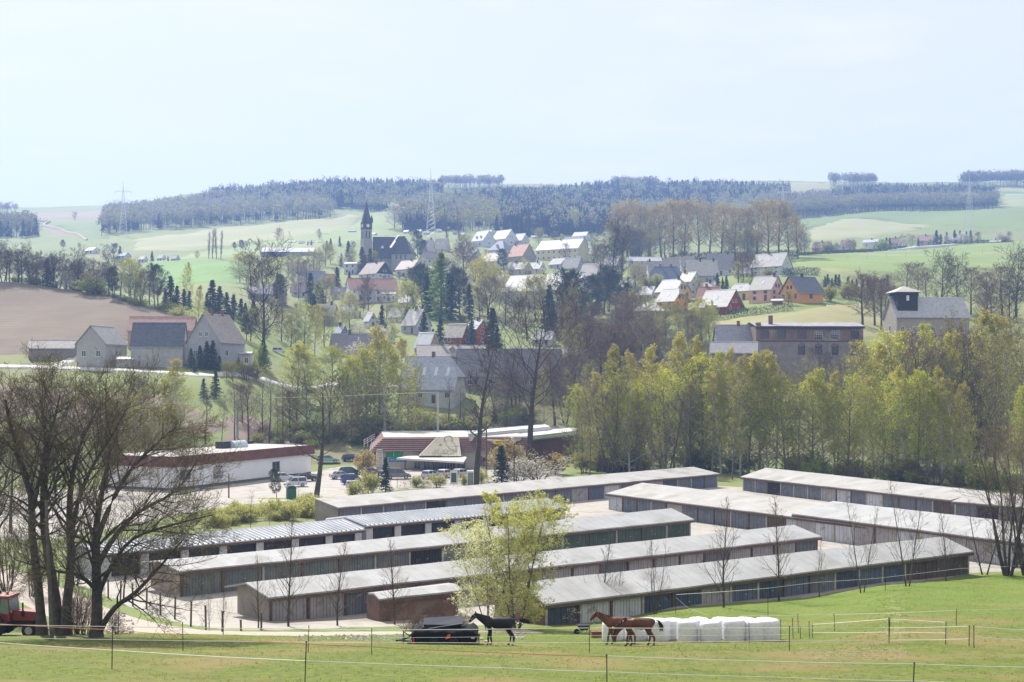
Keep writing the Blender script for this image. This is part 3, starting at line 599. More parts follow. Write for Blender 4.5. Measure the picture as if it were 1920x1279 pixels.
house(1111, 528, 50, -40, 1.4, 12, 22, (.42, .40, .38), (.36, .34, .325), 'house with wide tan roof behind the tall pine trees', win=(1, 2, 1), chim=(), d0=480, d1=760)
house(1090, 450, 34, -30, 1.5, 7, 8, W_, (.5, .5, .5), 'white house at the foot of the hill above the long yellow house', win=(1, 2, 1), chim=(), d0=800, d1=1250)
house(1078, 466, 50, -36, 1.5, 8, 15, (.40, .41, .43), (.12, .13, .16), 'dark roofed house half hidden behind the long yellow house', win=(1, 2, 1), chim=(), d0=760, d1=1100)
# ---- around the church
house(746, 500, 42, 32, 1.2, 15, 15, W_, (.13, .14, .17), 'white house with dark roof directly below the church choir', win=(2, 3, 2), dormer=1, chim=(), d0=600, d1=900, group='houses around the church')
house(768, 519, 54, -38, 1.2, 14, 17, (.62, .63, .64), (.36, .30, .27), 'white house with brownish roof below the church, right of the dark wooden gable', win=(1, 3, 2), chim=(.6,), d0=540, d1=850, group='houses around the church')
house(806, 497, 40, 30, 1.1, 12, 13, (.60, .56, .50), (.24, .21, .21), 'white gabled house with brown roof right of the church', win=(1, 2, 2), chim=(), d0=600, d1=900, group='houses around the church')
house(800, 476, 32, -25, 1.2, 6, 21, (.55, .5, .45), (.42, .385, .35), 'house with tan roof right of the church, left of two alike', win=(1, 2, 1), chim=(.9,), skyl=2, d0=680, d1=1000, group='houses around the church')
house(828, 472, 32, -25, 1.2, 5, 20, (.55, .5, .45), (.42, .385, .35), 'house with tan roof beside the two bare poplars, right of two alike', win=(1, 2, 1), chim=(), skyl=2, d0=680, d1=1000, group='houses around the church')
house(704, 523, 64, -40, 1.05, 9, 22, (.56, .58, .60), (.19, .135, .125), 'house with brown roof and black boarded gable in front of the church', win=(1, 3, 2), chim=(.5,), skyl=1, d0=540, d1=800, gcol=(.05, .055, .065), group='houses around the church')
house(664, 514, 36, -8, 1.3, 19, 3, (.56, .58, .60), (.60, .58, .56), 'boxy white house with flat pale roof left of the brown roofed house', win=(2, 3, 2), chim=(), d0=560, d1=850, group='houses around the church')
house(696, 566, 102, 17, 1.9, 22, 22, (.64, .65, .68), (.33, .19, .15), 'long white farmhouse with red brown tiled roof', win=(2, 6, 2), chim=(), d0=420, d1=640, over=.3)
house(728, 566, 26, 10, 1.6, 15, 3, (.66, .66, .68), (.62, .62, .62), 'small white porch in front of the long white farmhouse', win=(1, 3, 0), chim=(), d0=400, d1=600, group='small buildings', cat='porch')
house(584, 540, 56, 18, 1.4, 14, 18, (.40, .41, .44), (.20, .21, .25), 'house with slate roof among the dark spruces left of the village', win=(1, 2, 2), chim=(), d0=470, d1=720)
house(613, 536, 30, 20, 1.3, 8, 14, (.30, .25, .23), (.38, .16, .12), 'small building with red roof beside the slate roofed house among spruces', win=(1, 1, 1), chim=(), d0=470, d1=720)
house(500, 566, 70, 5, 1.7, 14, 16, (.33, .33, .36), (.24, .22, .25), 'grey house almost hidden behind the big bare tree', win=(1, 3, 2), chim=(), d0=440, d1=680)
house(612, 610, 42, -14, 1.3, 19, 20, (.28, .24, .22), (.45, .41, .36), 'brown house with tan roof and a dark gabled dormer', win=(1, 2, 2), dormer=1, chim=(.8,), d0=380, d1=560)
house(640, 632, 24, -40, .8, 8, 13, (.17, .18, .21), (.36, .38, .42), 'small house with steep dark gable behind the long slate roof', win=(1, 1, 1), chim=(.2,), d0=360, d1=520)
house(662, 668, 84, -4, 1.9, 12, 30, (.28, .26, .25), (.22, .21, .23), 'long farm building with slate roof behind the tall birches', win=(1, 4, 2), chim=(.4,), d0=330, d1=460)
house(694, 615, 26, -50, 1.0, 14, 14, (.60, .62, .66), (.48, .48, .48), 'small white gabled house between spruces in the village centre', win=(1, 1, 1), chim=(), d0=380, d1=560)
house(780, 625, 56, -44, 1.0, 16, 28, (.46, .46, .48), (.45, .44, .41), 'house with steep pale roof hidden behind a dark yew', win=(1, 2, 2), chim=(.5,), d0=370, d1=540)
house(762, 575, 34, -30, 1.1, 8, 12, (.4, .4, .42), (.55, .55, .54), 'small house with very pale roof right of the long farmhouse', win=(1, 1, 1), chim=(), d0=400, d1=620)
house(800, 662, 46, -35, 1.1, 12, 26, (.46, .26, .17), (.55, .58, .64), 'house with pale bluish roof and terracotta wall left of the pine', win=(1, 2, 1), chim=(), d0=330, d1=460)
house(858, 645, 48, -30, 1.3, 14, 23, (.44, .12, .08), (.45, .41, .35), 'red walled house with tan roof behind the pine', win=(1, 2, 1), chim=(), d0=340, d1=480)
house(894, 646, 42, -48, 1.1, 30, 15, (.40, .095, .07), (.34, .35, .37), 'tall red brick house with white windows and grey roof', win=(2, 2, 1), chim=(.6,), d0=340, d1=480, over=.5)
house(846, 690, 134, 7, 2.3, 22, 20, (.34, .31, .28), (.31, .29, .27), 'long low house with grey roof and small dormer behind the big slate roofed farm', win=(1, 5, 2), dormer=1, chim=(.35, .6), d0=315, d1=400)
# ---- big slate roofed farm in the middle
house(812, 760, 120, -14, 1.25, 29, 58, (.48, .50, .49), (.36, .385, .42), 'big farmhouse with pale slate roof and skylights above the meadow', win=(1, 4, 2), chim=(.5,), skyl=4, hip=(0, .62), d0=288, d1=330, over=.5, dist=316)
house(955, 745, 200, 6, 2.9, 30, 46, (.24, .21, .19), (.17, .165, .17), 'long dark slate roofed barn joined to the big farmhouse', win=(1, 5, 2), chim=(.3,), d0=290, d1=360, over=.4, cat='barn', dist=334)
house(1030, 690, 150, 7, 3.5, 22, 14, (.28, .27, .26), (.42, .42, .42), 'long shed with pale roof edge hidden in the bare wood behind the barn', win=(1, 6, 1), chim=(), d0=330, d1=420, cat='shed')
# ---- farm on the left slope
FG = 'farm buildings below the ploughed field'
house(187, 684, 74, 78, 1.3, 40, 32, (.40, .39, .38), (.30, .29, .29), 'grey gabled farm building, second from the left of the farm', win=(1, 1, 2), chim=(), d0=285, d1=345, group=FG, gable_win=False)
house(97, 672, 84, 8, 2.4, 20, 14, (.24, .21, .19), (.42, .38, .36), 'low wooden barn with pale brown roof at the left end of the farm', win=(1, 0, 1), chim=(), d0=285, d1=345, cat='barn', group=FG)
house(303, 668, 122, 4, 2.4, 34, 25, (.46, .28, .22), (.40, .26, .21), 'barn with salmon brown roof just behind the dark slate roofed barn', win=(1, 2, 1), chim=(), d0=310, d1=380, cat='barn', group=FG, dist=334)
house(297, 686, 98, 3, 2.0, 38, 42, (.40, .40, .40), (.11, .12, .145), 'large barn with nearly black slate roof in the middle of the farm', win=(0, 0, 0), chim=(), d0=285, d1=345, cat='barn', group=FG, over=.25)
house(402, 686, 100, 66, 1.0, 46, 50, (.36, .37, .39), (.35, .31, .28), 'farmhouse with steep brown grey roof and slate gable at the right of the farm', win=(1, 2, 2), chim=(.3, .75), d0=285, d1=345, group=FG, over=.4)
house(440, 690, 62, 4, 2.2, 27, 2.5, (.50, .48, .43), (.55, .55, .54), 'flat roofed cream extension of the right farmhouse', win=(1, 4, 2), chim=(), d0=285, d1=340, cat='annex', group=FG)
house(235, 688, 30, 0, 2.0, 15, 3, (.45, .44, .42), (.60, .59, .57), 'low linking shed with pale roof between the grey gable and the slate barn', win=(0, 0, 0), chim=(), d0=285, d1=345, cat='shed', group=FG)
# ---- long hall below the pale hillside
house(540, 480, 98, 3, 3.4, 7, 9, (.16, .19, .24), (.72, .72, .71), 'long agricultural hall with white roof and dark sides on the slope', win=(0, 0, 0), chim=(), d0=700, d1=1200, cat='hall')
for (px, py, w, c, rc, lb) in [(172, 476, 26, W_, (.6, .6, .6), 'white roofed house far left in the valley'), (232, 486, 24, (.5, .52, .55), (.25, .27, .33), 'blue grey roofed house far left in the valley'), (268, 492, 16, W_, (.6, .58, .56), 'white gabled house far off beside a dark conifer'), (302, 490, 16, W_, (.5, .5, .5), 'small white house far off, right of the dark conifer'), (328, 491, 16, (.5, .52, .55), (.36, .37, .42), 'small grey house far off, nearest the four poplars')]:
    house(px, py, w, -30, 1.2, 6, 6, c, rc, lb, win=(1, 2, 1), chim=(), d0=560, d1=1100, group='distant houses in the valley')
for (px, py, w, hw, hr, c, rc, lb) in [(1543, 472, 40, 7, 11, (.42, .35, .33), (.20, .15, .15), 'brown roofed house at the left end of the far hamlet'), (1570, 475, 24, 7, 9, (.55, .53, .48), (.26, .25, .28), 'small gabled house second from left in the far hamlet'), (1591, 470, 30, 9, 11, (.48, .44, .42), (.24, .15, .13), 'house with dark red roof in the far hamlet'), (1636, 466, 36, 11, 6, W_, (.42, .43, .46), 'white house with low grey roof in the far hamlet'), (1680, 462, 22, 7, 9, (.46, .36, .32), (.30, .19, .16), 'brownish house in the middle of the far hamlet'), (1737, 460, 36, 8, 11, (.50, .40, .36), (.30, .20, .18), 'reddish brown house among conifers in the far hamlet'), (1790, 456, 24, 7, 7, W_, (.62, .62, .62), 'pale house behind blossoming bushes in the far hamlet'), (1868, 458, 24, 4, 4, (.3, .28, .27), (.33, .3, .28), 'low shed at the right end of the far hamlet')]:
    house(px, py, w, -28, 1.3, hw, hr, c, rc, lb, win=(1, 2, 2), chim=(.5,), d0=700, d1=1200, group='far hamlet houses')
for (px, py, w, yw, hw, hr, c, rc, lb) in [(1122, 482, 34, -30, 7, 13, W_, (.40, .39, .38), 'white house with grey roof left of the bright long white roof'), (1150, 506, 40, -38, 8, 17, (.5, .48, .45), (.34, .32, .31), 'beige house with grey roof left of the stepped terrace'), (884, 488, 34, -36, 9, 12, (.58, .58, .60), (.45, .43, .41), 'white house with tan roof left of the grey gabled house'), (1006, 512, 34, -34, 8, 12, W_, (.50, .48, .46), 'white cottage with pale roof below the long yellow house'), (1094, 556, 44, -40, 9, 18, (.5, .5, .5), (.38, .36, .35), 'grey cottage with steep roof between the pine trees'), (1176, 552, 40, -38, 10, 16, W_, (.42, .40, .39), 'white cottage with grey roof left of the dark blue roof'), (556, 512, 36, 12, 8, 12, (.5, .45, .4), (.34, .24, .22), 'low house with brown roof above the slate roofed house'), (720, 642, 40, -30, 12, 16, (.52, .52, .52), (.42, .40, .38), 'pale house with light roof right of the long slate roof'), (634, 560, 30, 14, 9, 12, (.45, .43, .42), (.28, .26, .28), 'small grey house left of the long farmhouse'), (936, 536, 30, -38, 9, 12, W_, (.45, .42, .40), 'white cottage right of the golden willow'), (790, 520, 34, -36, 9, 12, (.6, .6, .6), (.30, .27, .27), 'white cottage with dark brown roof below the two tan roofs'), (1400, 520, 30, -34, 8, 12, W_, (.40, .37, .36), 'white cottage left of the large pale house at the field'), (846, 522, 36, -34, 9, 13, (.58, .56, .52), (.46, .43, .40), 'beige cottage with pale roof right of the bright larch'), (868, 536, 38, -38, 10, 14, W_, (.40, .38, .37), 'white cottage with grey roof between larch and golden willow'), (1082, 538, 40, -36, 9, 14, (.6, .58, .52), (.50, .48, .46), 'cream cottage with pale roof right of the large white roofed house'), (1216, 562, 36, -40, 10, 14, (.5, .5, .5), (.52, .51, .50), 'grey cottage with pale roof left of the orange houses'), (560, 556, 34, 14, 9, 13, (.55, .5, .45), (.36, .30, .28), 'beige cottage with brown roof among spruces left of the farmhouse'), (652, 596, 36, -20, 10, 14, W_, (.50, .48, .45), 'white cottage with pale roof below the long white farmhouse'), (746, 604, 38, -34, 10, 15, (.6, .6, .6), (.44, .43, .42), 'white cottage with grey roof left of the dark yew house'), (1330, 552, 34, -36, 9, 13, (.6, .56, .5), (.42, .38, .36), 'cream cottage with tan roof behind the grey and red houses'), (1020, 648, 46, -20, 12, 14, (.5, .46, .42), (.48, .46, .44), 'low house with pale roof at the edge of the brown wood'), (870, 472, 34, -34, 8, 13, W_, (.46, .45, .45), 'white cottage right of the two bare poplars')]:
    house(px, py, w, yw, 1.25, hw, hr, c, rc, lb, win=(1, 2, 1), chim=(.6,), skyl=1, d0=340, d1=1100)
rg = random.Random(5)
ALL = [('white', W_, (.60, .60, .58)), ('grey', (.40, .42, .44), (.36, .36, .38)), ('tan', (.46, .42, .36), (.50, .47, .43))]
GX = [(548, 457), (566, 459), (584, 458), (601, 457), (660, 437), (700, 443), (786, 437), (800, 440), (812, 432), (823, 436), (838, 432), (776, 433), (762, 438), (853, 440), (868, 443), (1002, 448), (1022, 446)]
for i, (px, py) in enumerate(GX):
    n, c, rc = ALL[i % 3]
    house(px, py, rg.uniform(9, 14), rg.uniform(-35, 20), 1.3, 3.2, 3.2, c, rc, 'tiny %s allotment cabin on the hillside, %s from the left' % (n, ordn(sum(1 for q in GX if q[0] < px) + 1)), win=(1, 1, 1), chim=(), d0=700, d1=1500, group='allotment cabins', cat='cabin', name='cabin', gable_win=False, over=.2)
# ================================================================ church
def church():
    d = 705; s = d / F; g = Vector(((687-CX)*s, d, 0)); zb = (HY-492)*s
    r = empty('church', (g.x, g.y, zb), 0, 'church with slim dark pointed spire and steep slate nave roof', 'church')
    cw = m_wall((.34, .33, .31)); sl = mat('church slate', (.055, .062, .085), .55, scale=.8, col2=(.04, .045, .065), spec=.4, stripes=('Z', .5, .3, .8))
    tw = 11.2*s; a = R(28)
    def q(x, y): return (x*math.cos(a)-y*math.sin(a), x*math.sin(a)+y*math.cos(a))
    def rbox(m, hx, hy, z0, z1, cx=0, cy=0, mi=0):
        p = [q(cx+sx*hx, cy+sy*hy) for sx, sy in ((-1, -1), (1, -1), (1, 1), (-1, 1))]
        m.prism(p, z0, z1, 2, mi); return m
    z1, z2, z3 = 61*s, 40*s, 0
    h_sp, h_cl, h_st = (492-375)*s, (492-417)*s, (492-431)*s
    hh = tw*.76
    t = rbox(MB(), hh, hh, -6, (492-450)*s).build('tower', cw, r)
    st = rbox(MB(), hh*.93, hh*.93, (492-450)*s, h_st).build('belfry', cw, r)
    for side in range(4):
        for u in (-.36, 0.36):
            m = MB(); c, sn = math.cos(a+side*R(90)), math.sin(a+side*R(90))
            def pp(x, y, z): return (x*c-y*sn, x*sn+y*c, z)
            z0b, z1b = (492-448)*s, (492-434)*s; w = hh*.13; y = -hh*.93-.06; x0 = u*hh
            m.add([pp(x0-w, y, z0b), pp(x0+w, y, z0b), pp(x0+w, y, z1b), pp(x0-w, y, z1b), pp(x0-w, y+.05, z0b), pp(x0+w, y+.05, z0b), pp(x0+w, y+.05, z1b), pp(x0-w, y+.05, z1b)], [(0, 1, 2, 3), (0, 4, 5, 1), (2, 6, 7, 3), (1, 5, 6, 2), (0, 3, 7, 4)])
            m.build('louvre', mat('louvre wood', (.07, .06, .06), .8), st)
    # slate clock storey (square) and spire
    cl = rbox(MB(), hh*.97, hh*.97, h_st, h_cl).build('clock_storey', sl, r)
    for side in range(4):
        c, sn = math.cos(a+side*R(90)), math.sin(a+side*R(90)); n = 20
        def disc(R0, y0, y1, nm, m_, par, cxx=0):
            V = []; zc = (492-424)*s
            for yy in (y1, y0):
                for k in range(n):
                    x = R0*math.cos(2*math.pi*k/n); z = zc+R0*math.sin(2*math.pi*k/n); V.append((x*c-yy*sn, x*sn+yy*c, z))
            m = MB(); m.add(V, [(k, (k+1) % n, n+(k+1) % n, n+k) for k in range(n)]); m.add(V, [(n, n+k, n+k+1) for k in range(1, n-1)]); return m.build(nm, m_, par)
        fce = disc(.95, -hh*.97-.1, -hh*.97+.05, 'clock_face', m_white, cl)
    sp = MB(); ring = []
    prof = [(hh*1.12, h_cl-.1), (hh*1.02, h_cl+.5), (hh*.84, h_cl+(h_sp-h_cl)*.22), (hh*.56, h_cl+(h_sp-h_cl)*.45), (hh*.27, h_cl+(h_sp-h_cl)*.72), (.05, h_sp)]
    V = []
    for k, (rr, z) in enumerate(prof):
        for j in range(8):
            an = a + R(45)*j + R(22.5); sq = 1.0 / max(abs(math.cos(an-a)), abs(math.sin(an-a))) if k == 0 else 1.08
            V.append((rr*sq*math.cos(an), rr*sq*math.sin(an), z))
    sp.add(V, [(k*8+j, k*8+(j+1) % 8, (k+1)*8+(j+1) % 8, (k+1)*8+j) for k in range(5) for j in range(8)]); spo = sp.build('spire', sl, r)
    MB().tube([(0, 0, h_sp-.3), (0, 0, h_sp+5)], .09, 6).tube([(-.8, 0, h_sp+3.9), (.8, 0, h_sp+3.9)], .07, 5).build('cross', mat('gilt cross', (.55, .48, .3), .4, metal=.5), spo)
    for sx in (-1, 1):
        x, y = q(sx*hh*.9, -hh*.9)
        MB().tube([(x, y, h_cl-.4), (x, y, h_cl+1.8), (x, y, h_cl+4.2)], [.75, .7, .05], 8).build('corner_turret', sl, spo)
    # nave: gable roof running right, slightly towards the back
    yaw = R(6); N = empty('nave_frame', (0, 0, 0)); COL.objects.unlink(N); bpy.data.objects.remove(N)
    def part(nm, bm_or_mb, m_, loc, rz, par=r):
        o = bm_or_mb.build(nm, m_, par) if isinstance(bm_or_mb, MB) else sm_part(nm, par, bm_or_mb, m_, False)
        o.location = loc; o.rotation_euler = (0, 0, rz); return o
    L, W, zw, hr = 56*s, 13.5, 10*s, (492-443-10)*s
    cxn = (727-687)*s; cyn = 5
    nv = part('nave_wall', MB().prism(wall_profile(W, zw, hr, 0, -6), -L/2, L/2, 0), cw, (cxn, cyn, 0), yaw)
    part('nave_roof', roof_mesh(L, W, zw, hr, 0, .98, .5), sl, (cxn, cyn, 0), yaw)
    # transept towards the viewer, hipped choir on the right
    cx2 = (757-687)*s; L2, W2 = 36*s, 12.5
    part('choir_wall', MB().box(-L2/2, L2/2, -W2/2, W2/2, -6, 9*s+2.2), cw, (cx2, cyn-5.5, 0), R(-10))
    part('choir_roof', roof_mesh(L2, W2, 9*s+2.2, (492-443)*s-9*s-2.4, .5, .95, .5), sl, (cx2, cyn-5.5, 0), R(-10))
    rb = MB(); 
    x0, x1 = (745-687)*s, (735-687)*s
    rb.prism([(0, 0), (1.5, 0), (1.5, .5), (0, .5)], 0, 1, 0)
    V = [(x0-.2, cyn-1.2, (492-442)*s+.3), (x0+1.0, cyn-1.2, (492-442)*s+.3), (x1+.5, cyn-12.5, (492-468)*s+.2), (x1-.7, cyn-12.5, (492-468)*s+.2)]
    V2 = [(x, y, z+.35) for x, y, z in V]
    rb = MB(); rb.add(V+V2, [(0, 3, 2, 1), (4, 5, 6, 7), (0, 1, 5, 4), (1, 2, 6, 5), (2, 3, 7, 6), (3, 0, 4, 7)]); rb.build('gable_coping', m_white, r)
    for u in (-.3, 0, .3):
        m = MB().box(L2/2*u*1.6-.4, L2/2*u*1.6+.4, -W2/2-.08, -W2/2+.02, 1.2, 9*s+.8); o = m.build('choir_window', m_glass, r); o.location = (cx2, cyn-5.5, 0); o.rotation_euler = (0, 0, R(-10))
    for u in (-.25, .15):
        m = MB().box(L*u-.4, L*u+.4, -W/2-.08, -W/2+.02, .8, zw-.6); o = m.build('nave_window', m_glass, r); o.location = (cxn, cyn, 0); o.rotation_euler = (0, 0, yaw)
    dm = MB().prism([(-1.1, 0), (0, 1.9), (1.1, 0)], -1.2, 1.5, 1); o = dm.build('roof_dormer', m_white, r); o.location = ((717-687)*s, cyn-W/2*.55, zw+hr*.42)
church()
# ================================================================ ruined factory
def factory():
    d = 330; s = d/F
    p0 = P(1418, 700, d); x0 = p0.x; Wf = (1622-1418)*s; H0 = (HY-700)*s; yaw = R(3)
    r = empty('factory_ruin', (x0, d, H0-2), yaw, 'long derelict brick factory with broken windows and flat grey roof', 'factory')
    bk = mat('weathered factory brick', (.235, .17, .12), .95, scale=.5, col2=(.145, .105, .08), det=9, blotch=((.36, .34, .32), .16, .52, .7), stripes=('Z', .12, .25, .8))
    zt = (700-609)*s + 2; z_c = (700-640)*s+2; pl = mat('old grey plaster', (.30, .28, .27), .95, scale=.4, col2=(.20, .18, .17), det=9, blotch=((.22, .17, .14), .3, .55, .8))
    ws = [(1446, 0), (1482, 1), (1512, 1), (1543, 1), (1566, 0), (1605, 1)]
    ws = [1434, 1466, 1504, 1537, 1568, 1606]
    # upper wall as piers around real openings
    m = MB(); D = 13; t = .5; zb, zh = z_c+.7, zt-1.5
    xs = [(w-1418)*s for w in ws]; hw = 8.2*s; cur = 0
    for x in xs: m.box(cur, x-hw, 0, t, zb, zh); cur = x+hw
    m.box(cur, Wf, 0, t, zb, zh); m.box(0, Wf, .003, t, zh, zt-.35); m.box(0, Wf, .003, t, z_c, zb)
    m.box(0, t, t, D, -12, zt-.35); m.box(Wf-t, Wf, t, D, -12, zt-.35); m.box(0, Wf, D-t, D, z_c-1, zt-.35); m.box(0, Wf, .4, D, z_c-.5, z_c-.3)
    m.build('wall', bk, r)
    lw = MB(); cur = 0; z0 = z_c-3.6
    for x in xs[2:]: lw.box(cur, x-hw*.8, .004, t, z0, z_c-1.2); cur = x+hw*.8
    lw.box(cur, Wf, .004, t, z0, z_c-1.2); lw.box(0, Wf, 0, t, -12, z0); lw.box(0, Wf, .006, t, z_c-1.2, z_c-.002)
    lw.build('lower_wall', pl, r)
    MB().box(.02, Wf-.02, -.12, 0, z_c-.1, z_c+.15).build('cornice', mat('dark cornice', (.10, .075, .065), .9), r)
    cm = MB(); cm.box(-.3, Wf+.3, -.35, .5, zt-.9, zt-.35)
    for i in range(int(Wf/.7)): cm.box(i*.7+.1, i*.7+.42, -.22, .003, zt-1.25, zt-.9)
    cm.build('eaves_frieze', mat('dark eaves brick', (.095, .07, .062), .95, scale=1.5, var=.3), r)
    rf = MB(); rg = random.Random(8); K = 14
    V = []
    for k in range(K+1):
        x = -.4+(Wf+.8)*k/K; V += [(x, -.5, zt-.34+rg.uniform(0, .08)), (x, D/2, zt+.9+rg.uniform(-.1, .1)), (x, D+.4, zt-.3)]
    V2 = [(x, y, z-.12) for x, y, z in V]; n = len(V)
    rf.add(V+V2, [(k*3+j, (k+1)*3+j, (k+1)*3+j+1, k*3+j+1) for k in range(K) for j in (0, 1)] + [(n+k*3, n+(k+1)*3, (k+1)*3, k*3) for k in range(K)])
    rfo = rf.build('roof', mat('patched tar roof', (.34, .335, .35), .8, scale=.4, col2=(.22, .215, .23), det=9, blotch=((.6, .6, .6), .9, .66, .6)), r)
    MB().box(4.2, 5.2, 3, 4, zt, zt+2.6).build('chimney', m_brick, rfo)
    MB().box(0, 1.2, -.2, 1, zt-.3, zt+.6).build('parapet_stub', m_brick, rfo)
    for i, x in enumerate(xs):
        w = MB(); w.box(x-hw, x-hw+.12, .15, .25, zb, zh).box(x+hw-.12, x+hw, .15, .25, zb, zh).box(x-hw, x+hw, .15, .25, zh-.1, zh)
        for u in (-.5, 0, .5): w.box(x+u*hw-.03, x+u*hw+.03, .17, .23, zb, zh)
        for k in (1, 2, 3): w.box(x-hw, x+hw, .17, .23, zb+(zh-zb)*k/4-.03, zb+(zh-zb)*k/4+.03)
        wf = w.build('window', m_frameb if i not in (3, 4) else m_white, r)
        pn = MB(); pn.box(x-hw+.1, x+hw-.1, .26, .28, zb+(.0 if i not in (3, 4) else (zh-zb)*.45), zh); pn.build('pane', m_glass, wf)
        if i >= 2:
            a = MB(); pts = [(x+math.cos(q)*hw*.85, -.04, z_c-1.35+math.sin(q)*.7) for q in np.linspace(0, math.pi, 9)]; a.tube(pts, .14, 5); a.build('window_arch', m_brick, r)
            w2 = MB(); w2.box(x-hw*.8, x+hw*.8, .3, .34, z0, z_c-1.2); w2.build('lower_window', m_glass, r)
    for (px, w, py, zw_, zr_, lb, dd_) in [(1382, 80, 700, 59, 31, 'slate roofed side wing left of the derelict factory', 336), (1378, 92, 716, 55, 19, 'low slate roofed building in front of the factory side wing', 322)]:
        o = house(px, py, w, 2 if dd_ > 330 else -12, 1.8, zw_, zr_, (.27, .22, .19), (.27, .27, .29), lb, win=(1, 3, 1), chim=(.55,) if dd_ > 330 else (), dist=dd_, cat='factory wing', group='derelict factory buildings', name='factory_wing')
        root = o[0]; root.location.z = (HY-py)*dd_/F
factory()
# ================================================================ mill with roof turret
def mill():
    d = 318; s = d/F; zb = (HY-660)*s
    o = house(1740, 660, 150, 8, 2.5, 66, 36, (.36, .32, .27), (.40, .40, .41), 'old mill with long slate roof and dark square roof turret', win=(0, 0, 0), chim=(), dist=d, cat='mill', name='mill', group=None, over=.3)
    r, L, W, hw, hr = o; r.location.z = zb; r.rotation_euler = (0, 0, R(8))
    # turret
    x = -L/2 + 3.4; tz = hw+hr*.35
    dk = mat('black boarded turret', (.035, .035, .04), .8, scale=2)
    t = MB().box(x-2.7, x+2.7, -2.9, 1.6, hw-.2, hw+hr+1.3).build('turret', dk, r)
    m = MB(); z = hw+hr+1.3; m.add([(x-3.5, -3.8, z), (x+3.5, -3.8, z), (x+3.5, 2.4, z), (x-3.5, 2.4, z), (x, -.7, z+1.6), (x-3.5, -3.8, z-.15), (x+3.5, -3.8, z-.15), (x+3.5, 2.4, z-.15), (x-3.5, 2.4, z-.15)], [(0, 1, 5+1, 5), (1, 2, 7, 6), (2, 3, 8, 7), (3, 0, 5, 8)])
    m.add([(x-3.5, -3.8, z), (x+3.5, -3.8, z), (x+3.5, 2.4, z), (x-3.5, 2.4, z), (x, -.7, z+1.6)], [(0, 1, 4), (1, 2, 4), (2, 3, 4), (3, 0, 4)]); m.build('turret_roof', m_rooft((.46, .43, .40)), t)
    MB().box(x-.35, x+.35, -2.98, -2.9, z-2.2, z-.9).build('turret_window', m_white, t)
    for u in (-.42, -.25, 0, .22, .4): window(r, 'F', u*L, hw*.55, .9, 1.3, L=L, W=W)
    window(r, 'L', 0, hw*.6, .9, 1.3, L=L, W=W)
    MB().box(-L/2-.03, L/2+.03, -W/2-.05, W/2+.05, hw*.45, hw*.45+.18).build('string_course', mat('red brick trim', (.36, .12, .07), .9), r)
mill()
# ================================================================ text helper (real lettering as mesh)
def text_mesh(name, s, size, m, parent, loc, rot, depth=.01, font_scale=(1, 1, 1)):
    cu = bpy.data.curves.new(name, 'FONT'); cu.body = s; cu.size = size; cu.extrude = depth; cu.align_x = 'CENTER'; cu.align_y = 'CENTER'
    t = bpy.data.objects.new('tmp', cu); COL.objects.link(t); bpy.context.view_layer.update()
    me = bpy.data.meshes.new_from_object(t); COL.objects.unlink(t); bpy.data.objects.remove(t)
    me.materials.clear(); me.materials.append(m); o = link(name, me, parent); o.location = loc; o.rotation_euler = rot; o.scale = font_scale
    return o
def marks(name, x0, x1, y, z0, z1, m, parent, n, seed=1, slant=0.0, dy=0.0):
    """row of worn letter strokes too small to read"""
    rg = random.Random(seed); b = MB(); w = (x1-x0)/n
    for i in range(n):
        a = x0+i*w+w*.12; c = a+w*rg.uniform(.5, .72); zt = z1-(z1-z0)*rg.choice((0, 0, .12)); h = (z1-z0)*.2; v = w*.2
        Q = []
        k = rg.randrange(4)
        if k != 3: Q.append((a, a+v, z0, zt))
        if k in (0, 2): Q.append((c-v, c, z0, zt))
        if k == 3: Q.append(((a+c)/2-v/2, (a+c)/2+v/2, z0, zt))
        if k != 2: Q.append((a, c, zt-h, zt))
        if k in (1, 2): Q.append((a, c, (z0+zt)/2-h/2, (z0+zt)/2+h/2))
        for q in Q:
            u0 = y+dy*(q[2]-z0); u1 = y+dy*(q[3]-z0); sx0 = slant*(q[2]-z0); sx1 = slant*(q[3]-z0)
            V = [(q[0]+sx0, u0, q[2]), (q[1]+sx0, u0, q[2]), (q[1]+sx1, u1, q[3]), (q[0]+sx1, u1, q[3])]; V2 = [(x_, y_+.03, z_) for x_, y_, z_ in V]
            b.add(V+V2, [(0, 1, 2, 3), (0, 4, 5, 1), (1, 5, 6, 2), (2, 6, 7, 3), (3, 7, 4, 0)])
    return b.build(name, m, parent)
m_wht = mat('white render', (.82, .82, .84), .85, scale=.6, var=.04, blotch=((.5, .5, .5), .3, .6, .3))
m_cladb = mat('red brown fascia cladding', (.21, .085, .06), .8, scale=1, var=.2, stripes=('X', .4, .25, .9))
m_flat = mat('light flat roof gravel', (.47, .45, .42), .9, scale=.5, var=.12)
m_blue = mat('blue sign', (.02, .20, .65), .5, scale=1, var=.03); m_sgreen = mat('green sign', (.01, .33, .12), .5, scale=1, var=.05)
m_yel = mat('yellow sign', (.85, .66, .03), .5, scale=1, var=.04); m_black = mat('black rubber', (.02, .02, .022), .85, scale=3)
m_red = mat('red sign', (.55, .02, .02), .5, scale=1, var=.05)
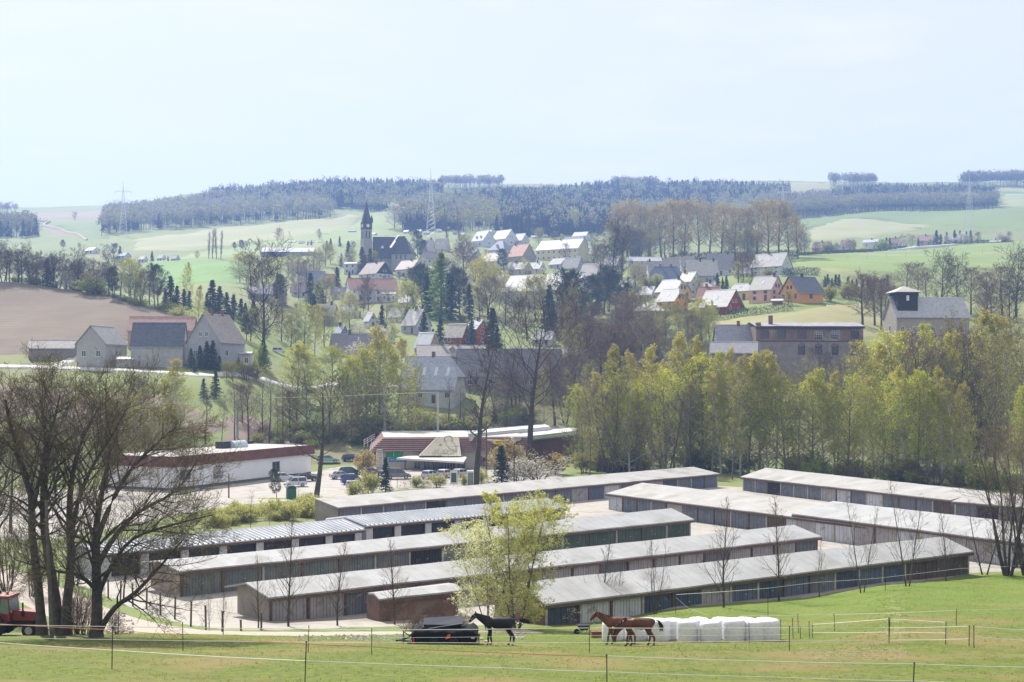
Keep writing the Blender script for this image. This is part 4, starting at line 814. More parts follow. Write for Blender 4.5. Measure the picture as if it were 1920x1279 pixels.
# ---- flat roofed market hall on the left
def hall():
    A = Pz(583, 889, -18.0); B = Pz(322, 921, -18.0)
    u = Vector((A.x-B.x, A.y-B.y)); Ln = u.length; yaw = math.atan2(u.y, u.x)
    r = empty('market_hall', (B.x, B.y, -18), yaw, 'white flat roofed market hall with brown fascia beside the car park', 'shop building')
    D = 13.5; hw, hf = 3.75, 5.45
    MB().box(0, Ln, 0, D, -.6, hf-.2).build('wall', m_wht, r)
    MB().box(-.02, Ln+.02, -.02, D+.02, -.6, .45).build('plinth', mat('grey plinth', (.16, .15, .15), .9), r)
    f = MB(); f.box(-.5, Ln+.5, -.5, -.35, hw, hf).box(Ln+.35, Ln+.5, -.35, D+.35, hw, hf).box(-.5, -.35, -.35, D+.35, hw, hf).box(-.5, Ln+.5, D+.35, D+.5, hw, hf).box(-.35, Ln+.35, -.35, D+.35, hw+.003, hw+.08)
    f.build('fascia', m_cladb, r)
    rf = MB().box(-.35, Ln+.35, -.35, D+.35, hf-.25, hf-.1).build('roof', m_flat, r)
    k = MB(); cx, cy = Ln-11.5, 8; n = 10
    pr = [(cy+1.0*math.cos(q), hf-.1+.25+1.0*math.sin(q)) for q in np.linspace(0, math.pi, n)] + [(cy-1, hf-.1), (cy+1, hf-.1)]
    k.prism(pr, cx-1.9, cx+1.9, 0); k.build('barrel_skylight', mat('skylight dome', (.55, .62, .68), .25, scale=1, spec=.6, var=.08), rf)
    MB().box(cx-4.4, cx-2.4, cy-.4, cy+1.4, hf-.1, hf+1.1).box(cx+2.2, Ln+.2, D-.4, D, hf-.1, hf+.45).build('roof_upstand', mat('dark roof upstand', (.05, .05, .055), .8), rf)
    window(r, 'F', Ln-10.9, 1.25, 2.1, 1.7, m_gutter, L=2*Ln, W=0)
    window(r, 'F', 3.2, 1.6, 2.4, 1.5, m_gutter, L=2*Ln, W=0)
    # poster
    x = Ln-27; p = MB().box(x-1.12, x+1.12, -.07, -.0, 1.25, 3.2).build('poster', mat('poster frame', (.10, .07, .22), .6), r)
    MB().box(x-.98, x+.98, -.085, -.071, 1.38, 3.07).build('poster_sheet', m_white, p)
    marks('lettering', x-.85, x+.85, -.12, 2.62, 2.95, m_red, p, 7, 3)
    marks('lettering', x-.85, x+.4, -.11, 2.40, 2.50, m_blue, p, 14, 5)
    MB().box(x-.9, x+.9, -.098, -.087, 1.45, 1.72).build('poster_band', m_blue, p)
    for i, (cx_, c) in enumerate(((-.5, m_yel), (.05, m_yel), (.55, m_sgreen))):
        MB().tube([(x+cx_-.18, -.094, 1.85), (x+cx_-.2, -.094, 2.2), (x+cx_+.16, -.094, 2.32)], .13, 6).build('poster_picture', c, p)
hall()
# ---- shopping centre with sloping brown roof apron and ribbed entrance canopy
def centre():
    d = 242; s = d/F; zb = -18.0; g = P(700, 707, d)
    r = empty('shopping_centre', (g.x, d, zb), R(7), 'shopping centre with brown slatted roof apron and cream ribbed entrance gable', 'shop building')
    X = lambda px: (px-700)*s
    Z = lambda py: (HY-py)*s - zb
    ht, he = Z(821), Z(846); cwl = m_wall((.56, .53, .46))
    Lb = X(995); D = 30
    MB().box(X(708), Lb-.6, 0, D, -.8, he+.3).build('wall', cwl, r)
    m_ap = mat('brown metal shingles', (.19, .095, .075), .6, scale=1, col2=(.14, .07, .058), spec=.4)
    def apron(x0t, x0b, x1t, x1b, nm='roof_apron'):
        m = MB(); n = 7
        for k in range(n):
            t0, t1 = k/n, (k+1)/n; z0, z1 = he+(ht-he)*t0, he+(ht-he)*t1; y0, y1 = -1.3+2.6*t0, -1.3+2.6*t1
            a0, a1 = x0b+(x0t-x0b)*t0, x0b+(x0t-x0b)*t1; b0, b1 = x1b+(x1t-x1b)*t0, x1b+(x1t-x1b)*t1
            m.add([(a0, y0, z0), (b0, y0, z0), (b0, y0, z0+.11), (a0, y0, z0+.11), (a1, y1+.12, z1), (b1, y1+.12, z1)], [(0, 1, 2, 3), (3, 2, 5, 4)])
            q = np.arange(a0+.3, b0-.3, 1.2)
        m.add([(x0b, -1.3, he), (x1b, -1.3, he), (x1b, 0, he+.05), (x0b, 0, he+.05)], [(0, 3, 2, 1)])
        m.add([(x0b, -1.3, he), (x0b, 0, he), (x0t, 1.4, ht)], [(0, 2, 1)])
        return m.build(nm, m_ap, r)
    apron(X(720), X(692), X(818), X(790)); apron(X(862), X(862), Lb, Lb)
    e = MB(); e.add([(Lb, -1.3, he), (Lb, D, he), (Lb, D, ht), (Lb, 1.3, ht)], [(0, 1, 2, 3)]); e.build('side_apron', m_ap, r)
    e = MB(); e.add([(X(692), -1.3, he-.02), (X(698), D, he-.02), (X(720), D, ht), (X(720), 1.3, ht)], [(3, 2, 1, 0)]); e.build('end_apron', m_ap, r)
    rf = MB().box(X(720), Lb-.1, 1.3, D, ht-.3, ht+.02).build('roof', m_flat, r)
    # cream ribbed gable roof of the entrance
    m_cr = mat('cream ribbed sheet', (.58, .54, .42), .5, scale=1, var=.1, spec=.4); g_ = MB(); n = 26
    t0, t1, b0, b1 = X(818), X(861), X(783), X(862)
    zt_, zb_ = Z(821.5), Z(853)
    for k in range(n):
        for q, (u, dy) in enumerate(((k/n, 0), ((k+.35)/n, -.12), ((k+.6)/n, -.12), ((k+1)/n, 0))):
            pass
    us = []; 
    for k in range(n): us += [(k/n, 0), ((k+.3)/n, .0), ((k+.45)/n, .1), ((k+.8)/n, .1), ((k+.95)/n, 0)]
    us.append((1, 0)); V = [(t0+(t1-t0)*u, .6-h, zt_+h*.3) for u, h in us] + [(b0+(b1-b0)*u, -4.2-h, zb_+h*.3) for u, h in us]; K = len(us)
    g_.add(V, [(i, i+1, K+i+1, K+i) for i in range(K-1)]); gr = g_.build('entrance_roof', m_cr, r)
    g2 = MB(); g2.add([(b1, -4.2, zb_), (t1, .6, zt_), (b1, 2.0, zb_)], [(0, 2, 1)]); g2.add([(b0, -4.2, zb_), (t0, .6, zt_), (b0, 2.0, zb_)], [(0, 1, 2)]); g2.build('entrance_cheek', m_cladb, gr)
    sg = mat('cut metal lettering', (.33, .31, .25), .5)
    marks('roof_lettering', (b0+b1)/2-1.2, (b0+b1)/2+3.0, -3.75, zb_+.75, zb_+1.25, sg, gr, 11, 2, .5, 1.15)
    marks('roof_lettering', (b0+b1)/2-1.6, (b0+b1)/2+2.6, -4.15, zb_+.3, zb_+.6, sg, gr, 16, 4, .5, 1.15)
    o = MB(); cxr, nn = (t0+t1)/2+.1, 18
    ringp = [(cxr+.8*math.cos(2*math.pi*k/nn), -.5-.3*math.sin(2*math.pi*k/nn)*.5, zt_-.25+.6*math.sin(2*math.pi*k/nn)) for k in range(nn+1)]
    o.tube(ringp, .12, 5); o.tube([(cxr-1.5, -1.4, zt_-1.1), (cxr-2.1, -1.8, zt_-1.8), (cxr+1.9, -1.8, zt_-1.6)], .12, 5); o.build('ring_emblem', sg, gr)
    # canopy slab
    cp = MB(); cp.add([(X(742), -4.4, Z(856)), (X(862), -9.5, Z(861)), (X(872), -4.2, Z(856)), (X(862), 0, Z(853)), (X(785), 0, Z(852.5))], [(0, 1, 2), (0, 2, 3), (0, 3, 4)])
    cp.add([(X(742), -4.4, Z(856)-.35), (X(862), -9.5, Z(861)-.35), (X(872), -4.2, Z(856)-.35), (X(862), 0, Z(853)-.35), (X(785), 0, Z(852.5)-.35), (X(742), -4.4, Z(856)), (X(862), -9.5, Z(861)), (X(872), -4.2, Z(856))], [(0, 1, 6, 5), (1, 2, 7, 6)])
    cpo = cp.build('canopy', mat('pale canopy roof', (.60, .58, .52), .7, scale=.5, var=.08), r)
    for px, y in ((758, -4.4), (856, -8.4), (815, -6.0)): MB().tube([(X(px), y, 0), (X(px), y, Z(858)-.2)], .12, 8).build('canopy_post', m_frameb, cpo)
    # shop front
    for px in (782, 800, 815): window(r, 'F', X(px), Z(886), 1.2 if px < 812 else .8, 1.9, m_white, L=0, W=.05)
    for px in (827, 838, 849): window(r, 'F', X(px), .15, 1.05, 2.6, m_gutter, name='shop_door', L=0, W=.05)
    window(r, 'F', X(865), .2, 1.6, 2.4, m_gutter, name='shop_window', L=0, W=.05); window(r, 'F', X(905), .6, 2.6, 1.7, m_gutter, name='shop_window', L=0, W=.05)
    MB().box(X(896), X(905), -.12, -.0, Z(863), Z(856.5)).build('red_sign', m_red, r)
    # signs
    s1 = MB().box(X(723), X(742), -.12, 0, Z(857.5), Z(849)).build('green_panel', m_sgreen, r)
    c = MB(); nn = 20; cx, cz, rr = X(745), Z(852), 1.0
    c.prism([(cx+rr*math.cos(2*math.pi*k/nn), cz+rr*1.0*math.sin(2*math.pi*k/nn)) for k in range(nn)], -.3, -.13, 1); co = c.build('round_green_sign', m_sgreen, r)
    c = MB(); c.tube([(cx+.8*math.cos(q), -.31, cz+.8*math.sin(q)) for q in np.linspace(.4, 3.6, 10)], .06, 4); c.build('white_arc', m_white, co)
    bs = MB().box(X(729), X(763), -.14, 0, Z(866), Z(859)).build('blue_sign', m_blue, r)
    marks('lettering', X(730.5), X(744), -.18, Z(864.3), Z(860.5), m_white, bs, 7, 6)
    text_mesh('lettering', 'CENTER', .62, m_white, bs, (X(754), -.17, Z(862.3)), (R(90), 0, 0), .01)
    ys = MB(); ys.add([(X(925), -1.0, Z(833)), (X(952), -1.0, Z(833.5)), (X(956), .3, Z(826.5)), (X(929), .3, Z(826))], [(0, 1, 2, 3)])
    yo = MB().box(X(926), X(955), -1.25, -1.05, Z(833.5), Z(826)).build('yellow_sign', m_yel, r)
    marks('lettering', X(929), X(952), -1.3, Z(831.7), Z(828), m_cladb, yo, 9, 9, .15)
    # outside stairs at the left end
    st = MB()
    for k in range(12): st.box(X(707)-.1, X(717), -1.2-.02*k, -.9, .4+k*.32, .5+k*.32)
    st.tube([(X(706), -1.3, 0), (X(706), -1.3, he)], .06, 5).tube([(X(717), -1.3, 0), (X(717), -1.3, he)], .06, 5); st.build('louvre_screen', m_white, r)
    rl = MB()
    for zz in (Z(836), Z(832), Z(828)): rl.tube([(X(683), 6, zz), (X(704), 10, zz+1.0)], .05, 4)
    for px in (683, 690, 697): rl.tube([(X(px), 6+(px-683)*.2, Z(842)), (X(px), 6+(px-683)*.2, Z(826))], .05, 4)
    rl.build('railing', m_white, r)
centre()
# ---- long flat halls behind
def slab(name, pts, ztop, hgt, roofm, wallm, label, rim=None, cat='hall'):
    """flat roofed hall: pts are roof corners seen in the photo at height ztop"""
    w = [Pz(x, y, ztop) if not isinstance(y, tuple) else None for x, y in pts]
    c = w[0]; r = empty(name, (c.x, c.y, ztop-hgt), 0, label, cat, 'flat roofed halls behind the shopping centre')
    poly = [(p.x-c.x, p.y-c.y) for p in w]
    MB().prism(poly, -3 if hgt > 2 else -.1, hgt-.5, 2).build('wall', wallm, r)
    cx = sum(p[0] for p in poly)/len(poly); cy = sum(p[1] for p in poly)/len(poly)
    big = [(cx+(x-cx)*1.01+.1*(x > cx)-.1*(x < cx), cy+(y-cy)*1.02) for x, y in poly]
    MB().prism(big, hgt-.5, hgt, 2).build('roof_slab', [roofm], r)
    fr = MB(); n = len(big)
    for i in range(n):
        a, b = big[i], big[(i+1) % n]; fr.tube([(a[0], a[1], hgt+.05), (b[0], b[1], hgt+.05)], .1, 4)
    fr.build('roof_edge', rim or m_gutter, r)
    return r
m_bright_roof = mat('bright metal roof', (.66, .67, .68), .5, scale=.3, var=.08, spec=.5)
slab('hall', [(960, 826), (1285, 788), (1236, 776), (985, 792), (720, 818), (760, 822)], -12.4, 5, mat('grey lavender roof', (.40, .40, .44), .8, scale=.2, var=.12), mat('red brown slatted wall', (.20, .09, .07), .9, scale=.6, stripes=('Z', .45, .5, .7)), 'long flat roofed hall with grey lavender roof behind the shopping centre')
slab('hall', [(962, 822), (1290, 785), (1285, 781.5), (1175, 792), (1010, 808), (960, 816)], -11.9, .6, m_bright_roof, m_white, 'bright raised roof strip along the front edge of the long hall', cat='roof strip')
slab('hall', [(880, 815), (1030, 801), (1020, 796), (900, 806)], -11.2, 1.2, m_bright_roof, m_white, 'bright raised rooflight strip near the left of the long hall', cat='roof strip')
# frame of a greenhouse between the birches
gf = MB(); 
q = [P(1325, 800, 262), P(1352, 773, 262), P(1421, 774, 262), P(1428, 804, 262)]
gf.tube(q, .14, 6); gf.tube([v + Vector((0, 6, .3)) for v in q], .14, 6); gf.tube([q[1], q[1]+Vector((0, 6, .3))], .1, 6); gf.tube([q[2], q[2]+Vector((0, 6, .3))], .1, 6)
for p in (q[0], q[3]): gf.tube([p, Vector((p.x, p.y, -18))], .1, 6)
tag(gf.build('metal_frame', m_white), 'white metal frame of an open shelter standing among the birches', 'shelter frame')
# ================================================================ cars
def car_body(kind='hatch'):
    L, W = (4.0, 1.68); H0 = 1.45
    lo = [(-2.0, .32), (-2.02, .62), (-1.93, .88), (-1.80, .95), (.95, .95), (1.75, .82), (1.98, .66), (2.0, .32)]
    cab = {'hatch': [(-1.93, .93), (-1.62, 1.42), (-1.3, 1.49), (.15, 1.47), (.95, .93)], 'wagon': [(-1.98, .93), (-1.85, 1.42), (-1.6, 1.47), (.1, 1.46), (.95, .93)],
           'sedan': [(-1.5, .93), (-.95, 1.38), (-.6, 1.43), (.15, 1.42), (.95, .93)], 'van': [(-1.98, .93), (-1.93, 1.65), (-1.7, 1.75), (.45, 1.72), (1.3, .93)]}[kind]
    return lo, cab
CARM = {}
def make_car(kind, color, cname):
    lo, cab = car_body(kind); pm = mat('car paint ' + cname, color, .25, scale=.5, var=.02, spec=.6)
    r = empty('car', (0, 0, 0)); b = MB(); hw = .84
    def loft(m, prof, w0, w1, zs, ze, inset=0):
        V = []; n = len(prof)
        for sy in (-1, 1):
            for x, z in prof:
                t = min(1, max(0, (z-zs)/(ze-zs))); V.append((x, sy*(w0+(w1-w0)*t), z))
        m.add(V, [(i, (i+1) % n, n+(i+1) % n, n+i) for i in range(n)]); m.add(V, [(0, i, i+1) for i in range(1, n-1)] + [(n, n+i+1, n+i) for i in range(1, n-1)])
    loft(b, lo, hw-.05, hw-.03, .3, .95)
    ztop = max(z for x, z in cab)
    loft(b, cab, hw-.05, hw-.2, .93, ztop)
    bo = b.build('body', pm, r)
    # glass: side panels and front/rear screens
    for sy in (-1, 1):
        g = MB(); c = cab; z0, z1 = 1.0, ztop-.1
        def xat(z, a, bb): return a[0]+(bb[0]-a[0])*(z-a[1])/(bb[1]-a[1]+1e-6)
        xr0, xr1 = xat(z0, c[0], c[1])+.12, xat(z1, c[0], c[1])+.15; xf0, xf1 = xat(z0, c[-1], c[-2])-.12, xat(z1, c[-1], c[-2])-.1
        yw = lambda z: sy*(hw-.05-.15*(z-.93)/(ztop-.93)+.012)
        mid = (xr0+xf0)/2; 
        for a0, a1, b0, b1 in ((xr0, xr1, mid-.05, mid-.05), (mid+.05, mid+.05, xf0, xf1)):
            g.add([(a0, yw(z0), z0), (b0, yw(z0), z0), (b1, yw(z1), z1), (a1, yw(z1), z1)], [(0, 1, 2, 3)])
        g.build('side_window', m_glass, r)
    for nm, (a, bb), sg in (('windscreen', (cab[-1], cab[-2]), 1), ('rear_window', (cab[0], cab[1]), -1)):
        g = MB(); p0 = (a[0]+(bb[0]-a[0])*.12, a[1]+(bb[1]-a[1])*.12); p1 = (a[0]+(bb[0]-a[0])*.92, a[1]+(bb[1]-a[1])*.92)
        o = .015*sg; w0, w1 = hw-.13, hw-.24
        g.add([(p0[0]+o, -w0, p0[1]+.012), (p0[0]+o, w0, p0[1]+.012), (p1[0]+o, w1, p1[1]+.012), (p1[0]+o, -w1, p1[1]+.012)], [(0, 1, 2, 3)]); g.build(nm, m_glass, r)
    for sx in (-1.22, 1.24):
        for sy in (-1, 1):
            w = MB(); w.cyl((sx, sy*.66, .31), (sx, sy*.84, .31), .31, 16); wo = w.build('wheel', m_black, r)
            MB().cyl((sx, sy*.841, .31), (sx, sy*.855, .31), .19, 12).build('rim', m_gutter, wo)
    for sy in (-1, 1):
        MB().box(1.9, 2.0, sy*.62-.15, sy*.62+.15, .62, .75).build('headlight', m_white, r)
        MB().box(-2.03, -1.95, sy*.68-.09, sy*.68+.09, .68, .88).build('tail_light', m_red, r)
    MB().box(1.95, 2.05, -.8, .8, .3, .5).build('bumper', m_black, r)
    return r
def car(px, py, yaw, kind, color, cname, label, sc=1.0, g='cars in the car park', d0=100, d1=300):
    k = (kind, cname)
    if k in CARM: r = copy_tree(CARM[k])
    else: r = CARM[k] = make_car(kind, color, cname)
    p = G(px, py, d0, d1); r.location = p + Vector((0, 0, .07)); r.rotation_euler = (0, 0, R(yaw)); r.scale = (sc, sc, sc); tag(r, label, 'car', g); return r
SIL = (.52, .54, .58)
car(554, 913, 18+180, 'van', (.55, .56, .63), 'lilac silver', 'small silver people carrier nearest the green container', .9)
car(531, 903, 20, 'hatch', SIL, 'silver', 'silver car parked behind the small people carrier, left of a black car')
car(574, 903, 20, 'sedan', (.03, .035, .05), 'black', 'black car parked between the white hall and the bare tree')
car(615, 869, 8, 'wagon', (.22, .42, .36), 'teal', 'teal green estate car standing alone in the middle of the car park', 1.1)
car(660, 866, 20, 'hatch', (.03, .05, .14), 'dark blue', 'dark blue car at the back behind the orange bush')
car(657, 891, 25, 'hatch', (.03, .10, .09), 'dark green', 'dark green car parked behind the blue van')
car(662, 909, 18, 'van', (.02, .05, .28), 'royal blue', 'royal blue van among the parked cars left of the dark conifer')
car(672, 919, 12, 'wagon', SIL, 'silver', 'silver estate car half hidden by bushes, left of the dark conifer')
car(698, 893, 18, 'hatch', (.16, .11, .11), 'maroon', 'dark maroon car between the blue van and the dark conifer')
car(746, 899, 8, 'van', (.16, .16, .18), 'dark grey', 'dark grey minivan parked right of the dark conifer', 1.12)
car(808, 898, 60, 'hatch', (.42, .47, .55), 'blue silver', 'blue silver car parked in front of the entrance, left of three')
car(836, 896, 62, 'hatch', (.62, .62, .62), 'white', 'white car parked in front of the entrance, middle of three')
car(866, 895, 55, 'hatch', (.50, .50, .50), 'pale', 'pale grey car parked in front of the entrance behind the notice board')
car(706, 910, 18, 'hatch', (.05, .06, .08), 'charcoal', 'charcoal car left of the dark columnar spruce')
car(640, 899, 24, 'sedan', (.35, .38, .42), 'steel grey', 'steel grey car left of the dark green car')
car(530, 773, 5, 'sedan', (.55, .57, .62), 'pale silver', 'silver car parked on the track behind the thicket, left one', d0=240, d1=330, g='cars on the meadow track')
car(586, 768, 5, 'sedan', (.45, .47, .55), 'grey silver', 'grey silver car parked on the track behind the thicket, right one', d0=240, d1=330, g='cars on the meadow track')
car(523, 663, 15, 'van', (.62, .62, .62), 'white van', 'white van parked on the green slope beside the big bare tree', d0=310, d1=420, g='cars on the slope')
# ---- small things in and around the car park
def at(px, py, d0=60, d1=330): return G(px, py, d0, d1)
p = at(546, 935, 150, 230); r = empty('recycling_container', p, .3, 'green recycling container beside the silver people carrier', 'container')
MB().prism([(-.7, 0), (.7, 0), (.65, 1.5), (-.65, 1.5)], -.7, .7, 1).build('body', mat('green container', (.05, .16, .10), .6), r)
MB().prism([(-.75, 1.5), (.75, 1.5), (.4, 1.95), (-.4, 1.95)], -.75, .75, 1).build('lid', mat('dark green lid', (.03, .09, .06), .6), r)
def sign(px, py, w, h, ph, m, label, txt=None, cat='sign', tcol=None, d0=150, d1=300, name='sign_board'):
    p = at(px, py, d0, d1); r = empty(name, p, 0, label, cat); MB().tube([(0, 0, -.3), (0, 0, ph)], .06, 6).build('post', m_gutter, r)
    b = MB().box(-w/2, w/2, -.12, -.06, ph-h, ph).build('board', m, r)
    if txt:
        for i, t in enumerate(txt): text_mesh('lettering', t, h/(len(txt)+1)*.75, tcol or m_black, b, (0, -.13, ph-h*(i+.75)/(len(txt)+.3)), (R(90), 0, 0), .004)
    return r
sg = sign(851, 913, 1.2, 2.3, 2.7, m_white, 'white notice board in the hedge before the parked cars', d0=190, d1=260)
MB().box(-.42, .42, -.14, -.125, .75, 2.3).build('notice_panel', mat('notice panel', (.10, .12, .14), .6), sg); 
sign(922, 886, .55, 1.5, 3.4, m_white, 'small white street sign on a post right of the forked tree trunk', None, d0=190, d1=250)
p = at(882, 912, 180, 260); r = empty('phone_booth', p, .1, 'pale upright phone booth beside the forked dark tree trunk', 'phone booth')
MB().box(-.55, .55, -.5, .5, 2.3, 2.6).box(-.55, .55, -.5, .5, -.2, .1).build('cap', m_white, r)
for sx in (-1, 1):
    for sy in (-1, 1): MB().box(sx*.5-.05, sx*.5+.05, sy*.45-.05, sy*.45+.05, .1, 2.3).build('corner_post', m_white, r)
MB().box(-.46, .46, -.42, .42, .1, 2.3).build('glazing', mat('booth glass', (.25, .30, .30), .1, spec=.7), r)
def pole(px, pyb, pyt, d, rad, m, label, lean=0, arms=None, lamp=False, name='utility_pole', cat='utility pole', group='poles'):
    b = P(px, pyb, d); zt = (HY-pyt)*d/F; X = b.x; g = Vector((X, d, H(X, d))); h = zt-g.z
    r = empty(name, g, 0, label, cat, group); MB().tube([(0, 0, -.5), (lean*h, 0, h)], [rad, rad*.7], 8).build('pole', m, r)
    if arms: MB().box(lean*h-arms, lean*h+arms, -.06, .06, h-.5, h-.4).build('crossarm', m_gutter, r)
    if lamp: MB().tube([(lean*h, 0, h), (lean*h+.5, -.2, h+.1)], .05, 5).box(lean*h+.3, lean*h+.9, -.3, -.05, h+.02, h+.14).build('lamp_head', m_gutter, r)
    return r, g, h
m_cpole = mat('concrete pole', (.42, .41, .42), .9, scale=2, var=.1)
pole(445, 822, 762, 252, .28, m_cpole, 'grey concrete pole above the white hall', arms=.8)
pole(821, 808, 735, 268, .26, m_cpole, 'grey concrete pole in front of the big slate roofed farmhouse', arms=.9)
pole(429, 945, 888, 186, .12, m_frameb, 'thin dark lamp post in front of the white hall', lamp=True, name='lamp_post', cat='lamp post')
pole(964, 905, 830, 205, .12, m_frameb, 'dark lamp post right of the dark spruce at the car park', name='lamp_post', cat='lamp post')
pole(912, 890, 790, 224, .16, m_frameb, 'tall dark post right of the forked tree trunk')
pole(98, 1180, 938, 70, .13, mat('grey wooden pole', (.17, .15, .135), .95, scale=3, var=.25), 'leaning grey wooden pole between the three big trunks', lean=-.045)
wr = MB()
for dz in (0,):
    a, b = P(263, 760, 252), P(445, 748, 252); c_ = P(821, 735, 268)
    wr.tube([a, P(350, 754.5, 252), b, P(640, 742.5, 260), c_], .05, 4)
tag(wr.build('overhead_wire', mat('pale wire', (.6, .6, .58), .6)), 'pale overhead wire running between the concrete poles', 'wire')
# concrete railing at the birch wood
fc = MB(); pts = [at(x, y, 195, 330) for x, y in ((1128, 884), (1180, 878), (1225, 872), (1262, 866))]
for dz in (1.5, 1.0): fc.tube([p+Vector((0, 0, dz)) for p in pts], .13, 5)
for i in range(3):
    for t in (0, .33, .66): p = pts[i].lerp(pts[i+1], t); fc.tube([p, p+Vector((0, 0, 1.6))], .12, 5)
tag(fc.build('concrete_railing', mat('pale concrete rail', (.6, .58, .54), .9)), 'pale concrete railing in front of the birch wood', 'fence')
# ================================================================ horses
def skin(name, nodes, edges, m, parent, sub=2):
    """one continuous body: nodes {key: (x,y,z,ry,rz)}"""
    keys = list(nodes); idx = {k: i for i, k in enumerate(keys)}; me = bpy.data.meshes.new('sk')
    me.from_pydata([nodes[k][:3] for k in keys], [(idx[a], idx[b]) for a, b in edges], []); o = bpy.data.objects.new('sk', me); COL.objects.link(o)
    md = o.modifiers.new('s', 'SKIN'); md.use_smooth_shade = True; md.branch_smoothing = .6
    for k, i in idx.items(): me.skin_vertices[0].data[i].radius = [v*(1.22 if nodes[k][3] > .12 else 1.15) for v in nodes[k][3:5]]
    me.skin_vertices[0].data[0].use_root = True
    s2 = o.modifiers.new('u', 'SUBSURF'); s2.levels = sub
    bpy.context.view_layer.update(); dg = bpy.context.evaluated_depsgraph_get(); nm = bpy.data.meshes.new_from_object(o.evaluated_get(dg))
    bpy.data.objects.remove(o); nm.materials.clear(); nm.materials.append(m); nm.polygons.foreach_set('use_smooth', [True]*len(nm.polygons)); return link(name, nm, parent)
def horse(px, py, rz, label, coat, dark, graze=0, stride=0.0, scale=.93, headcollar=None, white=False, up=0.0):
    g = G(px, py, 55, 90); r = empty('horse', g, R(rz), label, 'horse', 'horses in the paddock'); r.scale = (scale,)*3
    mc = mat('coat '+coat, {'black': (.007, .007, .009), 'chestnut': (.17, .060, .026), 'bay': (.125, .045, .022)}[coat], .5, scale=2.2, var=.2, spec=.3)
    md = mat('mane '+coat, {'black': (.008, .008, .01), 'chestnut': (.09, .03, .015), 'bay': (.03, .013, .01)}[coat], .7, scale=6, var=.3)
    s = stride
    N = {'pel': (-.48, 0, 1.28, .27, .29), 'bel': (-.12, 0, 1.20, .29, .32), 'che': (.28, 0, 1.19, .27, .34), 'sho': (.50, 0, 1.27, .20, .30), 'rum': (-.74, 0, 1.30, .21, .24), 'tai': (-.92, 0, 1.36, .07, .07)}
    if graze: N.update({'nb': (.70, 0, 1.22, .13, .24), 'nm': (.98, 0, .98, .10, .18), 'pol': (1.16, 0, .70, .085, .13), 'hd': (1.22, 0, .55, .085, .12), 'ns': (1.22, 0, .32, .06, .085), 'mz': (1.21, 0, .14, .05, .06)}); E_head = (1.16, .70, math.radians(100))
    else: N.update({'nb': (.70, 0, 1.38+up*.1, .13, .24), 'nm': (.95, 0, 1.53+up*.5, .10, .17), 'pol': (1.17, 0, 1.66+up, .085, .12), 'hd': (1.27, 0, 1.62+up, .085, .13), 'ns': (1.42, 0, 1.44+up, .06, .085), 'mz': (1.54, 0, 1.31+up, .05, .06)})
    Ed = [('pel', 'bel'), ('bel', 'che'), ('che', 'sho'), ('pel', 'rum'), ('rum', 'tai'), ('sho', 'nb'), ('nb', 'nm'), ('nm', 'pol'), ('pol', 'hd'), ('hd', 'ns'), ('ns', 'mz')]
    for k, sy in (('l', 1), ('r', -1)):
        f = s*sy; h = -s*sy
        N.update({'fa'+k: (.44+f*.1, sy*.15, .98, .11, .15), 'fe'+k: (.42+f*.3, sy*.16, .80, .075, .09), 'fk'+k: (.46+f*.7, sy*.15, .48, .055, .06), 'ff'+k: (.45+f*1.0-abs(f)*.1, sy*.15, .15, .038, .04), 'fh'+k: (.50+f*1.05, sy*.15, .045, .055, .05),
                  'ha'+k: (-.60+h*.1, sy*.16, 1.02, .15, .20), 'hs'+k: (-.50+h*.35, sy*.17, .86, .10, .14), 'hk'+k: (-.76+h*.7, sy*.15, .50, .055, .065), 'hf'+k: (-.71+h*.9, sy*.15, .15, .038, .04), 'hh'+k: (-.66+h*.95, sy*.15, .045, .055, .05)})
        Ed += [('sho', 'fa'+k), ('fa'+k, 'fe'+k), ('fe'+k, 'fk'+k), ('fk'+k, 'ff'+k), ('ff'+k, 'fh'+k), ('pel', 'ha'+k), ('ha'+k, 'hs'+k), ('hs'+k, 'hk'+k), ('hk'+k, 'hf'+k), ('hf'+k, 'hh'+k)]
    b = skin('body', N, Ed, mc, r)
    # hooves, ears, mane, tail, eyes
    for k in ('fhl', 'fhr', 'hhl', 'hhr'):
        x, y, z = N[k][:3]; MB().tube([(x-.01, y, .11), (x+.015, y, -.01)], [.052, .072], 10).build('hoof', mat('hoof horn', (.06, .05, .045) if not (white and k == 'hhl') else (.5, .46, .4), .6), r)
    for k in (('hfl',) if not white else ('hfl', 'hfr')):
        if white: x, y, z = N[k][:3]; MB().tube([(x, y, z+.16), (x, y, z-.02), (x+.03, y, .08)], [.045, .05, .058], 10).build('white_sock', m_white, r)
    P_, H_ = Vector(N['pol'][:3]), Vector(N['hd'][:3]); dv = (P_-Vector(N['nm'][:3])).normalized()
    for sy in (-1, 1):
        e = P_+Vector((.0, sy*.055, .05)) if not graze else P_+Vector((.09, sy*.055, .06)); q = dv if graze == 0 else Vector((.5, 0, .5))
        MB().tube([e, e+Vector((.01, sy*.01, .09)), e+Vector((.03, sy*.012, .19))], [.042, .04, .006], 6).build('ear', mc, r)
        ey = H_+Vector((.04, sy*.088, .02)); MB().tube([ey, ey+Vector((0, sy*.012, 0))], .022, 8).build('eye', m_black, r)
    rs = np.random.RandomState(px); m = MB(); npts = [Vector(N[k][:3]) for k in ('sho', 'nb', 'nm', 'pol', 'hd')]; rad = [.30, .24, .17, .12, .10]
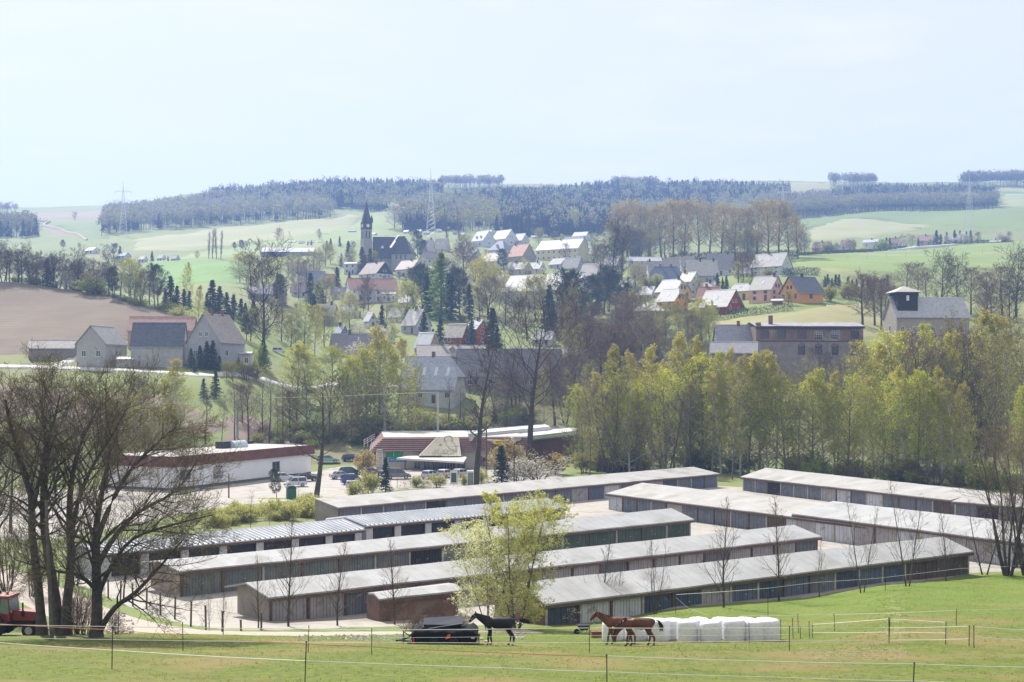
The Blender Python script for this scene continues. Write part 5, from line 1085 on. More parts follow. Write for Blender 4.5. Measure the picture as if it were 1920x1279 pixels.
    for i in range(130):
        t = rs.uniform(.25, 3.9); k = min(3, int(t)); f = t-k; c = npts[k].lerp(npts[k+1], f); rr = rad[k]*(1-f)+rad[k+1]*f; ax = (npts[k+1]-npts[k]).normalized(); upv = Vector((-ax.z, 0, ax.x)); 
        if upv.z < 0 and not graze: upv = -upv
        p = c+upv*rr*.93; sd = rs.choice([-1, 1]); L_ = rs.uniform(.10, .24)
        q = [p, p+Vector((0, sd*.05, .02)), p+Vector((-.02, sd*(.09+rr*.3), -L_))]; w = ax*.022
        m.add([q[0]-w, q[0]+w, q[1]+w, q[1]-w, q[2]], [(0, 1, 2, 3)]); m.add([q[1]-w, q[1]+w, q[2]], [(0, 1, 2)])
    m.build('mane', md, r)
    m = MB(); t0 = Vector(N['tai'][:3])+Vector((-.03, 0, .02)); 
    for i in range(70):
        a = rs.normal(0, .05, 3); L_ = rs.uniform(.6, 1.0); bl = .45 if not white else .7
        pts = [t0, t0+Vector((-.14+a[0]*.3, a[1]*.4, -.03)), t0+Vector((-.28*bl-.12+a[0], a[1], -.28*L_)), t0+Vector((-.62*bl+a[0]*1.5, a[1]*1.6, -.62*L_)), ]
        if white: pts = [t0, t0+Vector((-.15, a[1]*.4, .03)), t0+Vector((-.38+a[0], a[1], -.08+a[2])), t0+Vector((-.66+a[0]*1.5, a[1]*1.6, -.20*L_+a[2]))]
        m.tube(pts, [.022, .02, .014, .003], 4)
    m.build('tail', md, r)
    if headcollar:
        hc = mat(headcollar, (.35, .38, .42), .6); a, c = Vector(N['ns'][:3]), Vector(N['hd'][:3]); m = MB()
        for cc, rr_, wz in ((a, .072, .098), (c+(P_-c)*.5, .097, .135)):
            ax = (Vector(N['mz'][:3])-c).normalized(); u = Vector((-ax.z, 0, ax.x)); m.tube([cc+Vector((0, math.cos(q)*rr_, 0))+u*math.sin(q)*wz for q in np.linspace(0, 2*math.pi, 13)], .012, 4)
        for sy in (-1, 1): m.tube([a+Vector((0, sy*.072, 0)), c+(P_-c)*.5+Vector((0, sy*.097, 0))], .012, 4)
        m.build('headcollar', hc, r)
    return r
horse(1160, 1209, 180, 'chestnut horse walking left with raised head, left of the brown pair', 'chestnut', 1, stride=.16, scale=.97)
horse(1196, 1212, 176, 'brown horse grazing with lowered head, right of the brown pair', 'bay', 1, graze=1, stride=.14, scale=.96)
horse(934, 1211, 183, 'black horse with headcollar standing behind the dark hay trailer', 'black', 1, stride=.10, scale=.98, headcollar='grey headcollar', white=True, up=-.04)
# ================================================================ hay trailer
def trailer():
    g = G(822, 1208, 58, 80); s = g.y/F; r = empty('hay_trailer', g, R(1), 'low black tarpaulin covered trailer with drawbar, beside the black horse', 'trailer'); X = lambda px: (px-822)*s; Z = lambda py: (1207-py)*s
    mt = mat('black tarpaulin', (.010, .010, .012), .8, scale=3, var=.3, bump=.8, spec=.12); ms = mat('rusty dark steel', (.035, .028, .025), .6, scale=4, var=.4)
    rs = np.random.RandomState(3); m = MB(); x0, x1 = X(774), X(896); n = 16; prof = [(-.95, .32), (-1.0, .75), (-.92, Z(1176)), (-.3, Z(1174)), (.5, Z(1175)), (.95, .9), (1.0, .32)]; V = []
    for i in range(n+1):
        x = x0+(x1-x0)*i/n; dz = -.35 if i in (0, n) else 0
        V += [(x+rs.uniform(-.05, .05), y+rs.uniform(-.03, .03), z+(dz*.4 if z > .6 else 0)+rs.uniform(-.05, .05)) for y, z in prof]
    c = len(prof); m.add(V, [(i*c+j, (i+1)*c+j, (i+1)*c+j+1, i*c+j+1) for i in range(n) for j in range(c-1)]); m.add(V, [(0, j, j+1) for j in range(1, c-1)] + [(n*c, n*c+j+1, n*c+j) for j in range(1, c-1)])
    m.build('tarpaulin', mt, r, smooth=True)
    b = MB().box(X(766), X(900), -.95, -.87, .22, .34).box(X(766), X(900), .87, .95, .22, .34)
    for px in (768, 800, 832, 864, 896): b.box(X(px), X(px)+.08, -.87, .87, .24, .32)
    b.tube([(X(770), -.6, .28), (X(750), 0, .22)], .05, 6).tube([(X(770), .6, .28), (X(750), 0, .22)], .05, 6).tube([(X(750), 0, .22), (X(742), 0, .2)], .045, 6).tube([(X(757), -.2, 0), (X(757), -.2, .75)], .03, 6).tube([(X(757), -.2, .72), (X(770), -.4, .5), (X(774), -.4, .72)], .03, 5)
    b.build('chassis', ms, r)
    for px in (815, 852):
        for sy in (-1, 1):
            w = MB().cyl((X(px), sy*.98, .27), (X(px), sy*1.14, .27), .27, 16).build('wheel', m_black, r); MB().cyl((X(px), sy*1.145, .27), (X(px), sy*1.15, .27), .14, 10).build('rim', ms, w)
    p = MB(); V = [(X(792), -.5, Z(1172)), (X(868), -.35, Z(1166)), (X(868), .5, Z(1157)), (X(795), .4, Z(1160))]; V2 = [(x, y, z-.06) for x, y, z in V]
    p.add(V+V2, [(0, 1, 2, 3), (7, 6, 5, 4), (0, 4, 5, 1), (1, 5, 6, 2), (2, 6, 7, 3), (3, 7, 4, 0)]); p.build('loose_panel', mat('dark blue panel', (.012, .018, .04), .6, spec=.15), r)
    MB().tube([(X(805), -.62, Z(1173)), (X(868), -.5, Z(1164.5))], .02, 5).build('silver_rail', m_gutter, r)
    MB().box(X(795), X(865), -.4, .3, Z(1176)-.1, Z(1168)).build('load', mt, r)
    o = MB(); o.add([(X(841), -1.05, Z(1181)), (X(846), -1.07, Z(1180)), (X(845), -1.06, Z(1187)), (X(839), -1.05, Z(1190)), (X(836), -1.06, Z(1190))], [(0, 1, 2, 3)]); o.add([(X(841), -1.05, Z(1181)), (X(839), -1.05, Z(1190)), (X(836), -1.06, Z(1190))], [(0, 1, 2)]); o.build('orange_rag', mat('orange cloth', (.7, .12, .05), .8), r)
    MB().box(X(776), X(779), -1.06, -1.0, Z(1196), Z(1188)).box(X(775), X(780), -1.08, -1.061, Z(1198), Z(1195)).build('red_reflector', m_red, r)
    f = MB()
    for px, z in ((884, 1188), (900, 1190), (893, 1196), (908, 1195), (914, 1198)): f.box(X(px), X(px)+.18, -1.1, -.9, Z(z)-.03, Z(z)+.05)
    f.build('split_boards', mat('pale split wood', (.5, .42, .33), .9), r)
trailer()
p = G(1119, 1197, 58, 85); r = empty('feed_trough', p, R(4), 'brown wooden feed box behind the nose of the walking chestnut horse', 'feed box')
MB().box(-.32, .32, -.22, .22, .04, .42).build('box', mat('orange brown wood', (.30, .14, .06), .8, scale=3, var=.3), r); MB().box(-.35, .35, -.25, -.22, .36, .43).box(-.35, .35, .22, .25, .36, .43).build('rim', m_frameb, r)
for sx in (-1, 1): MB().box(sx*.28-.03, sx*.28+.03, -.2, .2, -.05, .04).build('foot', m_frameb, r)
p = G(1096, 1190, 58, 88); r = empty('wheelbarrow', p, R(190), 'dark wheelbarrow standing behind the fence left of the feed box', 'wheelbarrow')
MB().prism([(-.3, .62), (.45, .62), (.3, .32), (-.15, .32)], -.28, .28, 1).build('tray', mat('dark tray', (.03, .03, .035), .5), r); w = MB(); w.cyl((.5, -.04, .19), (.5, .04, .19), .19, 14).build('wheel', m_black, r)
f = MB()
for sy in (-1, 1): f.tube([(.5, sy*.06, .19), (.1, sy*.22, .32), (-.75, sy*.27, .62)], .02, 5).tube([(-.15, sy*.22, .34), (-.22, sy*.24, 0)], .018, 5)
f.build('frame', m_gutter, r)
# ================================================================ silage bales
BN = []
def bale(px, py, i):
    g = G(px, py, 56, 95); s = g.y/F; rr, h = .575*rgb.uniform(.96, 1.04), 1.17*rgb.uniform(.96, 1.04); m = MB(); n = 28; rs = np.random.RandomState(i); V = []
    prof = [(0, .0), (rr*.8, .0), (rr*.97, .06), (rr, .2), (rr*1.01, h*.5), (rr, h-.2), (rr*.96, h-.07), (rr*.84, h-.01), (rr*.5, h+.01), (.02, h)]
    wr = rs.uniform(-.014, .014, n)
    for k, (q, z) in enumerate(prof):
        for j in range(n): a = 2*math.pi*j/n; e = 1+wr[j]*(1 if .05 < z < h-.03 else .6)+rs.uniform(-.006, .006); V.append((q*math.cos(a)*e, q*math.sin(a)*e, z+rs.uniform(-.01, .01)*(k > 6)))
    K = len(prof); m.add(V, [(k*n+j, k*n+(j+1) % n, (k+1)*n+(j+1) % n, (k+1)*n+j) for k in range(K-1) for j in range(n)])
    o = m.build('silage_bale', mb_, smooth=True, loc=(g.x, g.y, g.z-.03)); o.rotation_euler = (0, 0, rgb.uniform(0, 6)); BN.append((g.y, px, o)); return o
rgb = random.Random(4); mb_ = mat('white bale wrap', (.80, .80, .84), .32, scale=5, col2=(.70, .71, .77), spec=.5, bump=.5, tl=.12)
for i, px in enumerate((1148, 1192, 1236, 1289, 1332, 1376, 1415, 1441)): bale(px, 1202.5 if i not in (3, 4) else 1204, i)
for i, px in enumerate((1170, 1214, 1262, 1310, 1354, 1396, 1436)): bale(px, 1199.2, 20+i)
fr = sorted([b for b in BN if b[0] < np.median([q[0] for q in BN])], key=lambda b: b[1]); bk = sorted([b for b in BN if b not in fr], key=lambda b: b[1])
for nm, lst in (('front', fr), ('back', bk)):
    for i, (_, px, o) in enumerate(lst): tag(o, 'white wrapped silage bale, %s from the left in the %s row' % (ordn(i+1), nm), 'bale', 'white silage bales')
# ================================================================ electric fences
m_ppost = mat('dark green plastic post', (.025, .04, .025), .6, scale=3); m_tape = mat('white fence tape', (.72, .72, .70), .6, scale=3, var=.05); m_otape = mat('orange fence rope', (.50, .20, .09), .8, scale=3, var=.1); m_wirep = mat('grey fence wire', (.30, .30, .30), .5, scale=3, metal=.3)
def fence(label, posts, tapes, cat='fence', pr=.018, pm=None, name='electric_fence', group='electric fences'):
    """posts: (px, top, bottom or None, distance or None); tapes: (material, [(px,py)...], radius)"""
    A = []
    for px, t, b, d in posts:
        if d is None: g = G(px, b, 33, 118)
        else: x = (px-CX)*d/F; g = Vector((x, d, H(x, d)))
        A.append((px, t, g))
    A.sort(key=lambda a: a[0]); o = A[0][2]; r = empty(name, o, 0, label, cat, group); rgf = random.Random(len(label))
    for px, t, g in A:
        q = g-o; h = (HY-t)*g.y/F-g.z; ln = rgf.uniform(-.04, .04)
        MB().tube([(q.x-ln*.3, q.y, q.z-.2), (q.x+ln, q.y, q.z+h)], pr, 6).tube([(q.x+ln, q.y, q.z+h), (q.x+ln, q.y, q.z+h+.03)], pr*1.6, 6).build('post', pm or m_ppost, r)
    xs = [a[0] for a in A]; ds = [a[2].y for a in A]
    for mt, pts, rad in tapes:
        W = []
        for (xa_, ya_), (xb, yb) in zip(pts[:-1], pts[1:]):
            k = max(1, int(abs(xb-xa_)/60))
            for i in range(k): t = i/k; px = xa_+(xb-xa_)*t; W.append(P(px, ya_+(yb-ya_)*t+math.sin(math.pi*t)*.8, np.interp(px, xs, ds))-o)
        W.append(P(pts[-1][0], pts[-1][1], np.interp(pts[-1][0], xs, ds))-o); MB().tube(W, rad, 4).build('tape', mt, r)
    return r
fence('nearest electric fence with orange top rope at left and white tapes', [(-30, 1168, None, 48), (210, 1176, None, 44.5), (572, 1204, None, 38.2), (1138, 1229, None, 37), (1712, 1244, None, 37), (2300, 1260, None, 37)],
      [(m_otape, [(-30, 1168), (210, 1181), (480, 1202), (700, 1213), (960, 1225), (1138, 1231)], .011), (m_tape, [(1138, 1230), (1440, 1240), (1712, 1245), (1960, 1252)], .014), (m_tape, [(-30, 1203), (210, 1219), (480, 1235), (572, 1239), (960, 1253), (1138, 1260), (1440, 1269.5), (1712, 1277), (1960, 1284)], .012)])
fence('second electric fence with two white tapes in front of the horses', [(-30, 1165, None, 55), (343, 1168, None, 56), (578, 1174, None, 56), (697, 1180, 1229, None), (1105, 1176, 1226, None), (1480, 1175, 1222, None), (1667, 1160, 1208, None), (1817, 1174, 1213, None)],
      [(m_tape, [(-30, 1171), (697, 1181), (1105, 1177.5), (1480, 1177), (1667, 1177), (1815, 1174.5)], .014), (m_tape, [(-30, 1195), (480, 1203), (697, 1204.5), (1105, 1205), (1480, 1201), (1667, 1200.5), (1818, 1198)], .013), (m_tape, [(697, 1196), (1040, 1192), (1480, 1190)], .007)])
fence('electric fence beginning at the leaning post near the right edge', [(1826, 1174, 1216, None), (2050, 1190, None, 52)], [(m_tape, [(1826, 1175), (1960, 1184)], .014), (m_tape, [(1828, 1194), (1960, 1203)], .013)])
fence('thin fence line in the grass behind the bales', [(1405, 1166, 1207, None), (1425, 1165, 1203, None), (1440, 1166, 1200, None), (1464, 1163, 1198, None), (1487, 1160, 1199, None), (1497, 1152, 1188, None), (1518, 1166, 1200, None), (1501, 1176, 1200, None)], [(m_otape, [(1464, 1164), (1500, 1165)], .01), (m_tape, [(1380, 1183), (1440, 1182), (1487, 1178)], .007)])
fence('electric fence in the upper right grass with a bend at its tall post', [(1523, 1171, 1199, None), (1667, 1159.5, 1206, None), (1773, 1167, 1210, None)], [(m_tape, [(1523, 1171), (1600, 1166), (1667, 1160.5), (1773, 1167)], .012), (m_tape, [(1523, 1186), (1660, 1185.5), (1773, 1187)], .009)])
fence('farthest electric fence line in the right hand grass', [(1279, 1170, 1190, None), (1565, 1152, 1185, None), (1793, 1143, 1174, None), (2100, 1135, None, 75)], [(m_tape, [(1390, 1154.5), (1470, 1154), (1565, 1152.5), (1793, 1144.5), (1960, 1139)], .011)])
fence('fence with white insulator post between the bales and the garages', [(1267, 1115, 1152, None), (1440, 1108, None, 84), (1660, 1078, 1108, None), (1900, 1050, None, 112)], [(m_tape, [(1267, 1115), (1440, 1103), (1530, 1092), (1640, 1085), (1700, 1078), (1800, 1066), (1920, 1060)], .012), (m_tape, [(1267, 1120), (1290, 1140), (1330, 1155)], .01)])
fence('row of dark wooden posts along the concrete lane', [(203, 1087, 1122, None), (226, 1090, 1130, None), (249, 1095, 1137, None), (275, 1103, 1143, None), (301, 1111, 1154, None), (328, 1119, 1162, None), (358, 1128, 1175, None), (386, 1136, 1183, None), (417, 1147, 1187, None), (452, 1163, 1183, None), (490, 1150, 1182, None), (110, 1072, 1100, None), (60, 1066, 1090, None), (18, 1060, 1086, None)], [(m_wirep, [(18, 1062), (110, 1076), (226, 1096), (358, 1133), (490, 1160)], .008)], pr=.07, pm=m_postd, name='post_fence', group='post and wire fences')
# ================================================================ tractor
def tractor():
    g = G(26, 1191, 62, 95); r = empty('tractor', g, R(-4), 'red tractor with cab parked under the big bare trees', 'tractor'); mr = mat('faded red tractor paint', (.24, .028, .018), .55, scale=1.5, col2=(.16, .02, .014), spec=.5, blotch=((.14, .07, .05), 1.2, .62, .5))
    mk = mat('greasy engine block', (.03, .026, .024), .6, scale=5, var=.3)
    b = MB().prism([(.05, .98), (1.75, .98), (1.78, 1.35), (1.7, 1.52), (.05, 1.62)], -.36, .36, 1); b.build('bonnet', mr, r)
    MB().box(1.76, 1.80, -.3, .3, 1.0, 1.42).build('grille', m_black, r)
    for sy in (-1, 1): MB().cyl((1.78, sy*.24, 1.28), (1.83, sy*.24, 1.28), .08, 10).build('headlight', m_white, r)
    MB().box(-.2, 1.6, -.22, .22, .55, .98).box(.6, 1.5, -.3, .3, .62, .9).build('engine', mk, r)
    c = MB(); x0, x1 = -1.25, .05
    for x in (x0, -.62, x1):
        for sy in (-1, 1): c.tube([(x, sy*.68, 1.1), (x+(-.12 if x == x1 else .06 if x == x0 else 0), sy*.6, 2.38)], .045, 5)
    c.box(x0, x1, -.7, .7, .95, 1.42); c.build('cab', mr, r)
    MB().prism([(x0-.1, 2.36), (x1, 2.36), (x1-.06, 2.52), (x0+.05, 2.55)], -.68, .68, 1).build('cab_roof', mr, r)
    for sy in (-1, 1):
        for a, bb in ((-1.18, -.66), (-.57, -.02)): gl = MB(); gl.add([(a, sy*.69, 1.44), (bb, sy*.69, 1.44), (bb-.05, sy*.62, 2.34), (a+.03, sy*.62, 2.34)], [(0, 1, 2, 3)]); gl.build('side_window', mat('pale cab glass', (.16, .22, .22), .1, spec=.8), r)
    gl = MB(); gl.add([(.06, -.62, 1.6), (.06, .62, 1.6), (-.05, .56, 2.34), (-.05, -.56, 2.34)], [(0, 1, 2, 3)]); gl.build('windscreen', mat('pale cab glass', (.2, .25, .25), .1), r)
    for sy in (-1, 1):
        w = MB().cyl((-.95, sy*.62, .76), (-.95, sy*1.0, .76), .78, 28); 
        for k in range(20): a = k*math.pi/10; w.box(-.95+math.cos(a)*.78-.04, -.95+math.cos(a)*.78+.04, sy*.81-.19, sy*.81+.19, .76+math.sin(a)*.78-.04, .76+math.sin(a)*.78+.04)
        wo = w.build('rear_wheel', m_black, r); MB().cyl((-.95, sy*1.0, .76), (-.95, sy*1.02, .76), .42, 18).build('rim', mr, wo)
        w = MB().cyl((1.3, sy*.55, .44), (1.3, sy*.78, .44), .45, 22).build('front_wheel', m_black, r); MB().cyl((1.3, sy*.785, .44), (1.3, sy*.80, .44), .24, 14).build('rim', mat('pale rim', (.45, .42, .38), .6), w)
        n = 9; m = MB(); V = []
        for k in range(n): a = math.radians(10+k*18); V += [(-.95+math.cos(a)*.86, sy*.58, .76+math.sin(a)*.86), (-.95+math.cos(a)*.86, sy*1.0, .76+math.sin(a)*.86)]
        m.add(V, [(2*k, 2*k+1, 2*k+3, 2*k+2) for k in range(n-1)]); m.build('mudguard', mr, r)
    MB().tube([(.75, -.38, 1.3), (.75, -.38, 2.1)], .055, 8).tube([(.75, -.38, 1.25), (.75, -.38, 1.6)], .11, 8).build('exhaust', mk, r)
    MB().tube([(-.4, 0, 2.55), (-.4, 0, 2.68)], .08, 8).build('beacon', mat('beacon', (.5, .1, .02), .4), r); MB().tube([(-1.0, .3, 2.52), (-1.0, .3, 2.72)], .07, 8).build('filter', m_black, r)
    MB().box(-1.9, -1.3, -.3, .3, .5, .7).box(-1.9, -1.8, -.6, .6, .3, .8).build('hitch', mk, r)
tractor()
# ================================================================ stones and rubble
def stones(name, label, boxes, n, smin, smax, m, seed):
    rs = np.random.RandomState(seed); b = MB()
    for i in range(n):
        x0, x1, y0, y1 = boxes[i % len(boxes)]; px, py = rs.uniform(x0, x1), rs.uniform(y0, y1); g = G(px, py, 55, 110); s = rs.uniform(smin, smax); V = []
        for k in range(6): v = rs.normal(0, 1, 3); 
        bm = [(1, 0, 0), (-1, 0, 0), (0, 1, 0), (0, -1, 0), (0, 0, .8), (0, 0, -.6)]; M_ = rs.uniform(.6, 1.3, (6, 1)); V = np.array(bm)*s*M_+rs.normal(0, s*.2, (6, 3))+np.array([g.x, g.y, g.z+s*.4])
        b.add(V, [(0, 2, 4), (2, 1, 4), (1, 3, 4), (3, 0, 4), (2, 0, 5), (1, 2, 5), (3, 1, 5), (0, 3, 5)])
    tag(b.build(name, m), label, 'stones', kind='stuff')
m_st = mat('pale field stone', (.50, .46, .42), .9, scale=3, var=.2)
stones('gravel', 'pale rubble and gravel along the lane edge', [(640, 760, 1190, 1202), (560, 700, 1192, 1201)], 420, .03, .09, m_st, 1)
stones('rubble', 'pale heap of rubble beside the wide spreading tree', [(200, 250, 1165, 1190), (205, 235, 1150, 1185)], 420, .05, .16, m_st, 2)
stones('rubble', 'loose stones beside the black horse and trailer', [(955, 985, 1190, 1200), (60, 100, 1180, 1190)], 110, .04, .11, m_st, 3)
hay = MB(); rs = np.random.RandomState(9)
for i in range(1500):
    px = rs.uniform(80, 480) if i % 2 else rs.uniform(1500, 1700); py = rs.uniform(1205, 1214) if i % 2 else rs.uniform(1215, 1240); g = G(px, py, 40, 80); a = rs.uniform(0, 3.14); l_ = rs.uniform(.04, .12)
    hay.add([(g.x-math.cos(a)*l_, g.y-math.sin(a)*l_, g.z+.045), (g.x+math.cos(a)*l_, g.y+math.sin(a)*l_, g.z+.045), (g.x+math.cos(a)*l_, g.y+math.sin(a)*l_+.04, g.z+.055)], [(0, 1, 2)])
tag(hay.build('straw', mat('old straw', (.33, .25, .15), .9)), 'scattered old straw and horse droppings in the grass', 'straw', kind='stuff')
# ================================================================ tree generators (numpy)
def nrm(a): return a / (np.linalg.norm(a, axis=-1, keepdims=True) + 1e-9)
def grow(rs, P0, D0, L0, R0, K, up, noise, taper=.35):
    """branches from points P0 along D0: returns node arrays (n,K+1,3) and radii (n,K+1)"""
    n = len(P0); pts = np.zeros((n, K+1, 3)); pts[:, 0] = P0; d = nrm(D0); r = np.zeros((n, K+1)); r[:, 0] = R0
    for k in range(K):
        d = nrm(d + np.array([0, 0, 1.0]) * up / K + rs.normal(0, noise, (n, 3)))
        pts[:, k+1] = pts[:, k] + d * (L0 / K)[:, None]; r[:, k+1] = R0 * (1 - (1-taper) * (k+1) / K)
    return pts, r
def children(rs, pts, r, m, lr, ang, t0=.25, rr=.5, lvar=.3, tmax=1.0):
    """m children per branch at random heights"""
    n, K1, _ = pts.shape; K = K1-1
    i = np.repeat(np.arange(n), m); t = (t0 + (tmax-t0) * (np.tile(np.arange(m), n) + rs.uniform(0, 1, n*m)) / m) * K
    k = np.clip(t.astype(int), 0, K-1); f = (t-k)[:, None]
    p = pts[i, k]*(1-f) + pts[i, k+1]*f; d = nrm(pts[i, k+1]-pts[i, k])
    side = nrm(np.cross(d, rs.normal(0, 1, (n*m, 3)))); a = ang * rs.uniform(.7, 1.25, n*m)[:, None]
    D = d*np.cos(a) + side*np.sin(a); Lp = np.linalg.norm(pts[:, 1:]-pts[:, :-1], axis=2).sum(1)
    Lc = Lp[i]*lr*(1.15-.6*t/K)*rs.uniform(1-lvar, 1+lvar, n*m); rad = (r[i, k]*(1-f[:, 0]) + r[i, k+1]*f[:, 0])*rr
    return p, D, Lc, rad
def tubes(mb, pts, r, sides=4, mi=0):
    n, K1, _ = pts.shape
    if n == 0: return
    t = np.empty_like(pts); t[:, 1:-1] = pts[:, 2:]-pts[:, :-2]; t[:, 0] = pts[:, 1]-pts[:, 0]; t[:, -1] = pts[:, -1]-pts[:, -2]; t = nrm(t)
    ref = np.where(np.abs(t[..., 2:3]) < .9, np.array([0, 0, 1.0]), np.array([1.0, 0, 0])); a = nrm(np.cross(t, ref)); b = np.cross(t, a)
    if sides == 2:
        rs = np.random.RandomState(n); ph = rs.uniform(0, math.pi, (n, 1, 1)); w = (a*np.cos(ph)+b*np.sin(ph))*r[..., None]
        V = np.stack([pts-w, pts+w], 2).reshape(-1, 3)
        i, k = np.meshgrid(np.arange(n), np.arange(K1-1), indexing='ij'); q = (i*K1+k).ravel()*2
        mb.add(V, np.stack([q, q+1, q+3, q+2], 1), mi); return
    an = np.arange(sides)*2*math.pi/sides
    V = pts[:, :, None] + (a[:, :, None]*np.cos(an)[None, None, :, None] + b[:, :, None]*np.sin(an)[None, None, :, None])*r[:, :, None, None]
    i, k, j = np.meshgrid(np.arange(n), np.arange(K1-1), np.arange(sides), indexing='ij'); j2 = (j+1) % sides
    q = (i*K1+k)*sides; f = np.stack([q+j, q+j2, q+sides+j2, q+sides+j], -1).reshape(-1, 4)
    mb.add(V.reshape(-1, 3), f, mi)
def leaves(mb, rs, C, s, mi=0, droop=0.0, elong=1.0):
    """one kite-shaped face per centre"""
    n = len(C); a = nrm(rs.normal(0, 1, (n, 3)) + np.array([0, 0, -droop])); b = nrm(np.cross(a, rs.normal(0, 1, (n, 3))))
    sz = (s*rs.uniform(.6, 1.4, n))[:, None]; a = a*sz*elong; b = b*sz*.55
    V = np.stack([C-a*.5, C+b*.5, C+a*.5, C-b*.5], 1).reshape(-1, 3); q = np.arange(n)*4
    mb.add(V, np.stack([q, q+1, q+2, q+3], 1), mi)
def along(rs, pts, m, jit):
    n, K1, _ = pts.shape; i = rs.randint(0, n, m); t = rs.uniform(.1, 1, m)*(K1-1); k = np.clip(t.astype(int), 0, K1-2); f = (t-k)[:, None]
    return pts[i, k]*(1-f)+pts[i, k+1]*f + rs.normal(0, jit, (m, 3))
m_bark = mat('dark bark', (.105, .088, .070), .95, scale=3, var=.3)
m_barkg = mat('grey bark', (.19, .17, .15), .95, scale=3, var=.3)
m_birchb = mat('birch bark', (.56, .55, .52), .85, scale=1.5, col2=(.28, .265, .245))
TW = {'umber': (.15, .12, .08), 'dark': (.075, .062, .05), 'brown': (.24, .18, .13), 'grey': (.27, .235, .205), 'purple': (.21, .165, .145), 'olive': (.27, .245, .11), 'orange': (.36, .28, .17)}
def m_tw(k): return mat('twigs '+k, TW[k], .9, scale=.6, var=.2, rnd=.12)
LF = {'birch': ((.60, .60, .09), (.38, .41, .055)), 'gold': ((.50, .46, .11), (.38, .34, .08)), 'green': ((.34, .42, .07), (.22, .29, .05)), 'lime': ((.54, .53, .19), (.40, .41, .13)), 'olive': ((.36, .35, .10), (.25, .25, .07)),
      'orange': ((.46, .36, .15), (.34, .27, .11)), 'spruce': ((.040, .066, .036), (.024, .042, .024)), 'spruceb': ((.055, .085, .06), (.034, .058, .042)), 'pine': ((.075, .105, .05), (.042, .062, .03)),
      'blossom': ((.72, .68, .60), (.52, .50, .38)), 'yellow': ((.62, .52, .03), (.45, .4, .03)), 'olgold': ((.50, .44, .13), (.36, .31, .09)), 'hedge': ((.05, .08, .03), (.03, .05, .02)), 'larch': ((.24, .33, .08), (.15, .22, .055)), 'bronze': ((.20, .13, .06), (.13, .085, .045)), 'pale': ((.70, .70, .44), (.54, .56, .28))}
def m_lf(k): return mat('leaves '+k, LF[k][0], .7, scale=.35, col2=LF[k][1], tl=.0 if k in ('spruce', 'spruceb', 'pine', 'hedge') else .58, rnd=.15, spec=.3)
class T:  # a prototype: trunk + crown mesh, height h
    def __init__(s, h, trunk, crown, bark, cm): s.h, s.bark, s.cm = h, bark, cm; s.tm, s.cr = trunk, crown
def mesh_of(mb, name, mats):
    o = mb.build(name, mats); me = o.data; bpy.data.objects.remove(o); return me
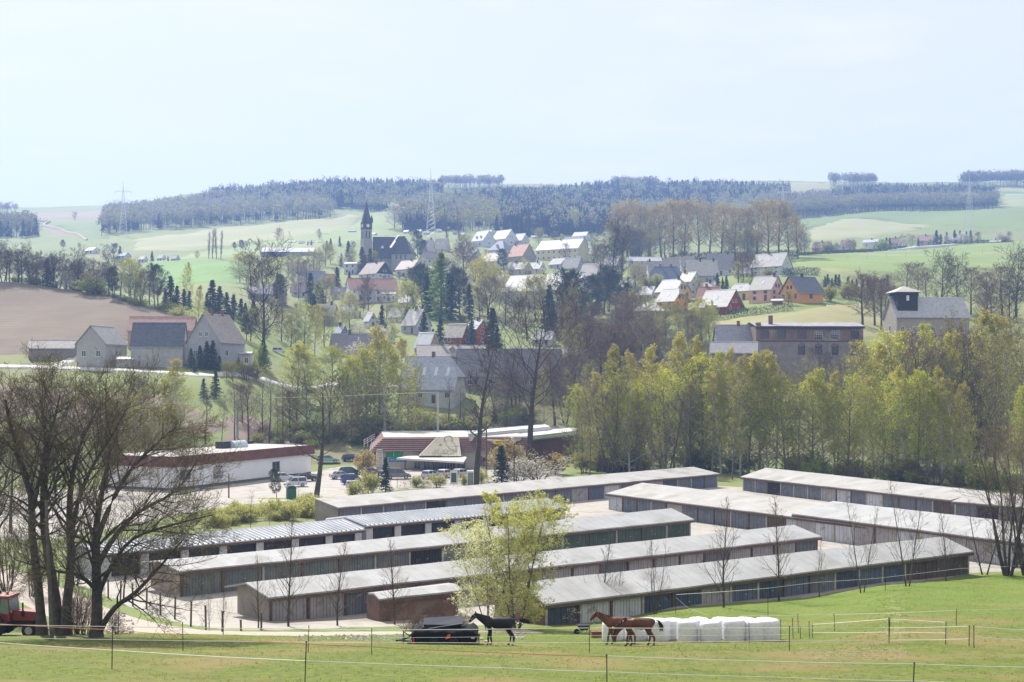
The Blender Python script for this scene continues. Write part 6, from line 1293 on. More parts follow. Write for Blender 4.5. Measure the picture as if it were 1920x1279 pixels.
def decid(seed, h=18, shape='oval', cb=.25, spread=.32, nprim=26, n2=7, n3=5, up1=.5, ang1=1.0, tr=.018, twig='brown', leaf=None, nl=0, ls=.22, bark=None, fork=0, tw=.018, droop=0, upt=.3, sides2=2, lmix=None, n4=0, ljit=.12):
    rs = np.random.RandomState(seed); tm = MB(); cm = MB(); bark = bark or m_bark
    R0 = h*tr
    nt = max(1, fork)
    base = np.zeros((nt, 3)); 
    if fork:
        az = rs.uniform(0, 6.28) + np.arange(nt)*6.28/nt; base[:, 0] = np.cos(az)*R0*.9; base[:, 1] = np.sin(az)*R0*.9
        D = np.stack([np.cos(az)*.22, np.sin(az)*.22, np.ones(nt)], 1); Lt = h*rs.uniform(.85, 1.02, nt); rr = np.full(nt, R0*.7)
    else: D = np.array([[0, 0, 1.0]]); Lt = np.array([h*.98]); rr = np.array([R0])
    base[:, 2] = -.4
    tp, tr_ = grow(rs, base, D, Lt, rr, 10, .25 if fork else 0, .035, .08); tubes(tm, tp, tr_, 7)
    # primaries with an envelope
    m = nprim; i = rs.randint(0, nt, m); u = cb + (0.96-cb)*(np.arange(m)+rs.uniform(0, 1, m))/m; t = u*10; k = np.clip(t.astype(int), 0, 9); f = (t-k)[:, None]
    p = tp[i, k]*(1-f)+tp[i, k+1]*f; v = (u-cb)/(1-cb)
    env = {'oval': np.sin(np.pi*np.clip(v*.86+.14, 0, 1))**.7, 'cone': (1-v)**.8*.95+.12, 'col': .55+.45*np.sin(np.pi*(v*.8+.1)), 'vase': .45+.8*v*(1-v*.55), 'round': np.sqrt(np.clip(1-(2*v-.85)**2/1.4, .06, 1))}[shape]
    az = np.arange(m)*2.4+rs.uniform(-.4, .4, m); a = ang1*(1.1-.5*v)
    D = np.stack([np.cos(az)*np.sin(a), np.sin(az)*np.sin(a), np.cos(a)], 1)
    L1 = h*spread*env*rs.uniform(.75, 1.2, m)*1.15; r1 = np.interp(u*10, np.arange(11), tr_[0])*.5*np.clip(rs.uniform(.5, 1, m), 0, 1)
    p1, q1 = grow(rs, p, D, L1, r1, 6, up1, .11, .2); tubes(tm, p1, q1, 4)
    c = children(rs, p1, q1, n2, .52, .75, .2, .55); p2, q2 = grow(rs, *c, 4, up1*.5, .14, .3); q2 = np.maximum(q2, tw*.9); tubes(cm, p2, q2, 3 if sides2 > 2 else 2)
    c = children(rs, p2, q2, n3, .55, .75, .15, .6); p3, q3 = grow(rs, *c, 3, upt-droop, .14, .4); q3 = np.clip(q3, tw*.55, tw*1.1); tubes(cm, p3, q3, 2)
    last = p3
    if n4: c = children(rs, p3, q3, n4, .6, .7, .2, .7); p4, q4 = grow(rs, *c, 2, upt-droop*1.5, .1, .5); q4 = np.full_like(q4, tw*.5); tubes(cm, p4, q4, 2); last = p4
    mats = [m_tw(twig)]
    if leaf and nl:
        mats.append(m_lf(leaf)); C = along(rs, last, nl, ljit)
        if lmix:
            mats.append(m_lf(lmix)); z = C[:, 2]/h + rs.normal(0, .12, len(C)) > .72; leaves(cm, rs, C[~z], ls, 1, droop*.5); leaves(cm, rs, C[z], ls, 2, droop*.5)
        else: leaves(cm, rs, C, ls, 1, droop*.5)
    return T(h, mesh_of(tm, 'trunk', [bark]), mesh_of(cm, 'crown', mats), bark, mats)
def spruce(seed, h=14, w=.2, leaf='spruce', tiers=26, per=9, cb=.06, gap=0, sag=.35, ls=.42):
    rs = np.random.RandomState(seed); tm = MB(); cm = MB()
    tubes(tm, *grow(rs, np.array([[0, 0, -.4]]), np.array([[0, 0, 1.]]), np.array([h*1.0]), np.array([h*.014]), 8, 0, .01, .05), 6)
    n = tiers*per; u = np.repeat(cb+(.97-cb)*(np.arange(tiers)/tiers), per)+rs.uniform(-.012, .012, n); az = rs.uniform(0, 6.28, n)
    L1 = h*w*(1-u)**.85*rs.uniform(.6, 1.2, n)*1.1+.12; keep = rs.uniform(0, 1, n) > gap
    P0 = np.stack([0*u, 0*u, u*h], 1); D = np.stack([np.cos(az), np.sin(az), -.1+.5*u], 1)
    P0, D, L1 = P0[keep], D[keep], L1[keep]
    p1, q1 = grow(rs, P0, D, L1, np.full(len(P0), .03), 4, -sag, .05, .4); tubes(cm, p1, q1, 2)
    C = along(rs, p1, int(n*13), .0); C += rs.normal(0, 1, C.shape)*np.array([.13, .13, .07])*h/14; C[:, 2] -= .06
    leaves(cm, rs, C, ls*h/14, 0, 1.1, 1.3)
    return T(h, mesh_of(tm, 'trunk', [m_bark]), mesh_of(cm, 'crown', [m_lf(leaf)]), m_bark, None)
def bush(seed, h=3, w=1.0, leaf='green', nl=2500, ls=.16, twig='brown', nst=14, ljit=.12):
    rs = np.random.RandomState(seed); cm = MB(); tm = MB(); az = rs.uniform(0, 6.28, nst); a = rs.uniform(.05, .75, nst)*w
    D = np.stack([np.cos(az)*np.sin(a), np.sin(az)*np.sin(a), np.cos(a)], 1); P0 = np.stack([np.cos(az)*.2*w, np.sin(az)*.2*w, 0*az-.2], 1)
    p1, q1 = grow(rs, P0, D, h*rs.uniform(.7, 1.05, nst), np.full(nst, h*.012), 5, .1, .12, .3); tubes(tm, p1, q1, 4)
    c = children(rs, p1, q1, 8, .45, .7, .15, .6); p2, q2 = grow(rs, *c, 3, .2, .15, .4); q2 = np.maximum(q2, .012); tubes(cm, p2, q2, 2)
    c = children(rs, p2, q2, 5, .55, .7, .15, .6); p3, q3 = grow(rs, *c, 2, .2, .15, .4); q3 = np.maximum(q3, .008); tubes(cm, p3, q3, 2)
    mats = [m_tw(twig)]
    if nl: mats.append(m_lf(leaf)); leaves(cm, rs, along(rs, p3, nl, ljit*h/3), ls*h/3, 1)
    return T(h, mesh_of(tm, 'stems', [m_bark]), mesh_of(cm, 'foliage', mats), m_bark, None)
TREES = []
def plant(proto, p, h, wx=1.0, rz=None, name='tree', cat='tree', what='', group=None, sink=0.0):
    rg = plant.rg; s = h/proto.h; r = empty(name, (p[0], p[1], p[2]-sink), rg.uniform(0, 6.28) if rz is None else rz)
    r.scale = (s*wx, s*wx, s)
    sh = name in ('bush', 'shrub', 'hedge_bush')
    link('stems' if sh else 'trunk', proto.tm, r); link('foliage' if sh else 'crown', proto.cr, r)
    r['category'] = cat; r['group'] = group or what; TREES.append((r, what, group, (p[0]/p[1])*F+CX)); return r
plant.rg = random.Random(11)
def tr(kind, px, py, hp, wx=1.0, d0=60, d1=1200, what='', group=None, name='tree', cat='tree', dist=None):
    """tree with foot at photo point (px,py), hp pixels tall"""
    g = G(px, py, d0, d1) if dist is None else Vector(((px-CX)*dist/F, dist, H((px-CX)*dist/F, dist)))
    pr = PR[kind]; pr = pr[plant.rg.randrange(len(pr))] if isinstance(pr, list) else pr
    r = plant(pr, g, hp*g.y/F, wx, name=name, cat=cat, what=what, group=group); r['k'] = kind; return r
PR = {
 'bare': [decid(s, 18, 'oval', .22, .30, 30, 8, 6, twig='brown', tw=.030, n4=2) for s in (1, 2, 3)],
 'bared': [decid(s, 18, 'vase', .25, .36, 26, 8, 6, twig='dark', tw=.032, n4=2, up1=.8) for s in (4, 5)],
 'bareg': [decid(s, 16, 'oval', .1, .26, 34, 8, 6, twig='purple', tw=.030, n4=2, fork=2) for s in (6, 7)],
 'slim': [decid(s, 16, 'col', .3, .15, 24, 5, 4, twig='brown', tw=.022, tr=.012) for s in (8, 9)],
 'poplar': [decid(s, 20, 'col', .12, .16, 60, 6, 4, twig='grey', tw=.03, ang1=.35, up1=.9) for s in (10, 11)],
 'avenue': [decid(s, 22, 'round', .22, .30, 34, 8, 6, twig='orange', leaf='orange', nl=2600, ls=.36, tw=.035, n4=1, up1=.7) for s in (12, 13, 14)],
 'birch': [decid(s, 20, 'cone', .12, .20, 48, 7, 5, twig='olive', leaf='birch', nl=7600, ls=.19, bark=m_birchb, tr=.010, tw=.02, droop=1.0, up1=.4, lmix='gold' if s % 2 else None, ljit=.16) for s in (15, 16, 17)],
 'birchg': [decid(s, 20, 'cone', .08, .23, 48, 7, 5, twig='olive', leaf='birch', nl=7000, ls=.19, bark=m_birchb, tr=.010, tw=.02, droop=1.0, up1=.4, lmix='olgold', ljit=.16) for s in (18, 19)],
 'birchgr': [decid(s, 18, 'oval', .08, .26, 44, 7, 5, twig='olive', leaf='green', nl=6500, ls=.20, bark=m_barkg, tr=.011, tw=.02, droop=.7, up1=.4, lmix='birch', ljit=.16) for s in (20, 21)],
 'thin': [decid(s, 18, 'col', .18, .16, 34, 6, 5, twig='brown', leaf='olive', nl=2200, ls=.17, bark=m_barkg, tr=.009, tw=.02, up1=.6) for s in (22, 23, 24)],
 'leafy': [decid(s, 12, 'round', .15, .40, 34, 7, 5, twig='olive', leaf='lime', nl=9000, ls=.20, tw=.02, ljit=.15) for s in (25, 26)],
 'leafyo': [decid(s, 12, 'round', .12, .38, 34, 7, 5, twig='brown', leaf='olive', nl=6000, ls=.20, tw=.022, ljit=.15) for s in (27, 28)],
 'willow': [decid(s, 12, 'round', .2, .42, 34, 8, 6, twig='olive', leaf='gold', nl=10000, ls=.2, tw=.02, droop=1.6, up1=.2, ljit=.12) for s in (29,)],
 'bronze': [decid(s, 12, 'oval', .1, .34, 34, 7, 5, twig='brown', leaf='bronze', nl=6000, ls=.2, tw=.02, ljit=.14) for s in (31,)],
 'blossom': [decid(s, 8, 'round', .15, .45, 30, 7, 5, twig='grey', leaf='blossom', nl=5000, ls=.17, tw=.02, ljit=.12) for s in (33, 34)],
 'larch': [spruce(35, 20, .23, 'larch', 30, 9, .05, .1, .1, .36)],
 'spruce': [spruce(s, 14, .20) for s in (36, 37, 38)],
 'spruceb': [spruce(s, 14, .23, 'spruceb') for s in (39, 40)],
 'pine': [decid(s, 14, 'oval', .25, .26, 30, 7, 5, twig='dark', leaf='pine', nl=9500, ls=.24, tw=.03, up1=.2, ljit=.2) for s in (41, 42)],
 'bush': [bush(s, 3, 1, 'green', 2600, .2) for s in (43, 44)], 'bushl': [bush(s, 3, 1, 'lime', 3200, .18) for s in (45, 46)], 'busho': [bush(s, 3, 1, 'olive', 2400, .19) for s in (47, 48)],
 'bushy': [bush(49, 3, 1, 'yellow', 2600, .2)], 'bushor': [bush(50, 3, 1, 'orange', 2800, .2)], 'bushb': [bush(s, 3, 1, 'green', 0) for s in (51, 52)], 'bushw': [bush(53, 3, 1, 'blossom', 1300, .15)],
}
rg = random.Random(21)
# ---------------------------------------------------------------- trees one by one
S = 'spruce'
G1 = 'bare trees of the wood edge above the ploughed field'
for i, px in enumerate(range(-20, 300, 13)):
    base = np.interp(px, [-20, 0, 90, 180, 250, 318], [508, 512, 531, 550, 571, 588]) - rg.uniform(2, 10)
    hp = np.interp(px, [0, 60, 120, 200, 300], [78, 70, 66, 62, 66])*rg.uniform(.8, 1.12)
    tr(['bare', 'bared', 'bareg', 'bare'][i % 4], px+rg.uniform(-4, 4), base, hp, 1.25, 340, 520, 'bare %s tree on the upper edge of the ploughed field' % ['brown', 'dark', 'greyish', 'brown'][i % 4], G1)
for i, px in enumerate(range(-10, 170, 22)):
    tr(['bareg', 'bared'][i % 2], px, np.interp(px, [0, 170], [470, 520]), 50, 1.3, 420, 620, 'bare tree in the back row of the wood edge left', 'back row of bare trees at the left wood edge')
for px, py, hp, k in ((88, 532, 56, S), (152, 548, 30, S), (212, 562, 62, 'pine'), (296, 574, 78, 'pine'), (320, 575, 60, S), (332, 578, 44, S), (345, 580, 40, S), (310, 578, 38, S), (355, 582, 38, S), (398, 590, 68, S), (412, 592, 58, S), (425, 592, 46, S), (438, 600, 50, S), (452, 602, 44, S), (388, 588, 40, S), (404, 605, 40, 'spruceb'), (430, 612, 42, 'spruceb'), (460, 612, 46, 'spruceb'), (475, 600, 40, S)):
    tr(k, px, py, hp, 1.3 if k == S else 1, 340, 560, 'dark %s left of the village' % ('pine' if k == 'pine' else 'spruce'), 'dark conifers left of the village', 'conifer_tree')
for px, py, hp, k, w, wh in ((165, 556, 42, 'leafyo', 1, 'dull olive tree at the field edge'), (175, 554, 30, 'bush', 1.6, 'low green tree at the field edge'), (60, 522, 36, 'leafyo', 1, 'dull olive tree at the field edge'), (125, 546, 34, 'blossom', 1, 'whitish blossoming tree at the field edge'), (246, 568, 84, 'birchgr', 1.25, 'yellow green birch standing at the right part of the field edge'), (262, 570, 66, 'birch', 1.2, 'yellow green birch standing at the right part of the field edge'), (180, 556, 50, 'bare', 1.6, 'rounded bare tree at the field edge'),
                            (347, 572, 84, 'birch', 1.1, 'tall pale birch left of the farmhouse roofs'), (372, 618, 86, 'birch', 1.2, 'tall pale birch left of the farmhouse roofs'), (333, 606, 30, 'bushl', 1.5, 'lime green round tree beside the salmon barn roof'), (450, 530, 54, 'birchgr', 1.6, 'pale green tree right of the bright crop field'), (470, 540, 58, 'leafyo', 1.6, 'pale green tree right of the bright crop field')):
    tr(k, px, py, hp, w, 340, 700, wh, None)
for i in range(26):
    px = rg.uniform(30, 320); py = np.interp(px, [0, 90, 180, 250, 318], [514, 533, 552, 573, 590])-rg.uniform(0, 4)
    tr(rg.choice(['bush', 'bushb', 'busho', 'bushb']), px, py, rg.uniform(9, 20), 1.5, 320, 520, 'low bush on the upper edge of the ploughed field', 'bushes along the ploughed field', 'bush', 'bush')
# farm conifers and trees
for px, py, hp in ((297, 684, 34), (316, 686, 44), (358, 690, 38), (375, 692, 46), (388, 694, 56), (399, 694, 58), (412, 696, 30), (453, 694, 42), (404, 745, 52), (382, 748, 40), (470, 698, 36), (364, 700, 30), (494, 690, 56)):
    tr('spruceb', px, py, hp, 1.15, 250, 345, 'blue green spruce in front of the farm', 'spruces in front of the farm', 'conifer_tree')
for i, (px, py, hp, k) in enumerate(((425, 712, 30, 'leafyo'), (436, 716, 34, 'leafyo'), (462, 714, 34, 'bushb'), (480, 712, 30, 'busho'), (445, 700, 24, 'bush'))):
    tr(k, px, py, hp, 1.2, 250, 345, 'small spring tree below the cream farm extension', 'small trees below the cream farm extension')
tr('bared', 495, 690, 196, 1.12, 290, 345, 'huge dark bare oak with thick ivy grown trunk left of the village')
tr('bush', 490, 690, 44, .5, 290, 345, 'dark ivy bush at the foot of the huge bare oak', None, 'bush', 'bush')
# garden hedge below the farm
def hedge(pts, h, w, leaf, label, group=None, dens=60, ls=.16, d0=200, d1=1200, kind_d=None):
    W = [G(x, y, d0, d1) for x, y in pts]; rs = np.random.RandomState(int(pts[0][0])); m = MB(); t = MB(); C = []
    for a, b in zip(W[:-1], W[1:]):
        n = int((b-a).length*dens*h*.6); u = rs.uniform(0, 1, n); c = np.outer(1-u, a)+np.outer(u, b)
        ax = rs.uniform(-1, 1, n); az = rs.uniform(0, 1, n); e = np.maximum(np.abs(ax), az*1.0); nn = (b-a).normalized(); pe = np.array([-nn.y, nn.x, 0])
        c = c + pe*(ax*w/2)[:, None]; c[:, 2] += az*h*(1+.1*np.sin(u*60)); C.append(c)
        k = max(2, int((b-a).length/1.2))
        for q in range(k):
            p = a.lerp(b, q/k); t.tube([p-Vector((0, 0, .3)), p+Vector((0, 0, h*.8))], .03, 3)
    C = np.concatenate(C); o0 = W[0]; r = empty('hedge', o0, 0, label, 'hedge', group)
    leaves(m, rs, C-np.array(o0), ls, 0); m.build('foliage', m_lf(leaf), r)
    for i in range(len(t.v)): t.v[i] = t.v[i]-np.array(o0)
    t.build('stems', m_bark, r); return r
hedge([(178, 684), (300, 694)], 2.0, 1.2, 'bronze', 'reddish brown garden hedge below the left farm buildings', d0=270, d1=330)
hedge([(1320, 603), (1372, 597), (1425, 592), (1487, 585)], 3.0, 2.0, 'hedge', 'dark green thuja hedge below the red and pink houses', dens=70, ls=.3, d0=340, d1=460)
hedge([(1467, 519), (1502, 516), (1536, 517)], 3.4, 3, 'hedge', 'tall clipped dark hedge behind the orange house', dens=70, ls=.35, d0=420, d1=640)
hedge([(1255, 488), (1330, 485), (1420, 484), (1500, 481)], 4.0, 3, 'hedge', 'long dark hedge along the foot of the tree avenue', dens=40, ls=.6, d0=620, d1=1100)
hedge([(1500, 482), (1560, 478), (1640, 474), (1700, 467)], 2.6, 2.5, 'hedge', 'dark hedge in front of the left half of the far hamlet', dens=30, ls=.6, d0=620, d1=1200)
hedge([(1770, 459), (1830, 456), (1900, 457)], 2.6, 2.5, 'hedge', 'dark hedge at the right part of the far hamlet', dens=30, ls=.6, d0=700, d1=1250)
hedge([(745, 916), (842, 909)], 1.9, 1.6, 'bronze', 'brownish clipped hedge between garages and car park, left piece', dens=150, ls=.13, d0=170, d1=240)
hedge([(858, 908), (905, 904)], 1.9, 1.6, 'bronze', 'brownish clipped hedge between garages and car park, right piece', dens=150, ls=.13, d0=170, d1=240)
# village trees
VG = 'village trees'
V = [('pine', 525, 575, 60), (S, 582, 575, 66), (S, 596, 582, 56), (S, 604, 590, 52), (S, 588, 600, 50), ('leafyo', 612, 590, 66), ('bare', 560, 560, 50), (S, 632, 545, 46), (S, 655, 545, 38), (S, 653, 490, 40), (S, 640, 500, 26), ('larch', 689, 500, 42), (S, 637, 462, 20), (S, 577, 462, 10), (S, 584, 462, 12),
     ('leafy', 656, 622, 66), ('leafy', 640, 626, 40), ('birchgr', 700, 496, 42), ('leafy', 758, 618, 82), ('birch', 744, 600, 44), (S, 716, 620, 50), (S, 795, 640, 58), (S, 783, 622, 44), ('spruceb', 825, 655, 62), ('spruceb', 812, 655, 40), ('spruceb', 884, 650, 56), (S, 923, 665, 92), (S, 932, 668, 60),
     ('larch', 826, 600, 132), ('larch', 812, 590, 90), ('pine', 792, 585, 90), ('pine', 775, 580, 80), (S, 800, 596, 84), (S, 845, 600, 90), ('pine', 862, 600, 96), (S, 880, 600, 70), ('bare', 870, 550, 96), ('bareg', 890, 530, 72), ('leafyo', 868, 500, 54), ('willow', 915, 590, 92), ('bare', 915, 600, 80), ('bare', 900, 600, 60),
     ('pine', 945, 510, 44), ('leafy', 985, 520, 30), ('pine', 783, 482, 50), ('pine', 790, 490, 40), ('leafy', 1020, 600, 76), ('willow', 1004, 598, 70), (S, 1030, 630, 100), (S, 1037, 636, 76), (S, 1062, 622, 96), ('pine', 1075, 640, 132), ('pine', 1066, 640, 110), ('pine', 1110, 600, 84), ('pine', 1133, 590, 92), (S, 1122, 590, 70), ('pine', 1155, 595, 90), ('pine', 1172, 590, 60), ('pine', 1142, 585, 76),
     ('bared', 1150, 545, 116), ('bared', 1165, 542, 100), ('bare', 1128, 540, 80), ('leafyo', 1190, 555, 56), ('busho', 1215, 545, 26), ('bushl', 1232, 540, 24), ('bare', 1200, 600, 60), ('leafyo', 1180, 610, 58), ('leafyo', 1210, 612, 50), ('bare', 1060, 500, 44), ('bare', 955, 530, 24), ('leafyo', 930, 560, 50), ('bare', 948, 610, 74), ('leafyo', 965, 605, 60), ('bare', 988, 640, 84), ('leafyo', 1045, 610, 40),
     ('leafyo', 545, 655, 60), ('birchgr', 570, 665, 96), ('birchg', 590, 668, 102), ('leafyo', 528, 640, 56), ('leafyo', 608, 650, 70), ('bare', 530, 600, 50), ('leafyo', 470, 640, 56), ('pine', 462, 640, 50), ('leafyo', 740, 560, 24), ('bare', 680, 600, 66), ('bare', 690, 600, 80), ('bare', 725, 600, 54), ('blossom', 690, 552, 16), ('blossom', 730, 545, 18), ('blossom', 675, 648, 36), ('blossom', 640, 500, 20), ('leafyo', 660, 500, 30),
     ('leafy', 620, 494, 30), ('leafyo', 560, 530, 50), ('leafyo', 590, 525, 50), ('bare', 600, 520, 46), ('leafyo', 610, 500, 40), ('bare', 575, 545, 58), ('leafyo', 540, 520, 40), ('birchgr', 520, 535, 50), ('leafyo', 500, 530, 44), ('leafyo', 715, 480, 26), ('bareg', 660, 476, 26), ('bareg', 720, 540, 26),
     ('bush', 1400, 545, 24), ('leafy', 1384, 530, 34), ('bare', 1395, 540, 66), ('bare', 1410, 538, 58), (S, 1345, 545, 34), (S, 1362, 545, 30), (S, 1355, 545, 26), ('leafyo', 1312, 560, 34), ('bare', 1385, 536, 56), ('busho', 1440, 520, 16), ('birch', 1335, 620, 60), ('thin', 1290, 660, 110), ('birchgr', 1315, 650, 90), ('leafyo', 1330, 640, 60), ('bare', 1296, 660, 70),
     ('bareg', 1215, 650, 60), ('bushor', 735, 630, 18), ('birchg', 735, 650, 60), ('bare', 710, 560, 20), ('bare', 748, 530, 20), ('leafyo', 780, 545, 30), ('leafyo', 816, 545, 34), ('bareg', 850, 540, 60), ('pine', 845, 560, 60), ('bareg', 900, 560, 60), ('busho', 1000, 540, 20), ('leafy', 1030, 480, 24), ('leafyo', 1010, 460, 30), ('leafy', 1055, 460, 18), ('bronze', 1040, 460, 26), ('leafyo', 1115, 500, 36)]
KN = {'pine': 'dark pine', S: 'dark spruce', 'spruceb': 'blue green spruce', 'larch': 'bright green larch', 'leafyo': 'olive tinged tree', 'bare': 'bare brown tree', 'bared': 'dark bare tree', 'bareg': 'grey brown bare tree', 'leafy': 'pale green leafing tree', 'birch': 'yellow green birch', 'birchg': 'golden birch', 'birchgr': 'green birch', 'willow': 'golden yellow willow', 'thin': 'thin sparse tree', 'blossom': 'white blossoming tree', 'bush': 'green bush', 'busho': 'olive bush', 'bushl': 'lime green bush', 'bushor': 'orange bush', 'bronze': 'bronze leaved tree', 'slim': 'slim bare tree', 'bushb': 'bare bush', 'bushy': 'yellow flowering bush', 'bushw': 'white blossoming bush', 'avenue': 'avenue tree', 'poplar': 'poplar'}
for k, px, py, hp in V:
    b = k.startswith('bush')
    tr(k, px, py, hp, rg.uniform(.95, 1.25), 320, 1000, KN[k]+' among the village houses', VG, 'bush' if b else ('conifer_tree' if k in (S, 'spruceb', 'larch', 'pine') else 'tree'), 'bush' if b else 'tree')
for i in range(150):     # smaller greenery between the houses
    px = rg.uniform(470, 1480); py = rg.uniform(476, 650)
    if px > 1330 and py > 580: continue
    k = rg.choice(['bush', 'busho', 'bushb', 'busho', 'leafyo', 'bareg', 'bare', 'leafyo', S, 'blossom', 'leafyo', 'bareg'])
    b = k.startswith('bush'); sc = np.interp(py, [476, 560, 650], [.55, 1, 1.25])
    tr(k, px, py, (rg.uniform(10, 18) if b else rg.uniform(14, 28))*sc, 1.4, 320, 1000, KN[k]+' in the village gardens', 'garden greenery', 'bush' if b else 'tree', 'bush' if b else 'tree')
for k, px, hp in ((S, 679, 54), (S, 694, 50), ('birchgr', 701, 44), ('leafyo', 687, 34)): tr(k, px, 506, hp, 1.15, what=KN[k]+' in front of the church tower', group='trees before the church', dist=690)
# avenue behind the village
for i, (px, hp) in enumerate(((1156, 96), (1176, 100), (1198, 94), (1216, 86), (1240, 96), (1262, 106), (1284, 104), (1310, 98), (1330, 90), (1352, 96), (1378, 92), (1402, 90), (1420, 100), (1440, 104), (1460, 100), (1478, 84), (1496, 76))):
    tr('avenue', px, 486+rg.uniform(-4, 4), hp, 1.15, 500, 1100, 'tall orange tinged tree in the avenue', 'avenue trees behind the village')
for i in range(20): tr(rg.choice(['leafyo', 'birchgr', 'bareg', 'leafyo']), rg.uniform(1090, 1500), 488+rg.uniform(-4, 3), rg.uniform(34, 62), 1.2, 500, 1100, 'lower tree growing under the avenue', 'understorey trees of the avenue')
tr('bareg', 1506, 480, 50, 1.4, 600, 1100, 'round bare tree at the right end of the avenue')
for px, hp in ((391, 50), (398, 54), (406, 56), (414, 52)): tr('poplar', px, 487, hp, .8, 500, 1100, 'slender bare poplar in the small group on the slope', 'four bare poplars on the slope')
tr('poplar', 838, 470, 66, 1.0, 640, 1000, 'bare poplar right of the church', 'two bare poplars right of the church'); tr('poplar', 861, 466, 60, 1.0, 640, 1000, 'bare poplar right of the church', 'two bare poplars right of the church')
for px, py, hp, k in ((370, 486, 14, 'leafyo'), (520, 452, 26, 'bareg'), (600, 450, 22, 'bareg'), (455, 470, 20, 'pine'), (440, 470, 16, 'pine'), (463, 462, 12, 'bareg'), (140, 412, 16, 'bareg'), (740, 430, 44, 'blossom'), (755, 428, 46, 'leafyo'), (1080, 440, 42, 'leafy'), (1037, 428, 26, 'leafy'), (70, 442, 26, 'bareg'), (285, 492, 22, S), (212, 482, 26, 'pine'), (225, 484, 24, S), (315, 492, 12, S), (118, 468, 18, 'pine'), (150, 470, 16, 'bareg'), (195, 480, 24, 'bareg'), (620, 470, 24, S), (613, 468, 18, S)):
    tr(k, px, py, hp, 1.2, 520, 1950, KN[k]+' standing on the far slopes', 'single trees on the far slopes')
for px, py, hp, k in ((1655, 466, 18, S), (1662, 466, 22, S), (1668, 465, 20, S), (1698, 464, 26, 'bareg'), (1710, 465, 22, 'leafyo'), (1722, 462, 16, S), (1756, 460, 30, S), (1764, 460, 22, S), (1775, 458, 24, S), (1790, 456, 26, S), (1800, 455, 24, S), (1812, 455, 22, S), (1820, 455, 24, S), (1803, 458, 18, 'blossom'), (1812, 458, 16, 'blossom'), (1590, 470, 20, 'blossom'), (1690, 466, 16, 'blossom'), (1600, 472, 18, 'leafyo'), (1655, 470, 20, 'bush'), (1780, 460, 16, 'blossom'), (1832, 456, 20, 'bronze'), (1875, 457, 20, 'blossom'), (1890, 457, 24, 'bareg'), (1510, 474, 30, 'bareg'), (1530, 476, 24, 'bareg'), (1555, 474, 20, 'busho'), (1745, 462, 12, 'leafyo'), (1730, 464, 14, 'bareg'), (1882, 456, 14, 'busho'), (1620, 474, 10, 'bushy')):
    tr(k, px, py, hp, 1.3, 700, 1250, KN[k]+' among the far hamlet gardens', 'trees of the far hamlet')
# right side: row of bare trees with small conifers
for px, py, hp, w in ((1618, 612, 98, 1.5), (1640, 612, 92, 1.4), (1652, 622, 100, 1.2), (1700, 560, 66, 1.3), (1722, 565, 72, 1.3), (1765, 590, 98, 1.4), (1795, 588, 90, 1.3), (1820, 590, 88, 1.2), (1850, 590, 80, 1.4), (1880, 600, 100, 1.5), (1905, 598, 110, 1.4), (1935, 610, 110, 1.5), (1860, 620, 90, 1.4), (1895, 640, 100, 1.3), (1840, 630, 80, 1.2), (1660, 575, 60, 1.2), (1738, 572, 60, 1.2)):
    tr('bared' if px % 2 else 'bare', px, py, hp, w, 340, 560, 'spreading bare tree between the far meadow and the mill', 'bare trees right of the orange house')
for i, px in enumerate((1547, 1552, 1560, 1567, 1573, 1590, 1598, 1606, 1618, 1628, 1640, 1652, 1664)):
    tr(S, px, 540+rg.uniform(-3, 3), rg.uniform(18, 28), 1.3, 400, 600, 'small dark spruce in the line behind the orange house', 'line of small spruces', 'conifer_tree')
for i in range(16): tr(rg.choice(['bareg', 'busho', 'bushb']), rg.uniform(1545, 1700), rg.uniform(545, 566), rg.uniform(14, 34), 1.3, 400, 600, 'scrubby bush behind the orange house', 'scrub behind the orange house', 'bush', 'bush')
for i in range(9): tr('slim', 1590+i*36, 490-i*1.5, 13, .6, 560, 1000, 'young roadside tree in the upper field', 'young roadside trees')
